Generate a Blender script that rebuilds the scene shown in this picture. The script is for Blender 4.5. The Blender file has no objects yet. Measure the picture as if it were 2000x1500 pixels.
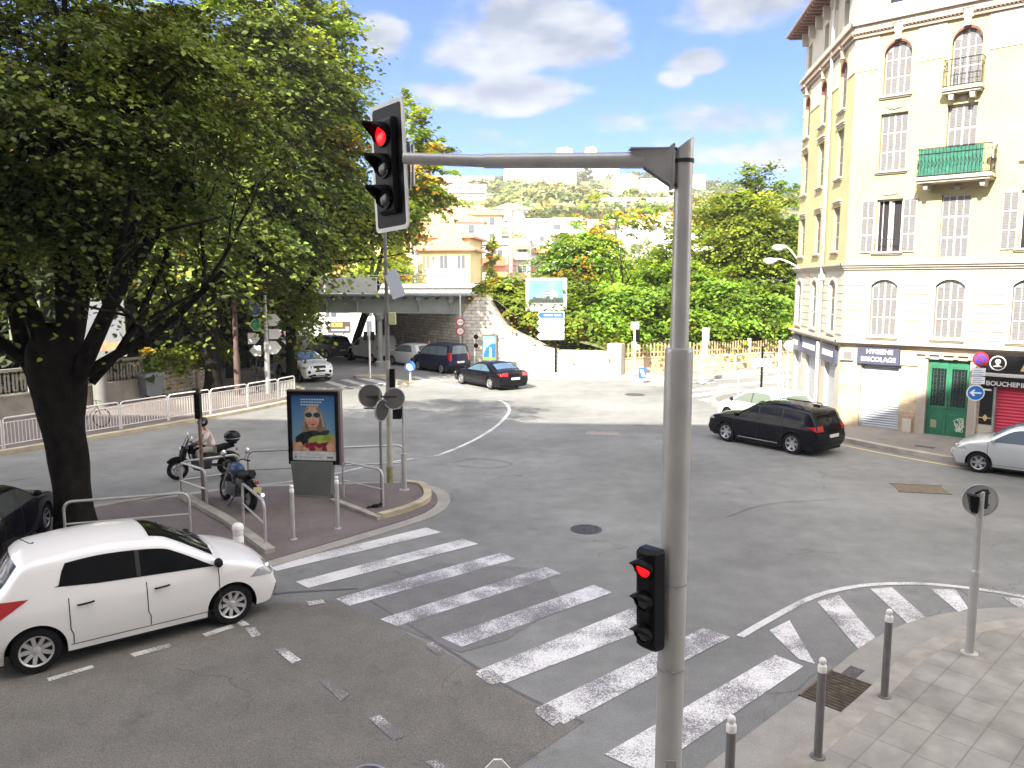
import bpy, math, random
import numpy as np
from mathutils import Vector, Matrix
R = math.radians
PI = math.pi
rnd = random.Random(7)
scn = bpy.context.scene
col = scn.collection

# ---------------------------------------------------------------- camera
FPX, CAMH = 1550.0, 5.5
PITCH = math.atan(197 / FPX)
cam_d = bpy.data.cameras.new('camera')
cam = bpy.data.objects.new('camera', cam_d)
col.objects.link(cam)
cam.location = (0, 0, CAMH)
cam.rotation_euler = (PI / 2 - PITCH, 0, 0)
cam_d.sensor_width = 36
cam_d.lens = 36 * FPX / 2000
cam_d.clip_start = 0.05
cam_d.clip_end = 5000
scn.camera = cam

# ---------------------------------------------------------------- world: sky with clouds
SUN_EL = R(36)
SUN_DIR = Vector((-0.44, -0.90, 0)).normalized()
SUN_ROT = math.atan2(SUN_DIR.x, SUN_DIR.y)
w = bpy.data.worlds.new('World')
scn.world = w
w.use_nodes = True
nt = w.node_tree
nt.nodes.clear()
N = nt.nodes.new
L = nt.links.new
out = N('ShaderNodeOutputWorld')
bg = N('ShaderNodeBackground')
sky = N('ShaderNodeTexSky')
sky.sky_type = 'NISHITA'
sky.sun_disc = False
sky.sun_elevation = SUN_EL
sky.sun_rotation = SUN_ROT
sky.air_density = 1.0
sky.dust_density = 0.6
sky.ozone_density = 2.0
bg.inputs['Strength'].default_value = 0.085
tc = N('ShaderNodeTexCoord')
sep = N('ShaderNodeSeparateXYZ')
L(tc.outputs['Generated'], sep.inputs[0])
def wmath(op, a, b=None, clamp=False):
    n = N('ShaderNodeMath'); n.operation = op; n.use_clamp = clamp
    for i, v in enumerate((a, b)):
        if v is None: continue
        if isinstance(v, (int, float)): n.inputs[i].default_value = v
        else: L(v, n.inputs[i])
    return n.outputs[0]
# azimuth and elevation of the sky direction, used to place the cloud banks
az = wmath('ARCTAN2', sep.outputs[0], sep.outputs[1])
el = wmath('ARCSINE', sep.outputs[2])
cmb = N('ShaderNodeCombineXYZ')
L(wmath('MULTIPLY', az, 1.0), cmb.inputs[0])
L(wmath('MULTIPLY', el, 2.1), cmb.inputs[1])
nz = N('ShaderNodeTexNoise'); nz.inputs['Scale'].default_value = 9.0
nz.inputs['Detail'].default_value = 9; nz.inputs['Roughness'].default_value = 0.55
L(cmb.outputs[0], nz.inputs['Vector'])
nz2 = N('ShaderNodeTexNoise'); nz2.inputs['Scale'].default_value = 3.2
nz2.inputs['Detail'].default_value = 5; nz2.inputs['Roughness'].default_value = 0.5
L(cmb.outputs[0], nz2.inputs['Vector'])
def bank(a0, e0, ra, re, wgt=1.0):
    da = wmath('DIVIDE', wmath('SUBTRACT', az, a0), ra)
    de = wmath('DIVIDE', wmath('SUBTRACT', el, e0), re)
    d = wmath('SQRT', wmath('ADD', wmath('MULTIPLY', da, da), wmath('MULTIPLY', de, de)))
    return wmath('MULTIPLY', wmath('SUBTRACT', 1.0, d, True), wgt)
def azel(px, py):
    u = (px - 1000) / FPX; v = (750 - py) / FPX
    y = math.cos(PITCH) + v * math.sin(PITCH); z = -math.sin(PITCH) + v * math.cos(PITCH)
    return math.atan2(u, y), math.atan2(z, math.hypot(u, y))
banks = []
for px, py, rx, ry, wg in [(1040, 60, 235, 92, 1.15), (960, 110, 200, 70, .8), (1110, 95, 170, 60, .9), (1010, 185, 170, 52, 1.25), (860, 180, 140, 40, .8), (1355, 120, 80, 34, 1.0),
                           (1320, 152, 50, 26, .9), (1430, 235, 190, 60, .8), (1480, 0, 260, 70, .85), (740, 75, 80, 60, .9),
                           (920, 275, 260, 40, .45), (1180, 235, 160, 40, .5), (1500, 300, 260, 60, .75)]:
    a0, e0 = azel(px, py)
    banks.append(bank(a0, e0, rx / FPX, ry / FPX * 1.0, wg))
tot = banks[0]
for b in banks[1:]:
    tot = wmath('MAXIMUM', tot, b)
# away from the seen part of the sky: loose scattered clouds, added as fill light
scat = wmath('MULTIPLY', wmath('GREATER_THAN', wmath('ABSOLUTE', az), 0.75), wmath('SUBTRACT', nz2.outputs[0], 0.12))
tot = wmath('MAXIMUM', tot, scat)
cl = wmath('ADD', wmath('MULTIPLY', tot, 1.1), wmath('MULTIPLY', wmath('SUBTRACT', nz.outputs[0], 0.5), 1.5))
cr = N('ShaderNodeMapRange'); cr.interpolation_type = 'SMOOTHSTEP'
L(cl, cr.inputs[0]); cr.inputs[1].default_value = 0.22; cr.inputs[2].default_value = 0.62
cr.inputs[3].default_value = 0; cr.inputs[4].default_value = 0.92
# cloud body: bright tops, greyer undersides
cmb2 = N('ShaderNodeCombineXYZ'); L(az, cmb2.inputs[0]); L(wmath('MULTIPLY_ADD', el, 2.1), cmb2.inputs[1])
cmb2.inputs[1].links[0].from_node.inputs[2].default_value = .045
nzb = N('ShaderNodeTexNoise'); nzb.inputs['Scale'].default_value = 9.0; nzb.inputs['Detail'].default_value = 9; nzb.inputs['Roughness'].default_value = 0.55
L(cmb2.outputs[0], nzb.inputs['Vector'])
sh = N('ShaderNodeMapRange'); L(wmath('ADD', wmath('SUBTRACT', nz.outputs[0], nzb.outputs[0]), wmath('MULTIPLY', nz2.outputs[0], .35)), sh.inputs[0]); sh.inputs[1].default_value = .02; sh.inputs[2].default_value = .34
cc = N('ShaderNodeMixRGB'); L(sh.outputs[0], cc.inputs[0])
cc.inputs[1].default_value = (.84, 1.02, 1.2, 1); cc.inputs[2].default_value = (1.85, 1.95, 1.97, 1)
# unseen clouds behind the viewpoint, made far brighter to fill the shade
cloud_fill = N('ShaderNodeMixRGB'); L(wmath('GREATER_THAN', wmath('ABSOLUTE', az), 0.8), cloud_fill.inputs[0]); L(cc.outputs[0], cloud_fill.inputs[1]); cloud_fill.inputs[2].default_value = (15, 13.6, 12.2, 1)
hz = N('ShaderNodeMapRange'); L(el, hz.inputs[0]); hz.inputs[1].default_value = 0.0; hz.inputs[2].default_value = 0.22
hz.inputs[3].default_value = 0.45; hz.inputs[4].default_value = 0.0
tf0 = N('ShaderNodeMapRange'); L(wmath('ABSOLUTE', az), tf0.inputs[0]); tf0.inputs[1].default_value = 0.8; tf0.inputs[2].default_value = 1.9
tcol = N('ShaderNodeMixRGB'); L(tf0.outputs[0], tcol.inputs[0]); tcol.inputs[1].default_value = (0.085, 0.26, 0.64, 1); tcol.inputs[2].default_value = (0.75, 0.82, 0.95, 1)
tint = N('ShaderNodeMixRGB'); tint.blend_type = 'MULTIPLY'; tint.inputs[0].default_value = 1
L(sky.outputs[0], tint.inputs[1]); L(tcol.outputs[0], tint.inputs[2])
mx = N('ShaderNodeMixRGB'); L(cr.outputs[0], mx.inputs[0]); L(tint.outputs[0], mx.inputs[1]); L(cloud_fill.outputs[0], mx.inputs[2])
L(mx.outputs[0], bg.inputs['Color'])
L(bg.outputs[0], out.inputs['Surface'])

# ---------------------------------------------------------------- sun
sd = bpy.data.lights.new('sun', 'SUN')
sun = bpy.data.objects.new('sun', sd)
col.objects.link(sun)
sd.energy = 3.4
sd.angle = R(0.5)
sd.color = (1.0, 0.93, 0.80)
sun_vec = Vector((SUN_DIR.x * math.cos(SUN_EL), SUN_DIR.y * math.cos(SUN_EL), math.sin(SUN_EL)))
sun.rotation_euler = sun_vec.to_track_quat('Z', 'Y').to_euler()
sun.location = (-20, -30, 40)

scn.view_settings.view_transform = 'Standard'
scn.view_settings.look = 'None'
scn.view_settings.exposure = 2.3
scn.view_settings.gamma = 1.0
scn.view_settings.use_curve_mapping = False

# ---------------------------------------------------------------- measuring helpers
cP, sP = math.cos(PITCH), math.sin(PITCH)
def ray(px, py):
    u = (px - 1000) / FPX; v = (750 - py) / FPX
    return (u, cP + v * sP, -sP + v * cP)
def G(px, py, z=0.0):
    r = ray(px, py); t = (z - CAMH) / r[2]
    return (r[0] * t, r[1] * t)
def D(px, py, Y):
    r = ray(px, py); t = Y / r[1]
    return Vector((r[0] * t, Y, CAMH + r[2] * t))

# ---------------------------------------------------------------- materials
MATS = {}
def mat(name, c, rough=0.7, metal=0.0, var=0.0, scale=4.0, bump=0.0, bscale=None, spec=0.5, emit=0.0, coat=0.0, detail=5, c2=None, stain=0.0):
    if name in MATS: return MATS[name]
    m = bpy.data.materials.new(name); m.use_nodes = True
    nt = m.node_tree; b = nt.nodes['Principled BSDF']
    b.inputs['Base Color'].default_value = (*c, 1)
    b.inputs['Roughness'].default_value = rough
    b.inputs['Metallic'].default_value = metal
    b.inputs['Specular IOR Level'].default_value = spec
    if coat: b.inputs['Coat Weight'].default_value = coat; b.inputs['Coat Roughness'].default_value = 0.04
    if emit:
        b.inputs['Emission Color'].default_value = (*c, 1); b.inputs['Emission Strength'].default_value = emit
    if var or bump or c2 or stain:
        t = nt.nodes.new('ShaderNodeTexCoord')
        n = nt.nodes.new('ShaderNodeTexNoise'); n.inputs['Scale'].default_value = scale; n.inputs['Detail'].default_value = detail
        nt.links.new(t.outputs['Object'], n.inputs['Vector'])
        if var or c2:
            mp = nt.nodes.new('ShaderNodeMapRange'); nt.links.new(n.outputs[0], mp.inputs[0])
            mp.inputs[1].default_value = 0.3; mp.inputs[2].default_value = 0.7
            x = nt.nodes.new('ShaderNodeMixRGB'); nt.links.new(mp.outputs[0], x.inputs[0])
            lo = [v * (1 - var) for v in c]; hi = c2 if c2 else [min(1, v * (1 + var)) for v in c]
            x.inputs[1].default_value = (*lo, 1); x.inputs[2].default_value = (*hi, 1)
            last = x.outputs[0]
            if stain:
                n3 = nt.nodes.new('ShaderNodeTexNoise'); n3.inputs['Scale'].default_value = scale * .3; n3.inputs['Detail'].default_value = 8; n3.inputs['Roughness'].default_value = .65
                nt.links.new(t.outputs['Object'], n3.inputs['Vector'])
                m3 = nt.nodes.new('ShaderNodeMapRange'); nt.links.new(n3.outputs[0], m3.inputs[0]); m3.inputs[1].default_value = .5; m3.inputs[2].default_value = .72
                m3.inputs[3].default_value = 0; m3.inputs[4].default_value = stain
                x3 = nt.nodes.new('ShaderNodeMixRGB'); nt.links.new(m3.outputs[0], x3.inputs[0]); nt.links.new(last, x3.inputs[1])
                x3.inputs[2].default_value = (c[0] * .45, c[1] * .4, c[2] * .34, 1); last = x3.outputs[0]
            nt.links.new(last, b.inputs['Base Color'])
        if bump:
            n2 = nt.nodes.new('ShaderNodeTexNoise'); n2.inputs['Scale'].default_value = bscale or scale * 6; n2.inputs['Detail'].default_value = 6
            nt.links.new(t.outputs['Object'], n2.inputs['Vector'])
            bp = nt.nodes.new('ShaderNodeBump'); bp.inputs['Strength'].default_value = bump; bp.inputs['Distance'].default_value = 0.02
            nt.links.new(n2.outputs[0], bp.inputs['Height']); nt.links.new(bp.outputs[0], b.inputs['Normal'])
    MATS[name] = m
    return m

def asphalt(name, base, speck=0.35, warm=(1.05, 1.0, .95), big=.25, cracks=True):
    m = bpy.data.materials.new(name); m.use_nodes = True
    nt = m.node_tree; b = nt.nodes['Principled BSDF']; n = nt.nodes.new; l = nt.links.new
    b.inputs['Roughness'].default_value = 0.78; b.inputs['Specular IOR Level'].default_value = 0.35
    t = n('ShaderNodeTexCoord')
    def noise(s, d=5, r=.55):
        q = n('ShaderNodeTexNoise'); q.inputs['Scale'].default_value = s; q.inputs['Detail'].default_value = d; q.inputs['Roughness'].default_value = r
        l(t.outputs['Object'], q.inputs['Vector']); return q.outputs[0]
    def rng(v, a, bb, c, d):
        q = n('ShaderNodeMapRange'); l(v, q.inputs[0])
        for i, k in enumerate((a, bb, c, d)): q.inputs[i + 1].default_value = k
        return q.outputs[0]
    def mul(c1, f):
        q = n('ShaderNodeMixRGB'); q.blend_type = 'MULTIPLY'; q.inputs[0].default_value = 1
        if isinstance(c1, tuple): q.inputs[1].default_value = (*c1, 1)
        else: l(c1, q.inputs[1])
        l(f, q.inputs[2]); return q.outputs[0]
    c = mul(base, rng(noise(.16, 6, .6), .35, .65, 1 - big, 1 + big))
    c = mul(c, rng(noise(1.7, 6, .7), .3, .7, .86, 1.14))
    c = mul(c, rng(noise(55, 3, .7), .3, .7, 1 - speck, 1 + speck))
    # pinkish aggregate stones
    v = n('ShaderNodeTexVoronoi'); v.inputs['Scale'].default_value = 42; l(t.outputs['Object'], v.inputs['Vector'])
    q = n('ShaderNodeMixRGB'); q.blend_type = 'MULTIPLY'; l(rng(v.outputs['Distance'], 0.0, .34, .55, 0), q.inputs[0]); l(c, q.inputs[1])
    q.inputs[2].default_value = (1.6 * warm[0], 1.45 * warm[1], 1.42 * warm[2], 1); c = q.outputs[0]
    # dark oil and tar spots
    q = n('ShaderNodeMixRGB'); q.blend_type = 'MULTIPLY'; l(rng(noise(.9, 7, .62), .62, .74, 0, .6), q.inputs[0]); l(c, q.inputs[1]); q.inputs[2].default_value = (.45, .45, .47, 1); c = q.outputs[0]
    if cracks:
        v2 = n('ShaderNodeTexVoronoi'); v2.feature = 'DISTANCE_TO_EDGE'; v2.inputs['Scale'].default_value = .22
        wv = n('ShaderNodeTexNoise'); wv.inputs['Scale'].default_value = 1.3; wv.inputs['Detail'].default_value = 6; l(t.outputs['Object'], wv.inputs['Vector'])
        ad = n('ShaderNodeVectorMath'); ad.operation = 'MULTIPLY_ADD'; l(wv.outputs['Color'], ad.inputs[0]); ad.inputs[1].default_value = (1.1, 1.1, 0); l(t.outputs['Object'], ad.inputs[2])
        l(ad.outputs[0], v2.inputs['Vector'])
        k = n('ShaderNodeMath'); k.operation = 'MULTIPLY'
        l(rng(v2.outputs['Distance'], .0, .0035, .55, 0), k.inputs[0]); l(rng(noise(.35, 2), .5, .6, 0, 1), k.inputs[1])
        q = n('ShaderNodeMixRGB'); q.blend_type = 'MULTIPLY'; l(k.outputs[0], q.inputs[0]); l(c, q.inputs[1]); q.inputs[2].default_value = (.3, .3, .3, 1); c = q.outputs[0]
    l(c, b.inputs['Base Color'])
    bp = n('ShaderNodeBump'); bp.inputs['Strength'].default_value = .5; bp.inputs['Distance'].default_value = .01
    l(noise(70, 4), bp.inputs['Height']); l(bp.outputs[0], b.inputs['Normal'])
    return m

def paint(name, c=(.74, .74, .72), wear=.5, under=(.16, .155, .16)):
    m = bpy.data.materials.new(name); m.use_nodes = True
    nt = m.node_tree; b = nt.nodes['Principled BSDF']; n = nt.nodes.new; l = nt.links.new
    b.inputs['Roughness'].default_value = .65
    t = n('ShaderNodeTexCoord')
    def noise(s, d, r):
        q = n('ShaderNodeTexNoise'); q.inputs['Scale'].default_value = s; q.inputs['Detail'].default_value = d; q.inputs['Roughness'].default_value = r
        l(t.outputs['Object'], q.inputs['Vector']); return q.outputs[0]
    a = n('ShaderNodeMath'); a.operation = 'MULTIPLY_ADD'; l(noise(48, 6, .85), a.inputs[0]); a.inputs[1].default_value = 1.5
    a2 = n('ShaderNodeMath'); a2.operation = 'MULTIPLY_ADD'; l(noise(1.1, 5, .6), a2.inputs[0]); a2.inputs[1].default_value = .8; a2.inputs[2].default_value = .1
    l(a2.outputs[0], a.inputs[2])
    q = n('ShaderNodeMapRange'); l(a.outputs[0], q.inputs[0]); q.inputs[1].default_value = 1.56 - .46 * wear; q.inputs[2].default_value = 1.66 - .46 * wear
    q.inputs[3].default_value = 1; q.inputs[4].default_value = 0
    x = n('ShaderNodeMixRGB'); l(q.outputs[0], x.inputs[0]); x.inputs[1].default_value = (*under, 1); x.inputs[2].default_value = (*c, 1)
    l(x.outputs[0], b.inputs['Base Color'])
    return m

def stone(name, c, mortar, bw=.6, bh=.25, mort=.02, var=.25, rough=.85, bump=.5, vertical=True, offset=.5):
    m = bpy.data.materials.new(name); m.use_nodes = True
    nt = m.node_tree; b = nt.nodes['Principled BSDF']; n = nt.nodes.new; l = nt.links.new
    b.inputs['Roughness'].default_value = rough
    t = n('ShaderNodeTexCoord')
    if vertical:
        s = n('ShaderNodeSeparateXYZ'); l(t.outputs['Object'], s.inputs[0]); cmb = n('ShaderNodeCombineXYZ')
        ad = n('ShaderNodeMath'); l(s.outputs[0], ad.inputs[0]); l(s.outputs[1], ad.inputs[1])
        l(ad.outputs[0], cmb.inputs[0]); l(s.outputs[2], cmb.inputs[1]); vec = cmb.outputs[0]
    else: vec = t.outputs['Object']
    br = n('ShaderNodeTexBrick'); l(vec, br.inputs['Vector'])
    br.inputs['Scale'].default_value = 1; br.inputs['Brick Width'].default_value = bw; br.inputs['Row Height'].default_value = bh
    br.inputs['Mortar Size'].default_value = mort; br.offset = offset; br.inputs['Mortar Smooth'].default_value = .3
    br.inputs['Color1'].default_value = (*[v * (1 - var) for v in c], 1); br.inputs['Color2'].default_value = (*[min(1, v * (1 + var)) for v in c], 1)
    br.inputs['Mortar'].default_value = (*mortar, 1); br.inputs['Bias'].default_value = 0
    q = n('ShaderNodeTexNoise'); q.inputs['Scale'].default_value = 2.5; q.inputs['Detail'].default_value = 8; l(t.outputs['Object'], q.inputs['Vector'])
    r = n('ShaderNodeMapRange'); l(q.outputs[0], r.inputs[0]); r.inputs[1].default_value = .3; r.inputs[2].default_value = .7; r.inputs[3].default_value = .75; r.inputs[4].default_value = 1.2
    x = n('ShaderNodeMixRGB'); x.blend_type = 'MULTIPLY'; x.inputs[0].default_value = 1; l(br.outputs['Color'], x.inputs[1]); l(r.outputs[0], x.inputs[2])
    # dark spots and streaks of dirt
    vo = n('ShaderNodeTexVoronoi'); vo.inputs['Scale'].default_value = 1.7 if not vertical else .9; l(t.outputs['Object'], vo.inputs['Vector'])
    vr = n('ShaderNodeMapRange'); l(vo.outputs['Distance'], vr.inputs[0]); vr.inputs[1].default_value = .03; vr.inputs[2].default_value = .06; vr.inputs[3].default_value = .6; vr.inputs[4].default_value = 0
    q5 = n('ShaderNodeTexNoise'); q5.inputs['Scale'].default_value = .7; q5.inputs['Detail'].default_value = 9; q5.inputs['Roughness'].default_value = .7; l(t.outputs['Object'], q5.inputs['Vector'])
    r5 = n('ShaderNodeMapRange'); l(q5.outputs[0], r5.inputs[0]); r5.inputs[1].default_value = .5; r5.inputs[2].default_value = .75; r5.inputs[3].default_value = 0; r5.inputs[4].default_value = .45
    mxx = n('ShaderNodeMath'); mxx.operation = 'MAXIMUM'; l(vr.outputs[0], mxx.inputs[0]); l(r5.outputs[0], mxx.inputs[1])
    y = n('ShaderNodeMixRGB'); l(mxx.outputs[0], y.inputs[0]); l(x.outputs[0], y.inputs[1]); y.inputs[2].default_value = (c[0] * .4, c[1] * .38, c[2] * .34, 1)
    l(y.outputs[0], b.inputs['Base Color'])
    bp = n('ShaderNodeBump'); bp.inputs['Strength'].default_value = bump; bp.inputs['Distance'].default_value = .02; bp.invert = True
    l(br.outputs['Fac'], bp.inputs['Height']); l(bp.outputs[0], b.inputs['Normal'])
    MATS[name] = m
    return m

def leafmat(name, c, trans=.45):
    m = bpy.data.materials.new(name); m.use_nodes = True
    nt = m.node_tree; b = nt.nodes['Principled BSDF']; n = nt.nodes.new; l = nt.links.new
    a = n('ShaderNodeAttribute'); a.attribute_name = 'tint'
    x = n('ShaderNodeMixRGB'); x.blend_type = 'MULTIPLY'; x.inputs[0].default_value = 1; x.inputs[1].default_value = (*c, 1); l(a.outputs['Color'], x.inputs[2])
    l(x.outputs[0], b.inputs['Base Color']); b.inputs['Roughness'].default_value = .55; b.inputs['Specular IOR Level'].default_value = .3
    tr = n('ShaderNodeBsdfTranslucent'); g = n('ShaderNodeMixRGB'); g.blend_type = 'MULTIPLY'; g.inputs[0].default_value = 1
    l(x.outputs[0], g.inputs[1]); g.inputs[2].default_value = (1.5, 1.35, .6, 1); l(g.outputs[0], tr.inputs['Color'])
    ms = n('ShaderNodeMixShader'); ms.inputs[0].default_value = trans
    l(b.outputs[0], ms.inputs[1]); l(tr.outputs[0], ms.inputs[2]); l(ms.outputs[0], nt.nodes['Material Output'].inputs['Surface'])
    return m

# ---------------------------------------------------------------- mesh builder
def V(*a): return Vector(a)
class MB:
    def __init__(s, xf=None):
        s.v = []; s.f = []; s.m = []; s.mi = 0; s.xf = xf
    def add(s, vs, fs):
        o = len(s.v)
        if s.xf is not None: vs = [s.xf @ Vector(p) for p in vs]
        s.v += [tuple(p) for p in vs]
        s.f += [tuple(i + o for i in f) for f in fs]
        s.m += [s.mi] * len(fs)
        return s
    def box(s, x0, x1, y0, y1, z0, z1, rz=0, c=None):
        vs = [Vector((x, y, z)) for z in (z0, z1) for x, y in ((x0, y0), (x1, y0), (x1, y1), (x0, y1))]
        if rz:
            c = Vector((c[0], c[1], 0)) if c else Vector(((x0 + x1) / 2, (y0 + y1) / 2, 0)); M = Matrix.Rotation(rz, 3, 'Z')
            vs = [M @ (p - c) + c for p in vs]
        return s.add(vs, [(0, 3, 2, 1), (4, 5, 6, 7), (0, 1, 5, 4), (1, 2, 6, 5), (2, 3, 7, 6), (3, 0, 4, 7)])
    def cbox(s, x, y, z, sx, sy, sz, rz=0): return s.box(x - sx / 2, x + sx / 2, y - sy / 2, y + sy / 2, z - sz / 2, z + sz / 2, rz)
    def bar(s, p0, p1, w, h, up=(0, 0, 1)):
        p0, p1 = Vector(p0), Vector(p1); d = (p1 - p0).normalized(); u = Vector(up)
        a = d.cross(u); a = a.normalized() if a.length > 1e-4 else Vector((1, 0, 0)); b = a.cross(d)
        vs = [p + a * i * w / 2 + b * j * h / 2 for p in (p0, p1) for i, j in ((-1, -1), (1, -1), (1, 1), (-1, 1))]
        return s.add(vs, [(0, 1, 2, 3), (7, 6, 5, 4), (0, 4, 5, 1), (1, 5, 6, 2), (2, 6, 7, 3), (3, 7, 4, 0)])
    def cyl(s, p0, p1, r0, r1=None, n=12, caps=True):
        return s.tube([p0, p1], [r0, r0 if r1 is None else r1], n, caps)
    def tube(s, pts, r, n=8, caps=True):
        pts = [Vector(p) for p in pts]
        if not isinstance(r, (list, tuple)): r = [r] * len(pts)
        vs = []; ref = None
        for i, p in enumerate(pts):
            d = (pts[min(i + 1, len(pts) - 1)] - pts[max(i - 1, 0)]).normalized()
            if ref is None:
                ref = d.cross(Vector((0, 0, 1)))
                if ref.length < .01: ref = Vector((1, 0, 0))
            a = (ref - d * ref.dot(d))
            a = a.normalized() if a.length > 1e-6 else d.orthogonal().normalized()
            ref = a; b = d.cross(a)
            for k in range(n):
                t = 2 * PI * k / n; vs.append(p + (a * math.cos(t) + b * math.sin(t)) * r[i])
        fs = [(i * n + k, i * n + (k + 1) % n, (i + 1) * n + (k + 1) % n, (i + 1) * n + k) for i in range(len(pts) - 1) for k in range(n)]
        if caps: fs += [tuple(range(n))[::-1], tuple((len(pts) - 1) * n + k for k in range(n))]
        return s.add(vs, fs)
    def lathe(s, prof, o=(0, 0, 0), n=20, axis='Z', cap=True):
        o = Vector(o); vs = []
        for r, z in prof:
            for k in range(n):
                t = 2 * PI * k / n; c_, s_ = r * math.cos(t), r * math.sin(t)
                vs.append(o + (Vector((c_, s_, z)) if axis == 'Z' else Vector((c_, z, s_)) if axis == 'Y' else Vector((z, c_, s_))))
        m = len(prof)
        fs = [(i * n + k, i * n + (k + 1) % n, (i + 1) * n + (k + 1) % n, (i + 1) * n + k) for i in range(m - 1) for k in range(n)]
        if cap: fs += [tuple(range(n))[::-1], tuple((m - 1) * n + k for k in range(n))]
        return s.add(vs, fs)
    def prism(s, poly, z0, z1, bottom=True):
        n = len(poly); vs = [(x, y, z0) for x, y in poly] + [(x, y, z1) for x, y in poly]
        fs = [(i, (i + 1) % n, n + (i + 1) % n, n + i) for i in range(n)] + [tuple(range(n, 2 * n))]
        if bottom: fs.append(tuple(range(n))[::-1])
        return s.add(vs, fs)
    def sheet(s, poly, z): return s.add([(x, y, z) for x, y in poly], [tuple(range(len(poly)))])
    def xprism(s, poly, y0, y1):          # polygon in (x,z) extruded along y
        n = len(poly); vs = [(x, y0, z) for x, z in poly] + [(x, y1, z) for x, z in poly]
        return s.add(vs, [(i, (i + 1) % n, n + (i + 1) % n, n + i) for i in range(n)] + [tuple(range(n))[::-1], tuple(range(n, 2 * n))])
    def sphere(s, c, r, n=14, m=9, sc=(1, 1, 1)):
        c = Vector(c); vs = []; 
        for i in range(m + 1):
            a = PI * i / m
            for k in range(n):
                t = 2 * PI * k / n
                vs.append(c + Vector((r * math.sin(a) * math.cos(t) * sc[0], r * math.sin(a) * math.sin(t) * sc[1], r * math.cos(a) * sc[2])))
        return s.add(vs, [(i * n + k, (i + 1) * n + k, (i + 1) * n + (k + 1) % n, i * n + (k + 1) % n) for i in range(m) for k in range(n)])
    def ribbon(s, pts, wdt, z):           # flat painted line following pts (x,y)
        pts = [Vector((p[0], p[1])) for p in pts]; vs = []
        for i, p in enumerate(pts):
            d = (pts[min(i + 1, len(pts) - 1)] - pts[max(i - 1, 0)]).normalized(); nrm = Vector((-d.y, d.x)) * wdt / 2
            vs += [(p.x + nrm.x, p.y + nrm.y, z), (p.x - nrm.x, p.y - nrm.y, z)]
        return s.add(vs, [(2 * i, 2 * i + 1, 2 * i + 3, 2 * i + 2) for i in range(len(pts) - 1)])
    def build(s, name, mats, parent=None, smooth=None, bevel=0, sub=0, solid=0):
        me = bpy.data.meshes.new(name); me.from_pydata(s.v, [], s.f); 
        if not isinstance(mats, (list, tuple)): mats = [mats]
        for m in mats: me.materials.append(m)
        if len(mats) > 1: me.polygons.foreach_set('material_index', s.m)
        me.validate(); me.update()
        if smooth is not None:
            me.polygons.foreach_set('use_smooth', [True] * len(me.polygons))
            if smooth < 180: me.set_sharp_from_angle(angle=R(smooth))
        o = bpy.data.objects.new(name, me); col.objects.link(o)
        if parent is not None: o.parent = parent
        if solid:
            q = o.modifiers.new('solid', 'SOLIDIFY'); q.thickness = solid; q.offset = -1
        if bevel:
            q = o.modifiers.new('bevel', 'BEVEL'); q.width = bevel; q.segments = 2; q.limit_method = 'ANGLE'; q.angle_limit = R(40)
        if sub:
            q = o.modifiers.new('sub', 'SUBSURF'); q.levels = sub; q.render_levels = sub
        return o
def thing(name, label, cat, loc=(0, 0, 0), rz=0, group=None):
    o = bpy.data.objects.new(name, None); col.objects.link(o); o.empty_display_size = .3
    o.location = loc; o.rotation_euler = (0, 0, rz); return tag(o, label, cat, group)
def tag(o, label, cat, group=None):
    o['label'] = label; o['category'] = cat
    if group: o['group'] = group
    return o
def struct(o): o['kind'] = 'structure'; return o
def dup(root, loc, rz=None, label=None, group=None):
    kids = {}
    for ob in list(col.objects): kids.setdefault(ob.parent, []).append(ob)
    def cp(o, par):
        c = o.copy(); col.objects.link(c)
        if par is not None: c.parent = par
        for k in kids.get(o, []): cp(k, c)
        return c
    r = cp(root, None); r.location = loc
    if rz is not None: r.rotation_euler = (0, 0, rz)
    if label: r['label'] = label
    if group: r['group'] = group
    return r
def catmull(P, n=6):
    P = [Vector(p) for p in P]; o = []
    for i in range(len(P) - 1):
        a, b, c, d = P[max(i - 1, 0)], P[i], P[i + 1], P[min(i + 2, len(P) - 1)]
        for k in range(n):
            t = k / n; o.append(.5 * (2 * b + (c - a) * t + (2 * a - 5 * b + 4 * c - d) * t * t + (3 * b - a - 3 * c + d) * t ** 3))
    o.append(P[-1]); return o
def text(name, s, size, m, parent, M, depth=.006, align='CENTER', shear=0, sx=1.0, off=0.0):
    cu = bpy.data.curves.new(name, 'FONT'); cu.body = s; cu.size = size; cu.extrude = depth; cu.align_x = align; cu.align_y = 'CENTER'; cu.shear = shear; cu.offset = off
    ob = bpy.data.objects.new(name, cu); col.objects.link(ob)
    dg = bpy.context.evaluated_depsgraph_get(); me = bpy.data.meshes.new_from_object(ob.evaluated_get(dg))
    bpy.data.objects.remove(ob); bpy.data.curves.remove(cu)
    me.transform(M @ Matrix.Diagonal((sx, 1, 1, 1))); me.materials.clear(); me.materials.append(m)
    o = bpy.data.objects.new(name, me); col.objects.link(o); o.parent = parent; return o
# text frame: stands in a plane with local x to the right, z up, facing -y
def TF(x, y, z): return Matrix.Translation((x, y, z)) @ Matrix.Rotation(PI / 2, 4, 'X')

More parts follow.
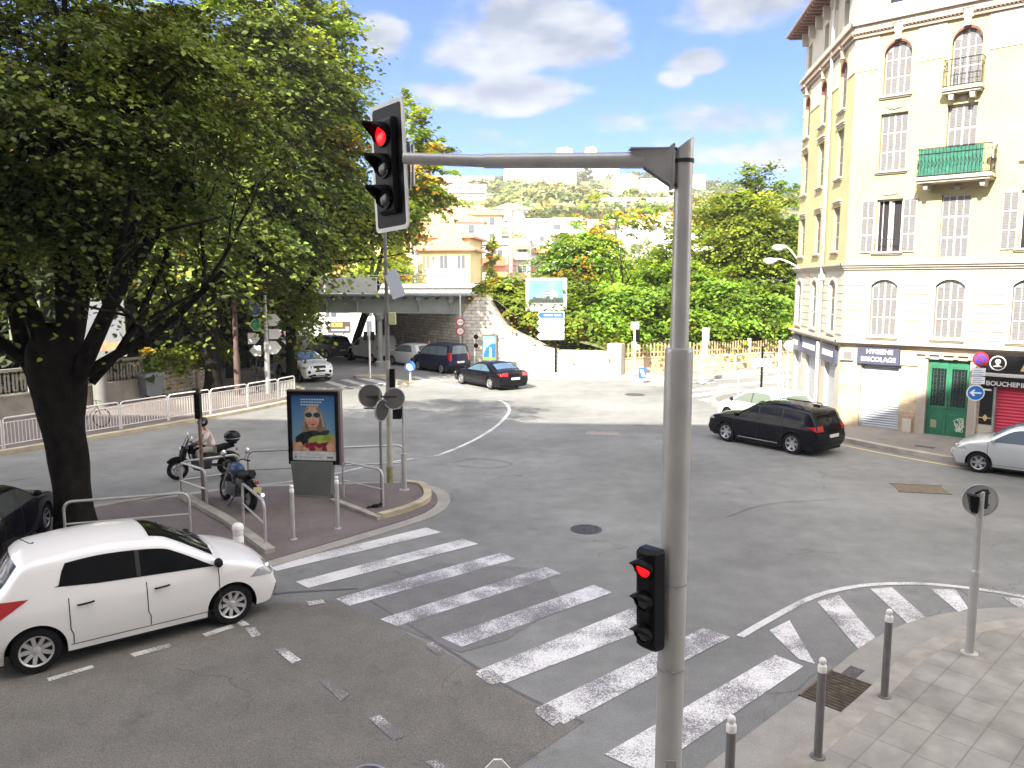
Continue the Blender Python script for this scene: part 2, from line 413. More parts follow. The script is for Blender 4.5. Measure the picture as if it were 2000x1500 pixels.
white = mat('white_paint_metal', (.78, .78, .76), .4, var=.06, scale=9)
black = mat('black_plastic', (.005, .005, .006), .45, var=.3, scale=6, spec=.18)
rubber = mat('rubber', (.010, .010, .011), .85, var=.3, scale=12, spec=.2)
galv = mat('galvanised_steel', (.42, .42, .43), .42, .65, var=.14, scale=5, bump=.08)
greyp = mat('grey_painted_steel', (.50, .50, .49), .36, .4, var=.10, scale=3, bump=.06, stain=.12)
brownp = mat('brown_grey_steel', (.18, .172, .17), .45, .2, var=.12, scale=6)
darkm = mat('dark_metal', (.03, .03, .032), .5, .3, var=.3, scale=8)
redlamp = mat('red_lamp_lit', (1.0, .004, .008), .25, emit=.42)
lensd = mat('dark_lens', (.02, .025, .022), .12, var=.4, scale=14)
chrome = mat('chrome', (.75, .75, .76), .12, 1.0)
# ================================================================ ground, roads, pavements
M_road = asphalt('asphalt', (.190, .195, .186))
M_old = asphalt('coarse_asphalt', (.152, .147, .130), speck=.5, big=.18)
M_new = asphalt('dark_asphalt', (.156, .158, .154), speck=.3, big=.15, cracks=False)
M_pink = asphalt('pavement_asphalt', (.15, .128, .122), speck=.4, big=.25)
M_lightpave = asphalt('light_pavement', (.27, .255, .235), speck=.2, big=.15)
M_kerb = mat('kerb_stone', (.34, .32, .275), .85, var=.2, scale=3, bump=.3, stain=.5)
M_kerby = mat('yellow_kerb', (.42, .37, .26), .8, var=.22, scale=2.2, bump=.3, stain=.6)
M_slab = stone('pavement_slabs', (.305, .295, .262), (.23, .218, .19), .62, .42, .012, .07, .8, .25, vertical=False, offset=.0)
M_gutter = asphalt('gutter_concrete', (.30, .295, .265), speck=.2, big=.15, cracks=False)
M_earth = mat('dry_earth', (.20, .17, .10), .95, var=.35, scale=.15, c2=(.13, .15, .06), bump=.4, bscale=3)
M_white = paint('white_road_paint', (.62, .62, .61), wear=.62)
M_worn = paint('worn_road_paint', wear=.95, under=(.15, .14, .135))
M_worn2 = paint('half_worn_road_paint', (.66, .66, .67), wear=.82)

def sq(name, mb, m): return struct(mb.build(name, m))
b = MB(); b.sheet([(-1500, -1500), (1500, -1500), (1500, 1500), (-1500, 1500)], -.02); sq('ground', b, M_earth)
b = MB(); b.sheet([(-60, -20), (60, -20), (60, 110), (-60, 110)], 0.0); sq('road', b, M_road)
# older coarse surface of the near carriageway, seam runs along the crosswalk
b = MB(); b.sheet([G(*p) for p in [(-400, 1260), (300, 1240), (520, 1180), (690, 1170), (800, 1240), (900, 1290), (1010, 1350), (1140, 1410), (1010, 1500), (700, 1700), (300, 2400), (-1500, 2400)]], .004); sq('road_patch', b, M_old)
b = MB(); b.sheet([G(*p) for p in [(640, 1170), (860, 1100), (1060, 1110), (1100, 1180), (990, 1250), (900, 1275)]], .0062); sq('road_patch', b, M_new)

def smooth_poly(pts, n=5): return [(p.x, p.y) for p in catmull([Vector((a[0], a[1], 0)) for a in pts], n)]
def offset_line(pts, d):
    P = [Vector(p) for p in pts]; o = []
    for i, p in enumerate(P):
        t = (P[min(i + 1, len(P) - 1)] - P[max(i - 1, 0)]).normalized(); o.append((p.x - t.y * d, p.y + t.x * d))
    return o
def kerb(name, pts, wdt, h, m, z0=-.01):
    inner = offset_line(pts, wdt); q = MB(); n = len(pts)
    vs = [(x, y, z) for z in (z0, h) for x, y in list(pts)] + [(x, y, z) for z in (z0, h) for x, y in inner]
    fs = []
    for i in range(n - 1):
        fs += [(i, i + 1, n + i + 1, n + i), (n + i, n + i + 1, 3 * n + i + 1, 3 * n + i), (3 * n + i, 3 * n + i + 1, 2 * n + i + 1, 2 * n + i)]
    fs += [(0, n, 3 * n, 2 * n), (n - 1, 3 * n - 1, 4 * n - 1, 2 * n - 1)]
    q.add(vs, fs); return sq(name, q, m), inner

# --- near right pavement (bottom right corner)
edge = smooth_poly([G(*p) for p in [(1150, 1690), (1375, 1505), (1480, 1425), (1590, 1342), (1690, 1262), (1780, 1218), (1880, 1197), (2000, 1190), (2300, 1200), (2900, 1330)]])[::-1]
_, inn = kerb('gutter', edge, .62, .035, M_gutter)
inn = [p for p in inn]
_, inn2 = kerb('kerb', inn, .26, .12, M_kerb)
poly = inn2[::-1] + [(26, 2), (26, -6), (-3, -6), (inn2[-1][0] - 1.2, inn2[-1][1] - 1.5)]
o_sl = MB(); o_sl.prism([(x - 3.6, y - 8.7) for x, y in poly][::-1], -.01, .118)
o = sq('pavement', o_sl, M_slab); o.location = (3.6, 8.7, 0); o.rotation_euler = (0, 0, 0)
# rotate the paving pattern to run with the kerb
ang = math.atan2(G(1690, 1262)[1] - G(1480, 1425)[1], G(1690, 1262)[0] - G(1480, 1425)[0])
for vv in o.data.vertices: vv.co = Matrix.Rotation(-ang, 3, 'Z') @ vv.co
o.rotation_euler = (0, 0, ang)

# --- traffic island with the advertising panel
back = [G(*p) for p in [(-250, 1078), (0, 1030), (170, 992), (355, 966), (480, 950), (600, 946), (700, 943), (790, 944)]]
tip = [G(*p) for p in [(840, 950), (872, 963), (878, 985), (850, 1008), (790, 1030), (700, 1058), (600, 1088), (520, 1112)]]
front = [(-7.3, 13.35), (-12, 9.7), (-16, 6.6)]
ring = smooth_poly(back + tip, 4) + front
b = MB(); b.prism(ring[::-1], -.01, .03); sq('gutter', b, M_gutter)
b = MB(); b.prism([(x, y) for x, y in offset_line(ring, -.0)][::-1], -.02, .031)
def inset_poly(P, d):
    P = [Vector(p) for p in P]; o = []
    for i, p in enumerate(P):
        t = (P[(i + 1) % len(P)] - P[i - 1]).normalized(); o.append((p.x + t.y * d, p.y - t.x * d))
    return o
isl = inset_poly(ring, .32)
b = MB(); b.prism(isl[::-1], -.01, .05); sq('traffic_island', b, M_pink)
tipk = smooth_poly([G(*p) for p in [(790, 948), (828, 953), (842, 968), (838, 985), (800, 1003), (748, 1018)]], 5)
kerb('kerb', tipk[::-1], .2, .17, M_kerby)
kerb('kerb', [G(*p) for p in [(748, 1018), (700, 999), (655, 982)]], .16, .13, M_kerb)
b = MB(); b.prism(([G(*p) for p in [(655, 985), (748, 1014), (800, 1000), (833, 983), (838, 968), (824, 957), (790, 950), (700, 952), (640, 958)]]), -.01, .11); sq('pavement', b, M_pink)
kerb('kerb', [(-8.55, 19.8), (-6.6, 17.6), (-5.0, 15.5)], .22, .15, M_kerb)
kerb('kerb', [G(170, 998), G(262, 982), G(355, 966)], .2, .07, M_kerb)

# --- left pavement wedge behind the railing
k1 = smooth_poly([(-24, 12), (-20.2, 18.8), (-16.45, 25.0), (-13.86, 29.0), (-11.8, 32.6), (-10.3, 35.9), (-9.75, 37.6), (-10.1, 39.0), (-11.9, 43.0), (-15.4, 49.5), (-22.5, 60), (-34, 76)], 5)
_, kin = kerb('kerb', k1, .3, .14, M_kerby)
b = MB(); b.prism(kin[::-1] + [(-60, 12), (-60, 76)][::1], -.01, .135); sq('pavement', b, M_pink)

# --- far pavement in front of the stone retaining wall, and the side street pavement
k2 = [(-6.4, 56), (-3.9, 49.2), (-1, 46.6), (2.5, 45.3), (6.0, 44.9), (10.6, 45.4), (14, 47.2), (20, 51.4), (32, 60)]
k2 = smooth_poly(k2, 4)
_, kin = kerb('kerb', k2, .25, .13, M_kerb)
b = MB(); b.prism(kin + [(32, 66), (16, 55), (6, 52), (-3, 58)], -.01, .125); sq('pavement', b, M_lightpave)
r = smooth_poly([(6.5, 43.0), (7.2, 42.5), (9.4, 42.7), (10.3, 43.5), (9.6, 44.1), (7.4, 44.0), (6.6, 43.5), (6.5, 43.0)], 4)
b = MB(); b.prism(r, -.01, .11); sq('traffic_island', b, M_lightpave)
for cx, cy, rx, ry, a in [(-5.4, 43.5, 1.25, .62, .1), (-8.2, 46.4, 1.1, .5, .1)]:
    e = [(cx + rx * math.cos(t) * math.cos(a) - ry * math.sin(t) * math.sin(a), cy + rx * math.cos(t) * math.sin(a) + ry * math.sin(t) * math.cos(a)) for t in [2 * PI * i / 20 for i in range(20)]]
    b = MB(); b.prism(e, -.01, .12); sq('traffic_island', b, M_kerby)

# --- pavement in front of the shops
k3 = smooth_poly([(34, 5.0), (24.5, 13.9), (16.6, 21.2), (13.7, 23.9), (11.73, 26.9), (10.2, 30.4), (9.35, 34.2), (9.1, 36.0), (9.6, 37.6), (11.2, 39.3), (13.6, 40.6), (18, 43.2), (26, 48.6)], 5)
_, kin = kerb('kerb', k3[::-1], .28, .15, M_kerb)
b = MB(); b.prism(kin + [(34, 5), (40, 10), (40, 48), (26, 48.5)], -.01, .145); sq('pavement', b, asphalt('shop_pavement', (.2, .185, .165), speck=.25, big=.18))
b = MB(); b.ribbon([(p[0] - .35, p[1] - .35) for p in k3[0:24]], .12, .005)
sq('road_marking', b, paint('yellow_line', (.62, .5, .22), wear=.5))

# ================================================================ painted markings
def stripes(name, quads, m, z=.009):
    b = MB()
    for q in quads: b.sheet([G(*p) for p in q], z)
    return sq(name, b, m)
stripes('crosswalk', [[(522, 1106), (540, 1116), (862, 1040), (832, 1031)], [(577, 1137), (602, 1149), (934, 1063), (905, 1053)]], M_white)
stripes('crosswalk', [[(655, 1170), (682, 1184), (1008, 1092), (978, 1080)], [(742, 1210), (775, 1224), (1097, 1121), (1065, 1108)],
                      [(862, 1246), (902, 1264), (1196, 1158), (1160, 1143)]], M_worn2)
stripes('crosswalk', [[(930, 1312), (985, 1336), (1330, 1204), (1250, 1182)], [(1045, 1385), (1102, 1415), (1426, 1245), (1374, 1227)],
                      [(1180, 1474), (1262, 1512), (1570, 1302), (1514, 1280)]], paint('well_worn_road_paint', wear=.75))
stripes('road_marking', [[(575, 1094), (525, 1112), (520, 1106), (560, 1090)], [(598, 1176), (630, 1172), (636, 1179), (604, 1184)],
                         [(478, 1228), (498, 1226), (510, 1242), (492, 1246)], [(537, 1270), (556, 1266), (588, 1290), (570, 1298)],
                         [(624, 1332), (640, 1328), (684, 1358), (666, 1370)], [(720, 1404), (742, 1398), (792, 1438), (768, 1448)],
                         [(830, 1490), (852, 1484), (900, 1512), (880, 1522)], [(830, 1262), (846, 1254), (870, 1272), (856, 1282)],
                         [(928, 1318), (960, 1308), (985, 1330), (960, 1340)], [(1042, 1392), (1070, 1376), (1105, 1402), (1080, 1420)]], M_worn, .013)
stripes('road_marking', [[(92, 1326), (180, 1300), (184, 1305), (96, 1332)], [(254, 1278), (330, 1258), (336, 1264), (262, 1284)],
                         [(395, 1239), (450, 1221), (458, 1226), (402, 1245)], [(455, 1213), (470, 1209), (488, 1221), (472, 1224)]], M_white, .011)
M_tar = asphalt('tar_seam', (.115, .113, .113), speck=.2, cracks=False)
for pts_, w_ in (([(-40, 1246), (150, 1226), (330, 1196), (520, 1162), (700, 1150)], .07), ([(700, 1160), (800, 1222), (900, 1284), (1010, 1352), (1140, 1412)], .05), ([(880, 905), (930, 896), (1000, 906), (950, 915), (880, 908)], .03), ([(1420, 1010), (1500, 985), (1640, 975)], .02)):
    b = MB(); b.ribbon(smooth_poly([G(*p) for p in pts_], 6), w_, .0082); sq('road_seam', b, M_tar)
# curved edge line and hatched area in front of the right pavement
arc = smooth_poly([G(*p) for p in [(1445, 1244), (1500, 1212), (1580, 1170), (1640, 1152), (1710, 1142), (1800, 1141), (1900, 1150), (2010, 1168), (2200, 1205)]], 6)
b = MB(); b.ribbon(arc, .13, .009); sq('road_marking', b, M_white)
stripes('road_marking', [[(1502, 1232), (1542, 1212), (1592, 1298), (1560, 1288)], [(1596, 1176), (1638, 1163), (1710, 1246), (1676, 1268)],
                         [(1700, 1151), (1742, 1148), (1808, 1206), (1772, 1218)], [(1818, 1151), (1866, 1152), (1892, 1190), (1872, 1196)],
                         [(1956, 1166), (1996, 1170), (2030, 1186), (1990, 1188)]], paint('hatch_paint', (.68, .68, .67), wear=.72))
b = MB(); b.ribbon(smooth_poly([G(*p) for p in [(1440, 1252), (1590, 1300)]], 4), .03, .007)
# white curved guide line in the junction and lane line
b = MB(); b.ribbon(smooth_poly([G(*p) for p in [(975, 782), (990, 790), (994, 805), (975, 828), (940, 852), (900, 872), (860, 888)]], 6), .14, .009); sq('road_marking', b, M_white)
b = MB(); b.ribbon(smooth_poly([G(*p) for p in [(860, 889), (780, 900), (700, 915), (610, 935), (500, 948)]], 6), .13, .009); sq('road_marking', b, M_worn2)
# far crosswalks
def bars(name, a, bb, c, d, n, frac=.5, m=M_white):
    A_, B_, C_, D_ = [Vector(G(*p)) for p in (a, bb, c, d)]; q = MB()
    for i in range(n):
        t0 = i / n; t1 = (i + frac) / n
        P = [A_.lerp(B_, t0), A_.lerp(B_, t1), D_.lerp(C_, t1), D_.lerp(C_, t0)]
        q.sheet([(p.x, p.y) for p in P], .009)
    return sq(name, q, m)
stripes('crosswalk', [[(632, 746), (668, 757), (680, 755), (645, 744)], [(662, 742), (716, 757), (728, 754), (676, 740)], [(697, 739), (770, 757), (782, 753), (712, 737)],
                      [(728, 736), (792, 748), (800, 745), (742, 734)], [(800, 737), (850, 748), (862, 746), (812, 735)], [(826, 746), (900, 758), (906, 756), (834, 744)]], M_white)
stripes('crosswalk', [[(1296, 752), (1338, 757), (1350, 754), (1310, 750)], [(1302, 765), (1400, 756), (1420, 757), (1310, 769)], [(1338, 772), (1436, 760), (1450, 763), (1345, 777)],
                      [(1362, 781), (1470, 767), (1480, 769), (1385, 786)], [(1300, 745), (1380, 749), (1400, 747), (1330, 743)], [(1400, 752), (1540, 742), (1540, 745), (1410, 756)]], M_white)
b = MB(); b.ribbon([G(1360, 745), G(1450, 738), G(1560, 733)], .15, .009); sq('road_marking', b, M_white)

# manholes, drain and repair patches let into the surface
M_iron = mat('cast_iron', (.10, .095, .095), .6, .5, var=.4, scale=20, bump=.6, bscale=40)
def manhole(px, py, r, lab):
    x, y = G(px, py); t = thing('manhole_cover', lab, 'manhole cover', (x, y, 0))
    q = MB(); q.lathe([(r, -.01), (r, .012), (r * .9, .013), (r * .88, .009), (0.001, .009)], n=28, cap=False); q.build('rim', M_iron, t)
    q = MB()
    for i in range(-3, 4): 
        h = math.sqrt(max(0, (r * .82) ** 2 - (i * r * .24) ** 2)); q.box(-h, h, i * r * .24 - .012, i * r * .24 + .012, .008, .014)
    q.build('lid_pattern', M_iron, t)
manhole(1145, 1034, .36, 'round iron manhole cover in the road beyond the near crosswalk')
manhole(1240, 771, .5, 'small dark manhole cover far out in the junction by the refuge island')
t = thing('manhole_cover', 'brownish rectangular utility cover in the asphalt at the right', 'utility cover', (*G(1797, 955), 0), -.2)
b = MB(); b.box(-.62, .62, -.42, .42, -.01, .01); b.build('lid', mat('brown_cover', (.15, .12, .08), .85, var=.25, scale=6, bump=.4), t)
b = MB(); b.box(-.66, .66, -.46, -.43, -.01, .013).box(-.66, .66, .43, .46, -.01, .013); b.build('frame', M_iron, t)
t = thing('manhole_cover', 'pale square access cover in the middle of the junction', 'utility cover', (*G(1177, 847), 0), -.1)
b = MB(); b.box(-.6, .6, -.3, .3, -.01, .01); b.build('lid', mat('pale_cover', (.26, .24, .2), .85, var=.25, scale=6, bump=.4), t, bevel=.004)
t = thing('manhole_cover', 'small dark plate on the shop pavement near the green door', 'utility cover', (*G(1806, 873, .14), .145), -.74)
b = MB(); b.box(-.3, .3, -.12, .12, 0, .012); b.build('lid', M_iron, t, bevel=.003)
dx, dy = G(1640, 1350, .04)
t = thing('storm_drain', 'dark rectangular storm drain grating beside the kerb at the lower right', 'drain', (dx, dy, .036), ang)
b = MB(); b.box(-.5, .5, -.34, .34, -.02, .004); b.build('pit', mat('drain_dark', (.05, .042, .03), .9, var=.5, scale=9), t)
b = MB(); 
for i in range(13): b.box(-.48 + i * .078, -.48 + i * .078 + .022, -.33, .33, .004, .012)
b.box(-.5, .5, -.34, -.31, .004, .016).box(-.5, .5, .31, .34, .004, .016); b.build('grating', mat('rusty_iron', (.13, .10, .065), .8, .3, var=.5, scale=10), t)
t = thing('manhole_cover', 'small grey inspection plate in the gutter stones above the drain', 'utility cover', (*G(1665, 1313, .04), .036), ang)
b = MB(); b.box(-.18, .18, -.1, .1, 0, .008); b.build('lid', M_iron, t, bevel=.003)
# ================================================================ corner apartment building on the right
M_cream = mat('cream_render', (.435, .385, .20), .85, var=.07, scale=.8, bump=.15, bscale=30, stain=.28)
M_pale = mat('pale_stucco', (.49, .46, .38), .85, var=.06, scale=1.2, bump=.15, bscale=30, stain=.18)
M_stonew = mat('pale_limestone', (.43, .395, .33), .85, var=.1, scale=1.5, bump=.25, bscale=20, stain=.25)
M_stoneg = stone('shop_stone', (.50, .40, .27), (.33, .26, .18), .7, .42, .012, .2, .85, .4)
M_trim = mat('cornice_stone', (.42, .37, .31), .8, var=.1, scale=2, stain=.35)
M_shut = mat('shutter_white', (.54, .52, .49), .6, var=.05, scale=3)
M_louv = mat('shutter_louvre', (.17, .165, .17), .7, var=.1, scale=9)
M_roller = mat('roller_shutter_grey', (.36, .38, .41), .5, .3, var=.06, scale=3)
M_rollred = mat('roller_shutter_red', (.55, .03, .07), .5, .1, var=.08, scale=3)
M_signd = mat('shop_sign_dark', (.055, .06, .10), .5, var=.1, scale=2)
M_blackg = mat('black_shopfront', (.010, .010, .012), .3, var=.3, scale=3)
M_lett = mat('white_letters', (.85, .85, .83), .5)
M_gold = mat('gold_letters', (.68, .52, .24), .4, .3)
M_green = mat('green_door_paint', (.025, .16, .085), .45, var=.18, scale=4)
M_glassd = mat('dark_glass', (.012, .014, .016), .06, spec=.8)
M_terra = mat('terracotta_band', (.33, .24, .19), .8, var=.2, scale=12)
M_inside = mat('dark_interior', (.02, .018, .022), .9)

bld = thing('apartment_building', 'cream five storey corner apartment building with shuttered windows above shops', 'building', (12.5, 30.1, 0))
XM = Matrix.Rotation(math.atan2(-.675, .738), 4, 'Z')
sx, sy = Vector((12.5 - 13.61, 30.1 - 38.32)).normalized()
XS = Matrix.Translation((13.61 - 12.5, 38.32 - 30.1, 0)) @ Matrix.Rotation(math.atan2(sy, sx), 4, 'Z')
SL = math.hypot(12.5 - 13.61, 30.1 - 38.32)
ML = 22.0

def arch_pts(s0, s1, z1, rise, n=10):
    # points of the arched top from left to right; z1 is the spring line
    w_ = (s1 - s0) / 2; c = (s0 + s1) / 2
    r = (w_ * w_ + rise * rise) / (2 * rise); zc = z1 + rise - r; a0 = math.asin(min(1, w_ / r))
    return [(c + r * math.sin(-a0 + 2 * a0 * i / n), zc + r * math.cos(-a0 + 2 * a0 * i / n)) for i in range(n + 1)]
def wall(xf, s0, s1, z0, z1, holes, depth, m, parent, name='wall', y=0.0):
    # holes: (a, b, c, d, rise)
    q = MB(xf)
    xs = sorted(set([s0, s1] + [v for h in holes for v in h[:2] if s0 < v < s1]))
    zs = sorted(set([z0, z1] + [v for h in holes for v in h[2:4] if z0 < v < z1]))
    for i in range(len(xs) - 1):
        for j in range(len(zs) - 1):
            cx, cz = (xs[i] + xs[i + 1]) / 2, (zs[j] + zs[j + 1]) / 2
            if any(h[0] < cx < h[1] and h[2] < cz < h[3] for h in holes): continue
            q.add([(xs[i], y, zs[j]), (xs[i + 1], y, zs[j]), (xs[i + 1], y, zs[j + 1]), (xs[i], y, zs[j + 1])], [(0, 1, 2, 3)])
    for a, b_, c, d, rise in holes:
        if rise:
            pts = arch_pts(a, b_, d - rise, rise)
            n = len(pts); mid = n // 2
            q.add([(x, y, z) for x, z in pts[:mid + 1]] + [(a, y, d)], [tuple(range(mid + 2))])
            q.add([(x, y, z) for x, z in pts[mid:]] + [(b_, y, d)], [tuple(range(n - mid + 1))])
            ol = [(a, c)] + pts + [(b_, c)]
        else: ol = [(a, c), (a, d), (b_, d), (b_, c)]
        n = len(ol)
        q.add([(x, y, z) for x, z in ol] + [(x, y + depth, z) for x, z in ol], [(i, (i + 1) % n, n + (i + 1) % n, n + i) for i in range(n)])
    return q.build(name, m, parent)
def shutters(xf, s0, s1, z0, z1, rise, y, parent, leaves=2, cols=2, rows=3, name='window_shutters'):
    q = MB(xf); pts = arch_pts(s0, s1, z1 - rise, rise) if rise else [(s0, z1), (s1, z1)]
    q.xprism([(s0, z0)] + pts + [(s1, z0)], y, y + .04)
    o = q.build(name, M_shut, parent)
    l = MB(xf); lw = (s1 - s0) / leaves
    for i in range(leaves):
        for c in range(cols):
            m_ = .07 * lw; cw = (lw - m_ * (cols + 1)) / cols
            a = s0 + i * lw + m_ + c * (cw + m_); b_ = a + cw
            for r_ in range(rows):
                h = (z1 - z0); g = .045 * h / 2
                za = z0 + g + r_ * (h - g) / rows; zb = z0 + (r_ + 1) * (h - g) / rows
                if rise and r_ == rows - 1:
                    zb = min(zb, min(np.interp(a, [p[0] for p in pts], [p[1] for p in pts]), np.interp(b_, [p[0] for p in pts], [p[1] for p in pts])) - g)
                l.box(a, b_, y - .012, y - .001, za, zb)
                k = za + .03
                while k < zb - .02: l.box(a, b_, y - .024, y - .012, k, k + .018); k += .05
    l.build('louvres', M_louv, o)
    q = MB(xf); q.box((s0 + s1) / 2 - .012, (s0 + s1) / 2 + .012, y - .02, y - .001, z0, z1 - .02); q.build('centre_bar', M_shut, o)
    return o
def sill(xf, s0, s1, z, parent, d=.12, h=.07, m=None):
    q = MB(xf); q.box(s0 - .09, s1 + .09, -d, .02, z - h, z).box(s0 - .05, s1 + .05, -d * .55, .02, z - h - .05, z - h)
    return q.build('window_sill', m or M_trim, parent)
def surround(xf, s0, s1, z0, z1, rise, parent, w_=.1, d=.035, m=None):
    q = MB(xf)
    if rise:
        pi = arch_pts(s0, s1, z1 - rise, rise, 12); po = arch_pts(s0 - w_, s1 + w_, z1 - rise, rise + w_, 12)
        for i in range(12):
            p = [pi[i], pi[i + 1], po[i + 1], po[i]]; q.add([(x, -d, z) for x, z in p] + [(x, .0, z) for x, z in p], [(0, 1, 2, 3), (0, 4, 5, 1), (3, 2, 6, 7)])
        zt = z1 - rise
    else: q.box(s0 - w_, s1 + w_, -d, 0, z1, z1 + w_); zt = z1
    q.box(s0 - w_, s0, -d, .0, z0, zt).box(s1, s1 + w_, -d, 0, z0, zt)
    return q.build('window_surround', m or M_pale, parent)

# --- bay positions
MC = [1.45, 3.62, 5.95, 8.2, 10.4, 12.6, 14.8, 17.0, 19.2]
SC = [.85, 3.75, 6.75]
# ground floor
holesG = [(.78, 2.2, 0, 2.52, 0), (3.08, 4.42, 0, 2.84, 0), (5.2, 8.6, 0, 2.02, 0), (9.6, 11.8, 0, 2.5, 0), (13, 15, 0, 2.5, 0)]
wall(XM, 0, 4.66, 0, 3.2, holesG[:2], .3, M_stoneg, bld)
wall(XM, 4.66, ML, 0, 3.2, holesG[2:], .3, M_stoneg, bld)
holesGS = [(.35, 1.75, 0, 2.36, 0), (2.65, 5.0, 0, 2.36, 0), (6.05, 7.6, 0, 2.36, 0)]
wall(XS, 0, SL, 0, 3.2, holesGS, .3, M_stonew, bld)
def roller(xf, s0, s1, z0, z1, m, y=.16, step=.09, name='roller_shutter'):
    q = MB(xf); z = z0
    while z < z1:
        e = min(z + step, z1); q.add([(s0, y, z), (s1, y, z), (s1, y - .018, z + step * .5), (s0, y - .018, z + step * .5), (s1, y, e), (s0, y, e)], [(0, 1, 2, 3), (3, 2, 4, 5)]); z = e
    o = q.build(name, m, bld)
    q = MB(xf); q.box(s0, s0 + .05, y - .05, y + .0, z0, z1).box(s1 - .05, s1, y - .05, y, z0, z1).box(s0, s1, y - .045, y - .0, z0, z0 + .06); q.build('guide_rail', M_roller, o)
    return o
roller(XM, .78, 2.2, .14, 2.52, M_roller)
roller(XM, 5.2, 8.6, .14, 2.02, M_rollred, .1, .11)
roller(XM, 9.6, 11.8, .14, 2.5, M_roller); roller(XM, 13, 15, .14, 2.5, M_roller)
for a, b_, c, d, e in holesGS: roller(XS, a, b_, .14, d, M_roller)
# shop signs, first letters as on the photograph
def shopsign(xf, s0, s1, z0, z1, m, d=.14, name='shop_sign', y=-.003):
    q = MB(xf); q.box(s0, s1, y - d, y, z0, z1); return q.build(name, m, bld, bevel=.008)
o = shopsign(XM, .66, 2.14, 2.53, 3.14, M_signd)
text('lettering', 'HYGIENE', .23, M_lett, o, XM @ TF(1.45, -.15, 2.99), sx=1.0, off=.005)
text('lettering', 'BRICOLAGE', .23, M_lett, o, XM @ TF(1.42, -.15, 2.71), sx=1.0, off=.004)
for (a, b_), s, e in zip([(.2, 1.75), (2.25, 5.1), (5.75, 7.95)], ['HYGIENE', 'DROGUERIE', 'BRICOLAGE'], [.82, 1.35, 1.0]):
    o = shopsign(XS, a, b_, 2.38, 3.1, M_signd, .12); text('lettering', s, .3, M_lett, o, XS @ TF((a + b_) / 2, -.13, 2.74), sx=e, off=.009)
# green double door
q = MB(XM); q.box(2.78, 3.08, -.07, 0, 0.02, 3.0).box(4.42, 4.66, -.07, 0, .02, 3.0).box(3.08, 4.42, -.07, 0, 2.84, 3.0).box(2.7, 4.7, -.16, 0, 3.0, 3.09)
for k in range(4): q.box(3.0 + k * .45, 3.14 + k * .45, -.14, -.07, 2.88, 2.995)
q.build('door_surround', M_trim, bld)
door = MB(XM); door.box(3.08, 4.42, .12, .17, .13, 2.84).build('door', M_green, bld)
door = [o for o in col.objects if o.name == 'door'][0]
for i in range(2):
    a = 3.12 + i * .65
    q = MB(XM); q.box(a, a + .61, .095, .12, 2.52, 2.8).box(a + .06, a + .55, .085, .094, 2.58, 2.74).box(a, a + .61, .095, .12, 1.1, 1.18).box(a, a + .07, .095, .12, 1.18, 2.52).box(a + .54, a + .61, .095, .12, 1.18, 2.52)
    q.box(a, a + .61, .095, .12, .16, .9).box(a + .1, a + .51, .08, .094, .28, .8); q.build('door_panel', M_green, door)
    q = MB(XM); q.box(a + .07, a + .54, .108, .115, 1.18, 2.52); q.build('door_glass', M_glassd, door)
    q = MB(XM)
    for k in range(4): q.box(a + .13 + k * .11, a + .145 + k * .11, .09, .1, 1.18, 2.52)
    for k in range(5):
        for jx in (0.18, .42): q.lathe([(.07, -.006), (.07, .006), (.055, .006), (.055, -.006), (.07, -.006)], (a + jx - .0, .093, 1.35 + k * .25), 12, 'Y', cap=False)
    q.build('door_grille', mat('green_grille', (.02, .07, .045), .5, .2), door)
# graffiti scribble on the lower right of the door, mail slot plate
q = MB(XM); r2 = random.Random(3)
for k in range(9):
    p = [(3.98 + r2.random() * .36, .076, .3 + r2.random() * .5) for _ in range(4)]; q.tube(catmull(p, 4), .012, 4)
q.build('graffiti', mat('pale_spray_paint', (.6, .62, .5), .7), door)
q = MB(XM); q.box(3.25, 3.45, .068, .078, .4, .68); q.build('mail_plate', mat('old_brass', (.3, .3, .17), .6, .3), door)
q = MB(XM); q.cyl((3.72, .02, 1.1), (3.72, .02, 1.4), .014); q.build('door_handle', chrome, door)
# vents, air conditioner, gas box, house plate
q = MB(XM); q.box(.02, .5, -.14, -.003, 2.62, 3.02); acb = q.build('air_conditioner', M_pale, bld, bevel=.01)
q = MB(XM); q.box(.16, .46, -.155, -.141, 2.68, 2.96)
for k in range(5): q.box(.16, .46, -.165, -.155, 2.7 + k * .05, 2.72 + k * .05)
q.build('fan_grille', M_louv, acb)
q = MB(XM); q.box(.12, .52, -.02, -.003, 2.3, 2.54); q.build('street_name_plate', M_pale, bld)
q = MB(XM); q.box(2.36, 2.66, -.12, -.003, .14, .62); q.build('utility_box', M_pale, bld, bevel=.01)
q = MB(XM); q.box(2.3, 2.72, -.05, -.003, .62, .74); q.build('utility_box', mat('terracotta_box', (.4, .27, .2), .8, var=.2), bld)
q = MB(XM); q.box(2.16, 2.76, -.06, -.003, 2.56, 3.0); q.build('plain_sign_board', M_pale, bld)
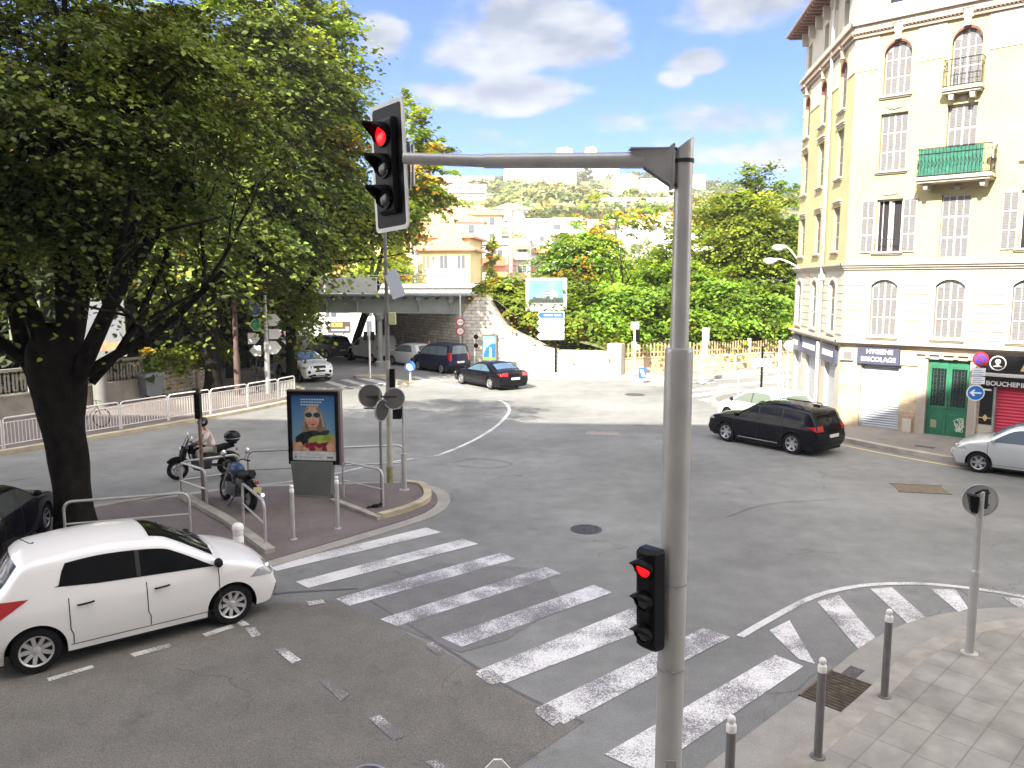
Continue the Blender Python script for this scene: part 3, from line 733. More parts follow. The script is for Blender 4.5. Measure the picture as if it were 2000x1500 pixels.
# butcher's shop front
shopsign(XM, 4.72, 9.4, 2.52, 3.12, M_blackg, .16, 'shop_sign')
sg = [o for o in col.objects if o.name.startswith('shop_sign')][-1]
text('lettering', 'B', .62, M_gold, sg, XM @ TF(6.05, -.17, 2.8), shear=.35, sx=1.1)
text('lettering', 'oucherie', .42, M_gold, sg, XM @ TF(7.15, -.17, 2.78), shear=.35)
q = MB(XM); q.lathe([(.25, -.004), (.25, .004), (.215, .004), (.215, -.004), (.25, -.004)], (5.25, -.168, 2.84), 28, 'Y', cap=False)
q.sphere((5.25, -.166, 2.89), .085, sc=(1, .1, 1)); q.box(5.12, 5.38, -.17, -.163, 2.72, 2.745); q.xprism([(5.17, 2.76), (5.33, 2.76), (5.25, 2.82)], -.17, -.163); q.build('round_emblem', mat('emblem_grey', (.6, .6, .55), .5), sg)
q = MB(XM); q.box(4.72, 9.4, -.34, 0, 2.4, 2.5); q.build('awning_case', M_shut, bld, bevel=.01)
shopsign(XM, 4.78, 9.3, 2.03, 2.38, M_blackg, .1, 'shop_sign'); sg2 = [o for o in col.objects if o.name.startswith('shop_sign')][-1]
text('lettering', 'BOUCHERIE -', .21, M_lett, sg2, XM @ TF(4.93, -.105, 2.14), align='LEFT', sx=1.04, off=.008)
q = MB(XM); q.box(4.78, 5.16, -.05, 0, .72, 2.03); pn = q.build('shopfront_panel', M_blackg, bld)
q = MB(XM); q.box(4.86, 5.1, -.058, -.051, 1.88, 1.94); q.build('panel_stripe', M_lett, pn)
q = MB(XM); q.box(4.78, 5.16, -.058, -.051, .93, .96).xprism([(4.97, .82), (5.06, .945), (4.97, 1.07), (4.88, .945)], -.066, -.059); q.build('diamond_ornament', M_gold, pn)
q = MB(XM); q.box(4.78, 5.19, -.055, 0, .13, .7); q.build('shopfront_base', M_pale, bld)
q = MB(XM); q.box(5.17, 5.24, -.05, .05, .13, 2.03); q.build('shopfront_post', galv, bld)

# first ledge
def ledge(s, z0, z1, d, m, name='cornice', steps=1, x0=0, xs0=-.1):
    q = MB(XM); q2 = MB(XS)
    for k in range(steps):
        a = z0 + (z1 - z0) * k / steps; b_ = z0 + (z1 - z0) * (k + 1) / steps; dd = d * (k + 1) / steps
        e = dd * .4; q.add([(x, y, z) for z in (a, b_) for x, y in ((-e * .95, -dd), (ML, -dd), (ML, .05), (0, .05))], [(0, 3, 2, 1), (4, 5, 6, 7), (0, 1, 5, 4), (1, 2, 6, 5), (3, 0, 4, 7)])
        q2.add([(x, y, z) for z in (a, b_) for x, y in ((xs0, -dd), (SL + e * .95, -dd), (SL, .05), (xs0, .05))], [(0, 3, 2, 1), (4, 5, 6, 7), (0, 1, 5, 4), (2, 3, 7, 6), (3, 0, 4, 7)])
    q.build(name, m, bld); q2.build(name, m, bld)
ledge(None, 3.2, 3.38, .26, M_trim, steps=2)
# first floor: limestone courses around arched windows
def arched_floor(xf, Lw, cs, wd, z0, z1, parent):
    holes = [(c - wd / 2, c + wd / 2, z0 + .2, z0 + 2.25, .22) for c in cs]
    wall(xf, 0, Lw, z0, z1, holes, .22, M_stonew, parent)
    q = MB(xf); edges = [0.0] + [v for c in cs for v in (c - wd / 2 - .2, c + wd / 2 + .2)] + [Lw]
    for i in range(0, len(edges), 2):
        a, b_ = edges[i], edges[i + 1]
        if b_ - a < .15: continue
        q = MB(xf)
        for k in range(7):
            za = z0 + .18 + k * .31
            q.box(a + .01, b_ - .01, -.035, .0, za, za + .285)
        q.build('stone_courses', M_stonew, parent, bevel=.008)
    for h in holes:
        surround(xf, *h[:4], h[4], parent, .12, .05)
        shutters(xf, h[0] + .02, h[1] - .02, h[2], h[3] - .02, h[4], .1, parent)
        sill(xf, h[0], h[1], h[2], parent)
    for i in range(len(cs) - 1):
        q = MB(xf); m_ = (cs[i] + cs[i + 1]) / 2; q.box(m_ - .35, m_ + .35, -.03, 0, z1 - .28, z1 - .12)
        q.build('terracotta_inlay', mat('worn_terracotta', (.5, .32, .25), .85, var=.25, scale=14), parent)
arched_floor(XM, ML, MC, .92, 3.38, 6.0, bld)
arched_floor(XS, SL, SC, .95, 3.38, 6.0, bld)
ledge(None, 6.0, 6.24, .2, M_trim, steps=3)
# upper floors
wd = .92
lo = {0: (6.64, 8.5), 1: (9.5, 11.55), 2: (12.12, 14.0)}
holes = []
for i, c in enumerate(MC):
    bal = i % 2 == 1
    holes.append((c - wd / 2 + (.03 if not bal else 0), c + wd / 2, 6.36 if bal else 6.64, 8.5, 0))
    holes.append((c - wd / 2, c + wd / 2, 9.2 if bal else 9.5, 11.5, 0))
    holes.append((c - wd / 2, c + wd / 2, 12.12, 14.0, .45))
wall(XM, 0, ML, 6.24, 14.25, holes, .26, M_cream, bld)
for i, c in enumerate(MC):
    bal = i % 2 == 1; h2, h3, h4 = holes[3 * i:3 * i + 3]
    opened = i in (0, 2)
    if opened:
        q = MB(XM); q.box(h2[0], h2[1], .24, .26, h2[2], h2[3]); q.build('window_opening', M_inside, bld)
        fr = MB(XM); fr.box(h2[0], h2[0] + .06, .12, .17, h2[2], h2[3]).box(h2[1] - .06, h2[1], .12, .17, h2[2], h2[3]).box(h2[0], h2[1], .12, .17, h2[3] - .06, h2[3]).box(c - .03, c + .05, .12, .17, h2[2], h2[3])
        fr.build('window_frame', M_shut, bld)
        q = MB(XM); q.box(c + .06, c + .12, .19, .21, h2[2], h2[3]).box(h2[0] + .16, h2[0] + .19, .19, .21, h2[2], h2[3]); q.build('curtain', mat('pale_curtain', (.55, .5, .55), .9), bld)
        for a in (h2[0] - .5, h2[1] + .03): shutters(XM, a, a + .46, h2[2] - .03, h2[3], 0, -.06, bld, 1, 2, 3, 'open_shutter')
        q = MB(XM); q.tube([(h2[0], -.09, h2[2] + .42), (h2[1], -.09, h2[2] + .42)], .012, 5)
        for k in range(9): q.tube([(h2[0] + .05 + k * .103, -.09, h2[2] + .02), (h2[0] + .05 + k * .103 + (.03 if k % 2 else -.03), -.09, h2[2] + .22), (h2[0] + .05 + k * .103, -.09, h2[2] + .42)], .008, 4)
        q.build('window_railing', darkm, bld)
    else: shutters(XM, h2[0] + .02, h2[1] - .02, h2[2], h2[3], 0, .06, bld, rows=3)
    shutters(XM, h3[0] + .02, h3[1] - .02, h3[2], h3[3], 0, .14, bld)
    shutters(XM, h4[0] + .02, h4[1] - .02, h4[2], h4[3] - .02, .44, .16, bld)
    if not bal:
        sill(XM, *h2[:3], bld); sill(XM, *h3[:3], bld); sill(XM, *h4[:3], bld)
    # carved swag over the windows
    for zc in (8.72, 11.72):
        q = MB(XM)
        if not (bal and zc > 9): q.lathe([(.1, -.05), (.1, 0), (.04, -.04)], (c, 0, zc), 12, 'Y').tube(catmull([(c - .3, -.01, zc + .02), (c - .16, -.03, zc - .06), (c, -.03, zc - .03), (c + .16, -.03, zc - .06), (c + .3, -.01, zc + .02)], 3), .022, 5)
        if q.v: q.build('carved_ornament', M_trim, bld)
    # keystone and red-brown arch intrados, shade of the reveal painted into its colour
    q = MB(XM); q.box(c - .1, c + .1, -.14, .0, 13.98, 14.24).box(c - .15, c + .15, -.09, 0, 14.24, 14.6); q.build('keystone', M_trim, bld)
    pts = arch_pts(h4[0] + .01, h4[1] - .01, 13.54, .44); q = MB(XM); n = len(pts)
    q.add([(x, .0, z) for x, z in pts] + [(x, .15, z - .006) for x, z in pts] + [(x, 0, z - .05) for x, z in pts] + [(x, .15, z - .05) for x, z in pts],
          [(i_, i_ + 1, n + i_ + 1, n + i_) for i_ in range(n - 1)] + [(2 * n + i_, 3 * n + i_, 3 * n + i_ + 1, 2 * n + i_ + 1) for i_ in range(n - 1)] + [(i_, 2 * n + i_, 2 * n + i_ + 1, i_ + 1) for i_ in range(n - 1)])
    q.build('arch_lining', mat('arch_shade_red', (.20, .07, .05), .8), bld)
    if bal:
        for z, w2, dp, netted in ((9.02, 1.16, .78, i == 1), (11.95, .62, .42, False)):
            q = MB(XM); q.box(c - w2, c + w2, -dp, .0, z - .06, z + .06).box(c - w2 + .06, c + w2 - .06, -dp + .06, 0, z - .14, z - .06)
            for k in (-1, 1):
                a = c + k * (w2 - .3); q.xprism([(a - .09, z - .14), (a + .09, z - .14), (a + .06, z - .34), (a - .06, z - .34)], -dp * .75, 0)
            q.lathe([(.0, -.12), (.13, -.03), (.13, 0)], (c, 0, z - .26), 12, 'Y')
            bal_o = q.build('balcony', M_trim, bld, bevel=.01)
            q = MB(XM); hh = 1.0 if w2 > 1 else .95
            P = [(c - w2 + .05, 0), (c - w2 + .05, -dp + .05), (c + w2 - .05, -dp + .05), (c + w2 - .05, 0)]
            for zz in (z + .1, z + hh): q.tube([(x, y, zz) for x, y in P], .016, 5)
            q.tube([(x, y, z + hh - .18) for x, y in P], .009, 4)
            for (xa, ya), (xb, yb) in zip(P[:-1], P[1:]):
                n = max(3, int(math.hypot(xb - xa, yb - ya) / .11))
                for k in range(n + 1):
                    t_ = k / n; x, y = xa + (xb - xa) * t_, ya + (yb - ya) * t_; q.tube([(x, y, z + .06), (x, y, z + hh)], .008, 4)
                    if w2 > 1 and k < n:
                        xm, ym = xa + (xb - xa) * (k + .5) / n, ya + (yb - ya) * (k + .5) / n; q.tube([(x, y, z + .35), (xm, ym, z + .5), (x, y, z + .65)], .007, 4)
            q.build('balcony_railing', darkm, bal_o)
            if netted:
                q = MB(XM); q.box(c - w2 + .1, c + w2 - .3, -dp + .07, -dp + .085, z + .1, z + hh - .02).box(c - w2 + .07, c - w2 + .085, -dp + .1, -.05, z + .1, z + hh - .02)
                q.build('green_privacy_screen', mat('green_mesh_cloth', (.025, .13, .09), .85, var=.35, scale=10), bal_o)
                q = MB(XM); q.lathe([(.13, -.01), (.13, .01)], (c + w2 - .02, -dp + .1, z + hh + .02), 16, 'Y').cyl((c + w2 - .02, -dp + .1, z + .5), (c + w2 - .02, -dp + .1, z + hh), .015); q.build('small_dish', M_shut, bal_o)
# side facade, upper floors
hs = []
for c in SC:
    hs += [(c - .48, c + .48, 6.75, 8.45, 0), (c - .48, c + .48, 9.55, 11.4, 0), (c - .48, c + .48, 12.1, 13.95, .45)]
wall(XS, 0, SL, 6.24, 14.25, hs, .26, M_cream, bld)
for h in hs:
    shutters(XS, h[0] + .02, h[1] - .02, h[2], h[3] - .02, h[4], .14, bld); sill(XS, *h[:3], bld)
    if not h[4]:
        q = MB(XS); q.box(h[0] - .1, h[1] + .1, -.1, 0, h[3] + .18, h[3] + .26).box(h[0] - .04, h[1] + .04, -.05, 0, h[3] + .1, h[3] + .18); q.build('window_hood', M_trim, bld)
    else:
        c = (h[0] + h[1]) / 2; q = MB(XS); q.box(c - .1, c + .1, -.14, .0, 13.98, 14.24).box(c - .15, c + .15, -.09, 0, 14.24, 14.6); q.build('keystone', M_trim, bld)
        pts = arch_pts(h[0] + .01, h[1] - .01, 13.5, .43); q = MB(XS); n = len(pts)
        q.add([(x, .0, z) for x, z in pts] + [(x, .15, z) for x, z in pts] + [(x, 0, z - .06) for x, z in pts] + [(x, .15, z - .06) for x, z in pts], [(2 * n + i_, 3 * n + i_, 3 * n + i_ + 1, 2 * n + i_ + 1) for i_ in range(n - 1)] + [(i_, 2 * n + i_, 2 * n + i_ + 1, i_ + 1) for i_ in range(n - 1)])
        q.build('arch_lining', MATS['arch_shade_red'], bld)
# pale frieze, brick band with gaps at the keystones, attic
for xf, Lw, cs in ((XM, ML, MC), (XS, SL, SC)):
    q = MB(xf); e = [0.0] + [v for c in cs for v in (c - .64, c + .64)] + [Lw]
    for i in range(0, len(e), 2):
        if e[i + 1] - e[i] > .1: q = MB(xf); q.box(e[i] + .001, e[i + 1], -.03, 0, 13.1, 14.25); q.build('frieze', M_pale, bld)
    q = MB(xf); e = [-.05] + [v for c in cs for v in (c - .16, c + .16)] + [Lw + .05]
    for i in range(0, len(e), 2):
        q.box(e[i], e[i + 1], -.12, .0, 14.26, 14.36).box(e[i], e[i + 1], -.2, 0, 14.4, 14.52)
        k = e[i] + .03
        while k < e[i + 1] - .05: q.box(k, k + .06, -.17, -.0, 14.36, 14.4); k += .12
    q.build('brick_band', M_terra, bld)
    q = MB(xf); q.box(0, Lw, -.0, .1, 14.25, 14.54); q.build('wall', M_pale, bld)
ledge(None, 14.55, 14.8, .24, M_trim, steps=2)
wall(XM, 0, ML, 14.8, 16.9, [(c - .4, c + .4, 15.25, 16.3, 0) for c in MC], .2, M_pale, bld)
wall(XS, 0, SL, 14.8, 16.9, [(c - .35, c + .35, 15.2, 16.2, 0) for c in SC], .2, M_pale, bld)
for xf, cs in ((XM, MC), (XS, SC)):
    for c in cs: q = MB(xf); q.box(c - .4, c + .4, .18, .2, 15.2, 16.3); q.build('attic_window', M_glassd, bld)
# body behind the facades and overhanging roof
A0 = Vector((0, 0)); mR = XM @ Vector((ML, 0, 0)); mRb = XM @ Vector((ML, 12, 0)); sB = XS @ Vector((0, 0, 0)); sBb = XS @ Vector((0, 9, 0))
ptsb = [(XM @ Vector((.02, .32, 0))), (XM @ Vector((ML - .01, .32, 0))), mRb, sBb, (XS @ Vector((.01, .32, 0)))]
q = MB(); q.prism([(p.x, p.y) for p in ptsb], 0, 16.88); q.build('building_core', M_pale, bld)
q = MB(XS); q.add([(0, 0, 0), (0, 9, 0), (0, 9, 16.9), (0, 0, 16.9)], [(0, 1, 2, 3)]); q.build('wall', M_cream, bld)
ov = .75
rp = [XS @ Vector((SL + .2, -ov, 0)), XM @ Vector((ML, -ov, 0)), XM @ Vector((ML, 12.5, 0)), XS @ Vector((-ov, 9.5, 0)), XS @ Vector((-ov, -ov, 0))]
q = MB(); q.prism([(p.x, p.y) for p in rp], 16.9, 17.05)
c_ = sum((Vector((p.x, p.y, 0)) for p in rp), Vector()) / 5
q.add([(p.x, p.y, 17.05) for p in rp] + [(c_.x, c_.y, 19.8)], [(i, (i + 1) % 5, 5) for i in range(5)])
rf = q.build('roof', mat('roof_tiles', (.30, .13, .10), .85, var=.25, scale=5, bump=.5), bld)
for xf, Lw in ((XM, ML), (XS, SL)):
    q = MB(xf); k = -.5 if xf is XS else .1
    while k < Lw: q.box(k, k + .1, -ov + .03, 0, 16.78, 16.895); k += .42
    q.build('rafter', mat('eaves_wood', (.22, .13, .12), .8, var=.2), rf)
    k = .3
    while k < Lw: q = MB(xf); q.xprism([(k, 16.78), (k + .14, 16.78), (k + .14, 16.2), (k, 16.45)], -.28, 0); q.build('eaves_bracket', M_trim, rf); k += 1.25
q = MB(); q.tube([(p.x, p.y, 16.98) for p in (rp[3], rp[4], rp[0], rp[1])], .07, 6); q.build('gutter_pipe', M_terra, rf)
# drain pipe at the side facade
q = MB(XS); q.cyl((5.55, -.18, .15), (5.55, -.18, 3.1), .07, n=10).cyl((5.4, -.14, 3.38), (5.4, -.14, 16.7), .06, n=10); q.cbox(5.4, -.14, 5.75, .24, .2, .25)
q.build('drain_pipe', M_shut, bld)
# the two street lamps fixed to the wall
for px, py, dd in ((1525, 485, 38.6), (1508, 511, 37.2)):
    p = D(px, py, dd)
    t = thing('street_lamp', 'white curved wall lamp on the corner of the cream building, ' + ('the upper of the two' if py < 500 else 'the lower of the two'), 'street lamp', (p.x, p.y, p.z), 0)
    wx = 13.55 - p.x; wy = (38.1 if py < 500 else 36.9) - p.y
    q = MB(); q.tube(catmull([(wx, wy, -.55), (wx * .6, wy * .6, -.12), (wx * .25, wy * .25, .1), (.05, 0, .12)], 5), .035, 7); q.build('arm', white, t)
    q = MB(); q.sphere((-.1, 0, .05), .3, sc=(1.1, .55, .42)); q.build('lamp_head', white, t, smooth=180)
    q = MB(); q.sphere((-.1, 0, -.03), .24, sc=(1.0, .5, .4)); q.build('lamp_glass', mat('lamp_glass', (.5, .5, .48), .1), t, smooth=180)
# ================================================================ building the photograph was taken from (behind the camera, casts the shade)
hb = thing('apartment_building', 'plain pale building behind the viewpoint whose shade covers the junction', 'building', (0, -1.2, 0), PI + R(-4))
q = MB(); hz_ = [(x, x + 1.3, z, z + 1.7, 0) for z in (3.6, 6.8, 10, 13.2, 16.4, 19.6) for x in range(-46, 46, 4)]
q.box(-50, 50, .26, 13, 0, 24.7); q.build('building_core', M_pale, hb)
wall(Matrix.Identity(4), -50, 50, 0, 24.7, hz_, .22, M_pale, hb)
q = MB(); q.box(-50.3, 50.3, -.35, 13.3, 24.7, 25.0); q.build('roof_slab', M_trim, hb)
q = MB(); [q.box(h[0], h[1], .2, .24, h[2], h[3]) for h in hz_[:1]]

# ================================================================ signal gantry by the camera
px0, py0 = 1.33, 6.3
t = thing('traffic_signal', 'tall grey signal gantry with an overhead arm and a red repeater', 'traffic light', (px0, py0, .12))
q = MB(); q.cyl((0, 0, 0), (0, 0, 4.84), .112, n=24); q.lathe([(.112, 4.84), (.108, 4.865), (.075, 4.87)], n=24, cap=False)
q.lathe([(.17, 0), (.17, .03), (.115, .04)], n=24, cap=False); q.build('lower_pole', greyp, t, smooth=40)
q = MB(); n = 24; r = .071
vs = [(r * math.cos(2 * PI * k / n), r * math.sin(2 * PI * k / n), 4.85) for k in range(n)] + [(r * math.cos(2 * PI * k / n), r * math.sin(2 * PI * k / n), 6.40 + (r * math.cos(2 * PI * k / n) + r) * .75) for k in range(n)]
q.add(vs, [(k, (k + 1) % n, n + (k + 1) % n, n + k) for k in range(n)] + [tuple(range(n, 2 * n))]); q.build('upper_pole', greyp, t, smooth=40)
q = MB(); a0 = Vector((-.09, 0, 6.3)); a1 = Vector((-2.22, .42, 6.40))
q.tube([(-.3, .055, 6.33), (-1.55, .30, 6.36)], [.064, .058], 16).tube([(-1.55, .30, 6.36), a1], [.05, .048], 16); q.lathe([(.064, 0)], n=3, cap=False) if False else None
q.build('arm', greyp, t, smooth=40)
q = MB()
for sgn in (-1, 1):
    P = [(-.09, .016 + sgn * .052, 6.42), (-.42, .075 + sgn * .052, 6.40), (-.30, .055 + sgn * .052, 6.27), (-.09, .016 + sgn * .052, 6.12)]
    q.add([(x, y, z) for x, y, z in P] + [(x, y + .008 * sgn, z) for x, y, z in P], [(0, 1, 2, 3), (7, 6, 5, 4), (0, 4, 5, 1), (1, 5, 6, 2), (2, 6, 7, 3), (3, 7, 4, 0)])
q.box(-.1, -.082, -.06, .08, 6.1, 6.44); q.box(-.42, -.09, -.04, .1, 6.405, 6.415); q.build('gusset', galv, t)
q = MB()
for z in (6.13, 6.4): q.cyl((-.09, -.05, z), (-.065, -.05, z), .012, n=8)
q.lathe([(.07, 0), (.078, .0), (.078, .03), (.07, .03)], (0, 0, 6.3), 20, cap=False); q.build('clamp', darkm, t)

def signal_head(par, loc, rz, tilt, hw, hh, rl, lit=0, board=True, name='signal_head'):
    h = MB(); d = .05 if board else .12
    sec = [(-hw, 0), (-hw * .92, -d), (-hw * .5, -d * 1.12), (hw * .5, -d * 1.12), (hw * .92, -d), (hw, 0)]
    nn = len(sec); zz = [-hh, -hh + .03, hh - .03, hh]; sc = [.9, 1, 1, .9]
    vs = [(x * s_, y * (1 if s_ == 1 else .75), z) for z, s_ in zip(zz, sc) for x, y in sec]
    h.add(vs, [(i * nn + k, i * nn + (k + 1) % nn, (i + 1) * nn + (k + 1) % nn, (i + 1) * nn + k) for i in range(3) for k in range(nn)] + [tuple(range(nn))[::-1], tuple(3 * nn + k for k in range(nn))])
    o = h.build(name, black, par, bevel=.006); o.location = loc; o.rotation_euler = (0, tilt, rz)
    if board:
        def rr(w_, hh_, r_):
            P = []
            for cx, cz, a in ((w_ - r_, hh_ - r_, 0), (-w_ + r_, hh_ - r_, 90), (-w_ + r_, -hh_ + r_, 180), (w_ - r_, -hh_ + r_, 270)):
                P += [(cx + r_ * math.cos(R(a + k * 18)), cz + r_ * math.sin(R(a + k * 18))) for k in range(6)]
            return P
        q = MB(); q.xprism(rr(hw + .115, hh + .14, .05), .0, .008); q.build('backboard', black, o)
        P1, P2 = rr(hw + .115, hh + .14, .05), rr(hw + .082, hh + .105, .03); q = MB(); k_ = len(P1)
        q.add([(x, -.002, z) for x, z in P1 + P2] + [(x, .012, z) for x, z in P1], [(i, (i + 1) % k_, k_ + (i + 1) % k_, k_ + i) for i in range(k_)] + [(i, (i + 1) % k_, 2 * k_ + (i + 1) % k_, 2 * k_ + i) for i in range(k_)]); q.build('white_border', white, o)
    step = (hh - .01) * 2 / 3
    for k in range(3):
        z = step * (1 - k); y = -d * 1.12
        q = MB(); q.sphere((0, y + .0, z), rl, 20, 12, (1, .28, 1)); q.build('lamp_lens', redlamp if k == lit else lensd, o, smooth=180)
        q = MB(); m_ = 16; R0 = rl * 1.12; P = []
        for j in range(m_ + 1):
            a = PI * (-.12 + 1.24 * j / m_); reach = rl * (1.7 * max(0, math.sin(a)) ** 1.2 + .32)
            P += [(R0 * math.cos(a), y, z + R0 * math.sin(a)), (R0 * math.cos(a) * .93, y - reach, z + R0 * math.sin(a) * .93 - .01)]
        q.add(P, [(2 * j, 2 * j + 1, 2 * j + 3, 2 * j + 2) for j in range(m_)])
        q.lathe([(R0, 0), (R0, -.02), (rl * .98, -.02), (rl * .98, 0)], (0, y, z), 20, 'Y', cap=False); q.build('visor', black, o, smooth=50, solid=.004)
    return o
# red signal on the arm, seen at an angle, facing the near carriageway
hp = D(760, 326, 6.95)
signal_head(t, (hp.x - px0, hp.y - py0, hp.z - .12), R(-47), R(-3.2), .13, .40, .093)
q = MB(); q.cbox(hp.x - px0 + .14, hp.y - py0 - .02 + .09, hp.z - .12 + .02, .07, .06, .40).cbox(hp.x - px0 + .20, hp.y - py0 - .04 + .08, hp.z - .12 + .02, .02, .09, .34); q.build('bracket', galv, t, bevel=.005)
q = MB(); q.xprism([(-.045, 1.0), (.045, 1.0), (.045, 1.42), (-.045, 1.42)], -.118, -.105); q.cyl((.0, -.125, 1.05), (0, -.117, 1.05), .008, n=8); q.build('access_door', galv, t, bevel=.003)
for z in (2.18, 2.92): q = MB(); q.lathe([(.113, z), (.117, z), (.117, z + .02), (.113, z + .02)], n=24, cap=False); q.cbox(.0, -.119, z + .01, .03, .015, .024); q.build('steel_strap', galv, t, smooth=40)
for a in range(4): q = MB(); q.cyl((.15 * math.cos(a * PI / 2 + .6), .15 * math.sin(a * PI / 2 + .6), .02), (.15 * math.cos(a * PI / 2 + .6), .15 * math.sin(a * PI / 2 + .6), .06), .012, n=6); q.build('anchor_bolt', galv, t)
lp = D(1272, 1165, 6.22)
signal_head(t, (lp.x - px0 + .03, lp.y - py0, lp.z - .12), R(-50), R(-1.5), .105, .42, .078, board=False)
q = MB()
for z in (.27, -.12, -.2): q.cbox(-.11, .0, lp.z - .12 + z, .09, .05, .06)
q.build('bracket', black, t)

# ================================================================ bollards
def bollard(px, py, lab, z, r=.047, h=1.2, m=None, grp='bollards', dark=True, loc=None):
    x, y = loc or G(px, py, z)
    t = thing('bollard', lab, 'bollard', (x, y, z), 0, grp)
    q = MB(); q.cyl((0, 0, -.02), (0, 0, h - .17), r, n=18); q.lathe([(r + .04, 0), (r + .038, .012), (r, .014)], n=18, cap=False); q.build('post', m, t, smooth=40)
    q = MB(); q.lathe([(r + .002, h - .17), (r + .003, h - .1), (r * .9, h - .088), (r * .5, h - .08)] + [(.042 * math.sin(a), h - .045 - .045 * math.cos(a)) for a in [PI * (.2 + .8 * i / 8) for i in range(9)]], n=18); q.build('ball_cap', white, t, smooth=50)
    return t
bollard(1597, 1478, 'grey bollard with a white ball top beside the storm drain', .12, m=brownp)
bollard(1727, 1360, 'grey bollard with a white ball top between the drain and the round mirror post', .12, m=brownp)
bollard(1421, 1618, 'grey ball topped bollard nearest the signal gantry, cut off by the lower edge', .12, m=brownp)
bollard(573, 1053, 'grey bollard with a white ball top in front of the advertising panel, left one', .05, m=greyp)
bollard(660, 1032, 'grey bollard with a white ball top in front of the advertising panel, right one', .05, m=greyp)
t = thing('bollard', 'short thick white bollard with grooved cap at the nose of the white hatchback', 'bollard', (*G(467, 1084), .04))
q = MB(); q.lathe([(.105, -.02), (.105, .36), (.1, .37), (.1, .39), (.105, .40), (.105, .48), (.1, .49)], n=22); q.build('post', white, t, smooth=30)
q = MB(); q.lathe([(.1, .49), (.118, .5), (.118, .56), (.1, .6), (.06, .63), (0.001, .64)], n=22, cap=False); q.build('cap', white, t, smooth=30)

# ================================================================ hoop railings on the island
def hoop(p0, p1, h, lab, z=.05, mid=.5, r=.03, grp='tubular hoop railings on the traffic island', plates=0):
    p0, p1 = Vector((*p0, 0)), Vector((*p1, 0)); d = p1 - p0; Lh = d.length; d.normalize(); rr_ = .17
    t = thing('hoop_railing', lab, 'railing', (p0.x, p0.y, z), math.atan2(d.y, d.x), grp)
    P = [(0, 0, -.02), (0, 0, h - rr_)] + [(rr_ - rr_ * math.cos(a), 0, h - rr_ + rr_ * math.sin(a)) for a in [PI / 2 * k / 5 for k in range(1, 6)]]
    P += [(Lh - rr_ + rr_ * math.sin(a), 0, h - rr_ + rr_ * math.cos(a)) for a in [PI / 2 * k / 5 for k in range(6)]] + [(Lh, 0, -.02)]
    q = MB(); q.tube(P, r, 10); q.build('hoop', greyp, t, smooth=50)
    q = MB(); q.cyl((0, 0, h * mid), (Lh, 0, h * mid), r * .8, n=8); q.build('mid_rail', greyp, t, smooth=50)
    return t
hoop((-8.42, 19.75), (-7.25, 20.65), .95, 'grey hoop railing along the rear edge of the island behind the parked motorcycle')
hoop((-8.42, 19.70), (-7.45, 18.85), .95, 'grey hoop railing standing across the left end of the island before the motorcycle')
hoop((-7.05, 20.75), (-3.02, 21.6), 1.0, 'long grey hoop railing running behind the advertising panel to the island tip')
hoop((-4.28, 19.65), (-3.13, 18.75), .98, 'short grey hoop railing at the right between bollard and tall post')
hoop((-6.1, 17.5), (-5.12, 15.95), .98, 'grey hoop railing behind the motorcycle rear wheel at the island front')
hoop((-9.3, 16.0), (-7.0, 16.75), .95, 'grey hoop railing seen over the roof of the white hatchback')
# ================================================================ advertising panel on the island
M_panel = mat('panel_stand_grey', (.17, .18, .165), .5, .2, var=.1, scale=3)
t = thing('advertising_panel', 'black framed advertising panel with a beach poster standing on the island', 'advertising panel', (-5.08, 20.05, .05), R(-6))
q = MB(); q.add([(-.52, -.14, 0), (.42, -.14, 0), (.42, .14, 0), (-.52, .14, 0), (-.62, -.1, .9), (.5, -.1, .9), (.5, .1, .9), (-.62, .1, .9)], [(0, 1, 5, 4), (1, 2, 6, 5), (2, 3, 7, 6), (3, 0, 4, 7), (4, 5, 6, 7)])
q.box(-.6, .5, -.2, .2, -.02, .02); q.build('stand', M_panel, t, bevel=.01)
q = MB(); fw = .68; zb, zt = .82, 2.72
q.box(-fw, fw, -.07, .1, zb, zb + .1).box(-fw, fw, -.07, .1, zt - .1, zt).box(-fw, -fw + .1, -.07, .1, zb + .1, zt - .1).box(fw - .1, fw, -.07, .1, zb + .1, zt - .1).box(-fw + .1, fw - .1, .0, .1, zb + .1, zt - .1)
fr_ = q.build('frame', black, t, bevel=.015)
q = MB(); q.box(fw - .001, fw + .05, -.08, .12, zb, zt + .02).box(-fw, fw, -.08, .12, zt, zt + .03); q.build('edge_trim', mat('bronze_trim', (.22, .17, .17), .4, .5), t)
# poster: flat printed shapes, each a thin layer
pw, pz0, pz1 = .575, .925, 2.615
def mblue():
    m = bpy.data.materials.new('poster_blue'); m.use_nodes = True; nt = m.node_tree; b_ = nt.nodes['Principled BSDF']
    tc_ = nt.nodes.new('ShaderNodeTexCoord'); s_ = nt.nodes.new('ShaderNodeSeparateXYZ'); nt.links.new(tc_.outputs['Object'], s_.inputs[0])
    r_ = nt.nodes.new('ShaderNodeValToRGB'); mp_ = nt.nodes.new('ShaderNodeMapRange'); mp_.inputs[1].default_value = 1.2; mp_.inputs[2].default_value = 2.6
    nt.links.new(s_.outputs[2], mp_.inputs[0]); nt.links.new(mp_.outputs[0], r_.inputs[0]); nt.links.new(r_.outputs[0], b_.inputs['Base Color'])
    r_.color_ramp.elements[0].color = (.25, .48, .55, 1); r_.color_ramp.elements[1].color = (.03, .14, .42, 1); b_.inputs['Roughness'].default_value = .25
    return m
q = MB(); q.box(-pw, pw, -.012, -.003, pz0, pz1); poster = q.build('poster', mblue(), t)
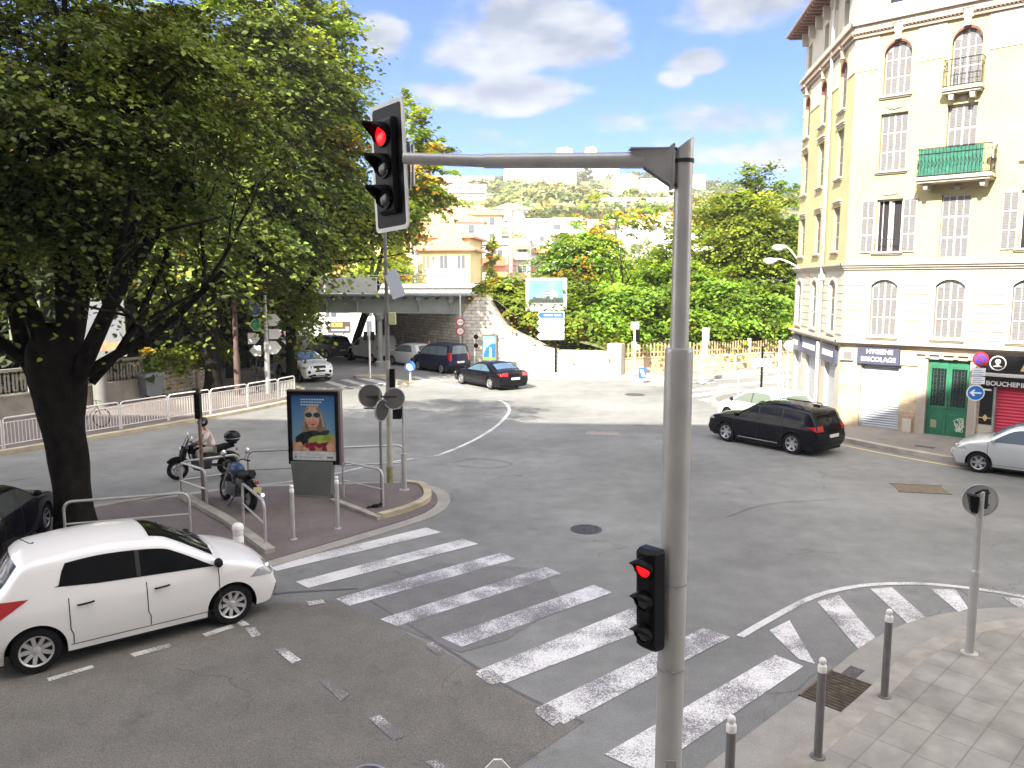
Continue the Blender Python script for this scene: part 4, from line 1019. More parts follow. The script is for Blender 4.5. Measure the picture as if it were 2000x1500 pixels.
def pl(name, polys, c, k):
    q = MB()
    if k < 11: polys = [[(max(-.57, min(.57, x * 1.2 + .01)), max(1.17, 1.4 + (z - 1.4) * 1.14)) for x, z in P] for P in polys]
    for P in polys: q.add([(x, -.013 - k * .0016, z) for x, z in P], [tuple(range(len(P)))[::-1]])
    return q.build(name, mat('print_' + name, c, .3, var=.15, scale=9), poster)
def ell(cx, cz, rx, rz_, n=26, a=0): return [(cx + rx * math.cos(2 * PI * k / n) * math.cos(a) - rz_ * math.sin(2 * PI * k / n) * math.sin(a), cz + rx * math.cos(2 * PI * k / n) * math.sin(a) + rz_ * math.sin(2 * PI * k / n) * math.cos(a)) for k in range(n)]
pl('hair', [ell(-.02, 1.93, .22, .34), [(x, z) for x, z in [(.12, 2.1), (.2, 2.0), (.25, 1.8), (.33, 1.55), (.36, 1.42), (.1, 1.4), (0, 1.7)]], [(-.2, 2.05), (-.26, 1.75), (-.28, 1.5), (-.1, 1.45), (-.08, 1.8)]], (.30, .24, .16), 1)
pl('shoulder', [ell(-.3, 1.28, .2, .22), ell(.38, 1.3, .15, .24), [(-.42, 1.2), (-.1, 1.5), (.25, 1.5), (.46, 1.2)]], (.62, .33, .17), 2)
pl('face', [ell(-.03, 1.95, .155, .245)], (.66, .42, .30), 3)
pl('cheek', [ell(-.11, 1.83, .055, .05), ell(.06, 1.83, .055, .05)], (.7, .28, .2), 4)
pl('nose', [[(-.04, 1.88), (.0, 1.88), (-.012, 1.99), (-.03, 1.99)]], (.56, .33, .22), 4)
pl('hair_highlight', [[(.13, 2.1), (.17, 2.05), (.24, 1.75), (.2, 1.75)], [(-.19, 2.1), (-.16, 2.15), (-.21, 1.75), (-.24, 1.75)], ell(-.02, 2.2, .12, .03)], (.48, .40, .26), 2)
pl('shadow_neck', [ell(-.03, 1.7, .1, .06)], (.42, .25, .17), 4)
pl('sunglasses', [ell(-.11, 2.02, .088, .068), ell(.07, 2.02, .088, .068), [(-.05, 2.03), (.01, 2.03), (.01, 2.045), (-.05, 2.045)]], (.42, .42, .36), 5)
pl('sunglass_lens', [ell(-.11, 2.018, .076, .057), ell(.07, 2.018, .076, .057)], (.02, .05, .06), 6)
pl('lips', [ell(-.02, 1.80, .04, .025)], (.6, .06, .05), 5)
pl('dark_leaves', [ell(-.2, 1.5, .2, .13, a=.3), ell(-.02, 1.58, .17, .09), ell(.2, 1.6, .15, .06, a=.4), ell(-.3, 1.45, .12, .12)], (.03, .05, .035), 7)
pl('green_stripe', [ell(.12, 1.46, .26, .10, a=.12), ell(.32, 1.52, .12, .06, a=.3)], (.36, .50, .08), 8)
pl('red_berries', [ell(-.15 + .085 * i, 1.32 + .018 * (i % 3), .06, .055) for i in range(7)] + [ell(-.05, 1.24, .07, .06), ell(.24, 1.24, .08, .06)], (.30, .02, .05), 9)
pl('hand', [ell(-.36, 1.28, .09, .13, a=-.5), ell(.36, 1.26, .09, .13, a=.4), ell(-.2, 1.24, .1, .04, a=-.5)], (.72, .42, .25), 10)
pl('white_strip', [[(-pw, pz0), (pw, pz0), (pw, 1.16), (-pw, 1.16)]], (.72, .74, .72), 11)
pl('small_print', [[(-.52, .98), (-.47, .98), (-.47, 1.03), (-.52, 1.03)], [(-.4, 1.0), (.2, 1.0), (.2, 1.01), (-.4, 1.01)], [(.33, .98), (.5, .98), (.5, 1.03), (.33, 1.03)], [(-.2, 1.06), (.3, 1.075), (.3, 1.08), (-.2, 1.067)]], (.2, .22, .26), 12)
pl('headline', [[(a, z), (a + w_, z), (a + w_, z + .035), (a, z + .035)] for z, ws in ((2.49, 9), (2.42, 8), (2.35, 7)) for i in range(ws) for a, w_ in [(-.32 + i * .07, .055)]], (.55, .68, .8), 12)

# ================================================================ posts on the island tip
x, y = G(762, 950)
t = thing('lamp_post', 'tall slim grey post with a small solar panel beside the advertising panel', 'post', (x, y, .11))
q = MB(); q.cyl((0, 0, -.1), (0, 0, .9), .085, n=14).cyl((0, 0, .9), (0, 0, 3.35), .075, .065, n=14); q.build('lower_post', mat('cream_post', (.40, .39, .33), .6, .1, var=.15, scale=4, stain=.6), t, smooth=40)
q = MB(); q.cyl((0, 0, 3.35), (0, 0, 6.9), .062, .04, n=12)
for z in (4.6, 5.6, 5.9): q.cyl((0, 0, z), (0, 0, z + .06), .068, n=12)
q.build('upper_post', brownp, t, smooth=40)
q = MB(); q.cyl((0, 0, 0), (0, 0, .45), .095, n=12); q.build('moss_base', mat('mossy_base', (.26, .26, .12), .9, var=.3, scale=8), t, smooth=40)
q = MB(); q.bar((.1, .0, 5.72), (.38, -.22, 5.02), .36, .03, (0, -1, .3)); q.build('solar_panel', mat('solar_panel_back', (.34, .37, .42), .4), t)
q = MB(); q.box(.06, .24, -.12, .08, 4.3, 4.62); q.build('control_box', mat('yellowish_box', (.45, .46, .25), .5), t, bevel=.01)
q = MB(); q.box(.06, .2, -.13, .03, 2.62, 3.12); q.build('side_box', black, t, bevel=.01)

def sign_disc(par, x, y, z, r, rz, m_face, m_back, name='sign_disc', flat=1.0):
    M_ = Matrix.Translation((x, y, z)) @ Matrix.Rotation(rz, 4, 'Z')
    q = MB(M_); q.lathe([(r, .0), (r, .012)], (0, 0, 0), 30, 'Y'); o = q.build(name, m_back, par)
    q = MB(M_); q.lathe([(r + .012, -.012), (r + .012, .016), (r - .01, .018), (r - .01, -.012), (r + .012, -.012)], (0, 0, 0), 30, 'Y', cap=False); q.build('rim', galv, o)
    if m_face: q = MB(M_); q.lathe([(r * .98, -.006), (r * .98, -.001)], (0, 0, 0), 30, 'Y'); q.build('sign_face', m_face, o)
    return o
M_signback = mat('sign_back_grey', (.11, .105, .10), .55, .3, var=.15, scale=3)
x, y = G(746, 990)
t = thing('sign_post', 'thin dark post on the island carrying three round signs seen from behind', 'road sign', (x, y, .05))
q = MB(); q.cyl((0, 0, 0), (0, 0, 2.85), .035, n=10); q.build('post', brownp, t, smooth=40)
sign_disc(t, -.24, .06, 2.72, .28, R(12), None, M_signback)
sign_disc(t, .33, .14, 2.64, .26, R(20), None, M_signback)
o = sign_disc(t, .06, -.06, 2.38, .26, R(62), None, mat('dark_sign_back', (.03, .03, .03), .5))
q = MB(); q.box(-.45, .42, .04, .075, 2.68, 2.72).box(-.4, -.1, .04, .075, 2.4, 2.43); q.build('crossbar', darkm, t)
x, y = G(790, 965)
t = thing('pedestrian_signal', 'thin post with a small black pedestrian signal box at the island tip', 'traffic light', (x, y, .11))
q = MB(); q.cyl((0, 0, 0), (0, 0, .98), .07, n=14).cyl((0, 0, .98), (0, 0, 2.35), .032, n=10); q.lathe([(.14, 0), (.14, .015), (.07, .02)], n=16, cap=False); q.sphere((0, 0, 2.36), .045); q.build('post', greyp, t, smooth=40)
q = MB(); q.box(-.26, -.04, -.1, .08, 1.9, 2.16).box(-.06, -.02, -.03, .03, 1.95, 2.28); q.build('signal_box', black, t, bevel=.012)
x, y = G(398, 985)
t = thing('traffic_signal', 'brown post with a dark signal head rising behind the parked motorcycle', 'traffic light', (x, y, .05))
q = MB(); q.cyl((0, 0, 0), (0, 0, 2.6), .045, n=12).cyl((0, 0, 2.6), (0, 0, 3.3), .06, n=12); q.build('post', mat('rusty_brown_post', (.20, .15, .12), .6, .2, var=.3, scale=5), t, smooth=40)
q = MB(); q.box(-.04, .1, -.2, -.05, 2.15, 2.78); q.build('signal_head', black, t, bevel=.012)
q = MB(); q.cbox(-.03, -.02, 2.86, .16, .14, .06); q.build('hood', darkm, t)
# loose black item by the railing foot
t = thing('discarded_bag', 'small black rag or bag lying at the foot of the short hoop railing', 'litter', (-3.3, 18.7, .12), .4)
q = MB(); q.sphere((0, 0, .03), .09, sc=(1.3, .7, .55)).sphere((-.14, 0, .02), .06, sc=(1.4, .6, .4)).sphere((.13, .02, .05), .05, sc=(1, .8, .8)); q.build('cloth', black, t)

# ================================================================ post with round sign (bottom right)
x, y = G(1893, 1275, .12)
t = thing('sign_post', 'grey post with a round sign back and black box on the near right pavement', 'road sign', (x, y, .12))
q = MB(); q.cyl((0, 0, -.05), (0, 0, 1.25), .062, n=18).cyl((0, 0, 1.25), (0, 0, 2.42), .046, n=16); q.lathe([(.062, 1.22), (.066, 1.24), (.05, 1.27)], n=18, cap=False).lathe([(.12, 0), (.115, .01), (.062, .02)], n=18, cap=False); q.build('post', greyp, t, smooth=40)
sign_disc(t, .05, .1, 2.27, .225, R(-14), None, mat('sign_back_pale', (.5, .5, .5), .45, .3, var=.08, scale=3))
q = MB(); q.box(.05, .13, .04, .08, 2.16, 2.44); q.box(.0, .16, .05, .07, 2.2, 2.22).box(0, .16, .05, .07, 2.38, 2.40); q.build('bracket', darkm, t)
q = MB(); q.add([(-.22, -.1, 2.4), (-.1, -.14, 2.38), (-.06, .02, 2.38), (-.18, .06, 2.4), (-.17, -.08, 2.14), (-.1, -.12, 2.13), (-.06, .0, 2.13), (-.13, .04, 2.14)], [(0, 3, 2, 1), (4, 5, 6, 7), (0, 1, 5, 4), (1, 2, 6, 5), (2, 3, 7, 6), (3, 0, 4, 7)]); q.bar((-.1, -.02, 2.4), (0, 0, 2.44), .03, .03); q.build('signal_box', black, t, bevel=.01)

# signs whose tops just reach into the lower edge
p = D(722, 1496, 6.0)
t = thing('road_sign', 'top of a round blue sign with a white rim at the lower edge', 'road sign', (p.x, p.y, .12))
q = MB(); q.cyl((0, .03, -.1), (0, .03, p.z - .3), .03, n=10); q.build('post', greyp, t, smooth=40)
sign_disc(t, 0, 0, p.z - .32, .2, R(0), mat('bright_sign_blue', (.05, .22, .7), .35), white)
q = MB(); q.lathe([(.2, -.009), (.2, -.0065), (.175, -.0065), (.175, -.009), (.2, -.009)], (0, 0, p.z - .32), 30, 'Y', cap=False); q.build('white_ring', white, t)
p = D(972, 1483, 5.6)
t = thing('road_sign', 'white corner of a square sign turned on its tip at the lower edge', 'road sign', (p.x, p.y, .12))
q = MB(); q.cyl((0, .03, -.1), (0, .03, p.z - .3), .03, n=10); q.build('post', greyp, t, smooth=40)
h_ = .3; zc = p.z - .12 - h_
q = MB(); q.xprism([(0, zc - h_), (h_, zc), (0.03, zc + h_), (-.03, zc + h_), (-h_, zc)], -.01, .01); q.build('sign_plate', white, t)

# ================================================================ white railing panels along the left pavement
FZ = .135
fpts = [Vector(p) for p in [(-22.9, 15.1), (-21.8, 16.9), (-20.75, 18.6), (-19.7, 20.35), (-18.65, 22.05), (-17.62, 23.8), (-16.6, 25.5), (-15.55, 27.3), (-14.5, 29.05), (-13.5, 30.85), (-12.5, 32.6), (-11.55, 34.4), (-10.75, 36.2), (-10.32, 37.5)]]
M_rail = mat('railing_cream', (.72, .71, .68), .5, .1, var=.1, scale=4)
rail0 = {}
names_ = ['outermost on the left, beyond the frame', 'second from the left end', 'seen just left of the tree trunk foot', 'hidden partly by the tree trunk', 'directly right of the big tree trunk', 'with the bicycle wheel behind it', 'before the wheelie bin', 'before the curved stone wall', 'left of the tree behind it', 'at the foot of the second tree', 'between second tree and brown pole', 'near the black sign post', 'at the white lamp post', 'last at the pavement tip', '', '']
for i in range(len(fpts) - 1):
    a, b_ = fpts[i], fpts[i + 1]; Lf = (b_ - a).length - .07
    t = thing('railing_panel', 'white barred pedestrian railing panel, number %s' % '', 'railing', (a.x, a.y, FZ), math.atan2((b_ - a).y, (b_ - a).x), 'white railing panels along the left kerb')
    t['label'] = 'white barred railing panel ' + names_[i]
    h = 1.0; rr_ = .12
    P = [(0, 0, 0), (0, 0, h - rr_)] + [(rr_ - rr_ * math.cos(k * PI / 8), 0, h - rr_ + rr_ * math.sin(k * PI / 8)) for k in range(1, 5)] + [(Lf - rr_ + rr_ * math.sin(k * PI / 8), 0, h - rr_ + rr_ * math.cos(k * PI / 8)) for k in range(5)] + [(Lf, 0, 0)]
    key = round(Lf, 1)
    q = MB(); q.tube(P, .026, 8); q.build('frame', M_rail, t, smooth=50)
    q = MB(); n = int(Lf / .115)
    for k in range(1, n): q.tube([(k * Lf / n, 0, .12), (k * Lf / n, 0, h - .16)], .012, 5)
    q.tube([(0, 0, .12), (Lf, 0, .12)], .014, 6).tube([(0, 0, h - .16), (Lf, 0, h - .16)], .014, 6); q.build('bars', M_rail, t)
# bicycle standing behind the railing
t = thing('bicycle', 'dark bicycle standing behind the railing right of the big tree trunk', 'bicycle', (-15.95, 28.6, .135), R(60))
for wx in (0, 1.02):
    q = MB(); q.tube([(wx + .33 * math.cos(a), 0, .34 + .33 * math.sin(a)) for a in [2 * PI * k / 24 for k in range(25)]], .018, 6, False); wv_ = q.build('wheel', rubber, t)
    q = MB(); 
    for k in range(12): q.tube([(wx, 0, .34), (wx + .32 * math.cos(k * PI / 6), 0, .34 + .32 * math.sin(k * PI / 6))], .003, 3)
    q.build('spokes', galv, wv_)
q = MB(); q.tube([(0, 0, .34), (.35, 0, .32), (.25, 0, .85)], .014, 6).tube([(.35, 0, .32), (.85, 0, .8), (.3, 0, .75)], .016, 6).tube([(1.02, 0, .34), (.84, 0, .85), (.82, 0, 1.0)], .014, 6).tube([(0, 0, .34), (.27, 0, .76)], .01, 6); q.build('frame', darkm, t)
q = MB(); q.tube([(.86, -.27, 1.0), (.82, 0, 1.02), (.86, .27, 1.0)], .012, 6); q.build('handlebar', darkm, t)
q = MB(); q.sphere((.24, 0, .9), .12, sc=(1.1, .5, .3)); q.build('saddle', black, t)

# ================================================================ stone walls, balustrade, bin and billboard on the left
M_wallst = stone('limestone_wall', (.50, .45, .36), (.24, .2, .15), .55, .19, .02, .18, .85, .7)
M_conc = mat('old_concrete', (.26, .24, .20), .9, var=.2, scale=2, bump=.3, stain=.5)
t = thing('stone_wall', 'curved pale stone garden wall topped with ivy beside the wheelie bin', 'wall', (-17.6, 41.5, 0))
arc_ = smooth_poly([(-17.3, 37.3), (-16.35, 38.9), (-15.95, 40.6), (-16.2, 42.6), (-17.3, 44.8), (-19.5, 47.5)], 5)
ia = offset_line(arc_, .35)
q = MB(); n = len(arc_); vs = [(x + 17.6, y - 41.5, z) for z in (0, 1.75) for P_ in (arc_, ia) for x, y in P_]
q.add(vs, [f for i in range(n - 1) for f in ((i, i + 1, 2 * n + i + 1, 2 * n + i), (2 * n + i, 2 * n + i + 1, 3 * n + i + 1, 3 * n + i), (n + i, 3 * n + i, 3 * n + i + 1, n + i + 1))] + [(0, 2 * n, 3 * n, n), (n - 1, 2 * n - 1, 4 * n - 1, 3 * n - 1)]); q.build('masonry', M_wallst, t)
t = thing('balustrade_wall', 'low garden wall with ornate grey concrete balustrade behind the left railing', 'wall', (-17.3, 37.2, 0), math.atan2(-.87, -.42))
Lb = 24.0
q = MB(); q.box(0, Lb, -.15, .15, 0, 1.0).box(0, Lb, -.2, .2, 1.0, 1.08); q.build('base_wall', M_conc, t)
q = MB(); q.box(0, Lb, -.1, .1, 1.98, 2.1); q.build('coping', M_conc, t)
q = MB(); k = .12
while k < Lb - .3:
    q.box(k, k + .045, -.04, .04, 1.2, 1.86).box(k + .15, k + .195, -.04, .04, 1.2, 1.86)
    for zc_ in (1.14, 1.9): q.tube([(k + .09 + .085 * math.cos(a), 0, zc_ + .07 * math.sin(a)) for a in [PI * j / 4 for j in range(9)]], .02, 4, False)
    k += .33
q.build('baluster_grille', M_conc, t)
t = thing('wheelie_bin', 'grey wheelie bin beside the curved stone wall', 'bin', (-16.95, 36.9, .135), R(60))
q = MB(); q.add([(x * s_, y * s_, z) for z, s_ in ((.1, .82), (1.05, 1)) for x, y in ((-.5, -.38), (.5, -.38), (.5, .38), (-.5, .38))], [(0, 3, 2, 1), (4, 5, 6, 7), (0, 1, 5, 4), (1, 2, 6, 5), (2, 3, 7, 6), (3, 0, 4, 7)]); q.build('body', mat('bin_grey', (.13, .15, .16), .5, var=.1), t, bevel=.03)
q = MB(); q.xprism([(-.54, 1.05), (.54, 1.05), (.5, 1.18), (0, 1.26), (-.5, 1.18)], -.42, .42); q.build('lid', mat('bin_lid', (.17, .19, .2), .5), t, bevel=.02)
for sx_ in (-.4, .4):
    q = MB(); q.lathe([(.1, -.03), (.1, .03)], (sx_, -.3, .1), 14, 'Y'); q.build('wheel', rubber, t)
t = thing('billboard', 'large framed billboard on a grey column behind the big tree', 'billboard', (-18.0, 34.4, .1), R(20))
q = MB(); q.cyl((0, 0, 0), (0, 0, 2.2), .3, n=20); q.build('column', mat('billboard_column', (.16, .165, .15), .6, var=.1), t, smooth=40)
q = MB(); q.box(-1.0, 1.15, -.12, .12, 2.2, 4.75); q.build('frame', mat('billboard_frame', (.17, .18, .165), .5), t, bevel=.02)
q = MB(); q.box(-.86, 1.0, -.13, -.121, 2.36, 4.6); bp_ = q.build('poster', mat('billboard_pale', (.17, .18, .20), .4, var=.1, scale=.8), t)
q = MB(); r2 = random.Random(2)
for k in range(7): x_ = -.8 + k * .25; q.xprism([(x_, 2.5), (x_ + .3, 2.5), (x_ + .26, 2.8 + r2.random() * .25), (x_ + .05, 2.75 + r2.random() * .25)], -.134, -.131)
q.build('printed_figures', mat('billboard_orange', (.40, .22, .12), .5, var=.3, scale=6), bp_)
t = thing('billboard', 'pale yellowish sign panel glimpsed through the fork of the big tree', 'billboard', (-21.6, 35.2, .1), R(14))
q = MB(); q.cyl((0, .2, 0), (0, .2, 4.2), .12, n=12); q.build('column', greyp, t, smooth=40)
q = MB(); q.box(-.6, .7, -.08, .08, 2.9, 4.7); q.build('panel', mat('pale_panel', (.2, .2, .14), .5, var=.1), t)
q = MB(); q.box(-.2, -.12, -.1, -.081, 2.95, 4.65); q.build('panel_seam', darkm, t)
# ================================================================ poles and signs at the pavement tip
def pole(name, px, py, h, r0, r1, m, lab, z=.135, loc=None):
    x, y = loc or G(px, py, z); t = thing(name, lab, 'lamp post' if name == 'lamp_post' else 'pole', (x, y, z))
    q = MB(); q.cyl((0, 0, -.05), (0, 0, h * .3), r0, n=14).cyl((0, 0, h * .3), (0, 0, h), r0 * .8, r1, n=14); q.build('shaft', m, t, smooth=40); return t
t = pole('lamp_post', 524, 768, 8.4, .13, .05, galv, 'tall thin grey lamp post at the pavement tip')
q = MB(); q.tube(catmull([(0, 0, 8.3), (-.1, 0, 8.9), (-.8, 0, 9.2), (-1.4, 0, 9.15)], 4), .04, 6); q.sphere((-1.55, 0, 9.12), .25, sc=(1.2, .5, .3)); q.build('lamp_head', galv, t)
pole('utility_pole', 465, 772, 6.5, .15, .12, mat('brown_wood_pole', (.10, .065, .055), .9, var=.3, scale=6), 'reddish brown pole between the second tree and the sign post')
t = thing('direction_sign', 'black post with blue, green and white arrow signs beside the grey lamp post', 'road sign', (*G(503, 768), .135))
q = MB(); q.cyl((0, 0, 0), (0, 0, 2.4), .06, n=10).cyl((-.25, .05, 1.0), (-.25, .05, 4.6), .035, n=8).cyl((.2, .05, 1.0), (.2, .05, 4.6), .035, n=8); q.build('post', black, t)
def arrow(par, x0, x1, z0, z1, right, m, y=-.05, name='sign_blade', mb=None):
    a = (z1 - z0) * .42; zc_ = (z0 + z1) / 2
    P = [(x0, z0), (x1 - a, z0), (x1, zc_), (x1 - a, z1), (x0, z1)] if right else [(x0 + a, z0), (x1, z0), (x1, z1), (x0 + a, z1), (x0, zc_)]
    q = MB(); q.xprism(P, y - .02, y); o = q.build(name, white, par)
    k = .035; P2 = [(x + (k if x < (x0 + x1) / 2 else -k), z + (k if z < zc_ - .01 else -k if z > zc_ + .01 else 0)) for x, z in P]
    q = MB(); q.xprism(P2, y - .024, y - .021); q.build('sign_face', m, o); return o
mbl = mat('sign_blue', (.03, .12, .45), .35); mgr = mat('sign_green', (.02, .33, .13), .35); mwh = mat('sign_white', (.8, .8, .78), .4)
arrow(t, -.18, .45, 3.75, 4.4, True, mbl); arrow(t, -.28, .3, 3.0, 3.6, False, mgr)
arrow(t, -.35, .25, 2.35, 2.9, True, mwh); arrow(t, -.3, .28, 1.75, 2.28, False, mwh)
q = MB()
for z_, s_ in ((4.12, 1), (4.02, 1), (3.34, -1), (3.24, -1)): q.box(-.08, .14, -.08, -.0755, z_, z_ + .045)
for z_ in (2.66, 2.56, 2.04, 1.94): q.box(-.2, .1, -.08, -.0755, z_, z_ + .04)
q.build('lettering_lines', mat('sign_grey_text', (.35, .4, .5), .5), t)
t = thing('direction_sign', 'three stacked white arrow signs in front of the third tree trunk', 'road sign', (*G(538, 768), .135))
q = MB(); q.cyl((0, 0, 0), (0, 0, 4.0), .055, n=10); q.build('post', black, t)
arrow(t, -.2, .42, 3.25, 3.85, True, mwh); arrow(t, -.2, .45, 2.6, 3.1, True, mwh); arrow(t, -.2, .42, 1.85, 2.5, True, mwh)
# ================================================================ railway bridge
M_steel = mat('bridge_steel', (.36, .38, .36), .6, .2, var=.15, scale=1.2, bump=.1, stain=.3)
M_steeld = mat('bridge_steel_dark', (.06, .06, .065), .7, .2, var=.3, scale=2)
br0 = Vector((-2.6, 51.2, 0)); br1 = Vector((-34, 57.5, 0)); bd = (br1 - br0); BL = bd.length
bz = math.atan2(bd.y, bd.x)            # local x runs to the left, local y towards the camera
bz2 = bz + PI                           # local x to the right, outward -y
t = thing('railway_bridge', 'grey riveted steel girder railway bridge on columns across the far road', 'bridge', (br1.x, br1.y, 0), math.atan2(br0.y - br1.y, br0.x - br1.x))
q = MB(); q.box(0, BL, 0, .05, 3.62, 4.62); q.box(0, BL, -.22, .22, 3.55, 3.62).box(0, BL, -.3, .3, 4.62, 4.70); q.build('main_girder', M_steel, t)
q = MB(); k = .6
while k < BL: q.box(k, k + .06, -.2, 0, 3.62, 4.62); q.xprism([(k - .28, 4.62), (k + .34, 4.62), (k + .08, 4.2), (k - .02, 4.2)], -.24, -.2); k += 2.15
q.build('stiffener', M_steel, t)
q = MB(); k = .2
while k < BL: q.box(k, k + .12, -.42, .0, 4.48, 4.6); k += .72
q.build('bracket', M_steeld, t)
q = MB(); q.box(-1, BL + .5, -.5, .0, 4.70, 4.80).box(-1, BL + .5, 0, 9, 4.62, 4.78); q.build('deck', M_steel, t)
q = MB(); k = .3
while k < BL: q.box(k, k + .25, .2, 8.8, 3.9, 4.6); k += 1.1
q.box(0, BL, 8.8, 8.9, 3.55, 4.6); q.build('cross_beam', M_steeld, t)
for cx, cy in ((BL - 6.3, .1), (BL - 7.4, 4.5), (BL - 8.3, 8.2), (BL - 6.9, 8.2), (BL - 13.5, .1), (BL - 19.5, .1)):
    if cx > BL - 13:
        q = MB(); q.cyl((cx, cy, 0), (cx, cy, 3.2), .2, .17, n=16); q.lathe([(.18, 3.05), (.3, 3.15), (.34, 3.35), (.42, 3.4), (.42, 3.55)], (cx, cy, 0), 16).lathe([(.34, 0), (.34, .3), (.22, .4)], (cx, cy, 0), 16); q.build('column', M_steel, t, smooth=35)
    else:
        q = MB(); q.xprism([(cx - .28, 2.5), (cx + .28, 2.5), (cx + .18, 2.9), (cx + .14, 3.56), (cx - .14, 3.56), (cx - .18, 2.9)], -.2, .3); q.build('hanging_bracket', M_steel, t)
q = MB(); q.box(BL - 8.9, BL - 8.5, 6, 6.5, 0, 3.6).box(BL - 8.9, BL - 6.0, 6.1, 6.4, 3.0, 3.56)
for k in range(8): q.box(BL - 8.8 + k * .36, BL - 8.6 + k * .36, 6.0, 6.5, 2.75, 3.1)
q.build('pier', M_steeld, t)
# parapet: white panels on the left part, open railing on the right
q = MB(); k = 0
while k < BL - 9: q.box(k, k + 3.6, -.45, -.40, 4.84, 5.9); k += 3.7
pp = q.build('parapet_panel', mat('white_panel', (.72, .72, .68), .6, var=.08, scale=1.0, stain=.2), t)
q = MB(); r2 = random.Random(11)
for g in range(9):
    x_ = BL - 22 + g * 1.35
    for k in range(2):
        P = [(x_ + r2.random() * 1.1, -.456, 5.0 + r2.random() * .6) for _ in range(5)]; q.tube(catmull(P, 3), .022, 4)
q.build('graffiti', mat('dark_spray', (.12, .16, .22), .8), pp)
q = MB(); q.tube([(0, -.43, 6.0), (BL, -.43, 6.0)], .03, 5).tube([(0, -.43, 5.4), (BL, -.43, 5.4)], .02, 5); k = .2
while k < BL: q.tube([(k, -.43, 4.8), (k, -.43, 6.0)], .014, 4); k += .45 if k > BL - 9 else 1.2
q.build('parapet_railing', mat('pale_railing', (.62, .62, .58), .5), t)

# ================================================================ retaining wall, abutment
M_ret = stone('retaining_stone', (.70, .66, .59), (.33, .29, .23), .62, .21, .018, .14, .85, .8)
def wall_W(px, py, A_, d_):
    r = ray(px, py); det = r[0] * (-d_[1]) + d_[0] * r[1]; tt = (A_[0] * (-d_[1]) + d_[0] * A_[1]) / det
    return ((r[0] * tt - A_[0]) / d_[0], CAMH + r[2] * tt)
RA = (-3.12, 50.56); RBv = Vector((5.79 + 3.12, 46.9 - 50.56)).normalized()
t = thing('retaining_wall', 'sunlit pale block retaining wall sweeping down from the bridge abutment', 'wall', (RA[0], RA[1], 0), math.atan2(RBv.y, RBv.x))
prof = [wall_W(*p, RA, (RBv.x, RBv.y)) for p in [(905, 614), (912, 598), (930, 580), (950, 580), (966, 612), (985, 640), (1012, 655), (1040, 668), (1064, 680), (1090, 688), (1190, 690)]]
prof = [(0, prof[0][1])] + [(max(.02, a), b_) for a, b_ in prof]
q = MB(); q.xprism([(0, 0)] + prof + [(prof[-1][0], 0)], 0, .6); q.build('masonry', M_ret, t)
q = MB()
for (a, za), (b_, zb) in zip(prof[4:-1], prof[5:]): q.add([(a, -.06, za), (b_, -.06, zb), (b_, .66, zb), (a, .66, za), (a, -.06, za + .12), (b_, -.06, zb + .12), (b_, .66, zb + .12), (a, .66, za + .12)], [(0, 1, 5, 4), (4, 5, 6, 7), (3, 7, 6, 2), (0, 3, 2, 1)])
q.build('coping', M_stonew, t)
q = MB(); q.box(prof[-1][0] - .1, prof[-1][0] + .75, -.12, .7, 0, 1.95); q.build('end_pier', M_stonew, t, bevel=.02)
q = MB(); q.box(.9, 5.6, -.10, -.0, .15, .92); q.build('plinth', M_pale, t)
t = thing('bridge_abutment', 'shadowed block wall carrying the bridge beside the passage', 'wall', (RA[0], RA[1], 0), math.atan2(.80, -.60))
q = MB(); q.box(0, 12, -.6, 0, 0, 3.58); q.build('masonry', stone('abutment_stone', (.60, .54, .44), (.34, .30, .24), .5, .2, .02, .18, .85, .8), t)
# low street wall with fence to the right
t = thing('garden_wall', 'low rendered wall with a wooden slat fence below the bank trees', 'wall', (6.4, 47.1, 0), math.atan2(4.6, 11.2))
Lg = 30; q = MB(); q.box(0, Lg, 0, .3, 0, 1.0).box(0, Lg, -.04, .34, 1.0, 1.07); q.build('base_wall', mat('ochre_render', (.46, .34, .22), .85, var=.2, scale=1.5, stain=.4), t)
q = MB(); k = .1
while k < Lg: q.box(k, k + .09, .1, .14, 1.08, 1.85 + .06 * math.sin(k * 3)); k += .2 if k > 6 else .26
q.box(0, Lg, .14, .18, 1.3, 1.38); q.build('fence_slat', mat('weathered_wood', (.38, .28, .18), .85, var=.3, scale=4), t)
q = MB()
for k in (6.2, 9.5, 12.8, 16): q.box(k, k + .18, .05, .2, 1.0, 2.0)
q.build('fence_post', mat('pale_fence_post', (.6, .5, .34), .8), t)
def far_hoop(p0, p1, lab):
    t = hoop(p0, p1, 1.0, lab, z=.125, r=.035, grp='pale hoop railings along the side street'); return t
hp_ = [(10.6, 46.9), (12.2, 47.8), (13.8, 48.75), (15.4, 49.75), (17.0, 50.8)]
for i in range(4):
    t = far_hoop(hp_[i], tuple(Vector(hp_[i]).lerp(Vector(hp_[i + 1]), .96)), 'pale hoop railing along the side street, ' + ['nearest the white sign pole', 'second from the white sign pole', 'third from the white sign pole', 'farthest from the white sign pole'][i])
hp_ = [G(1355, 790, .14), G(1452, 778, .14), G(1500, 770, .14), G(1530, 768, .14)]
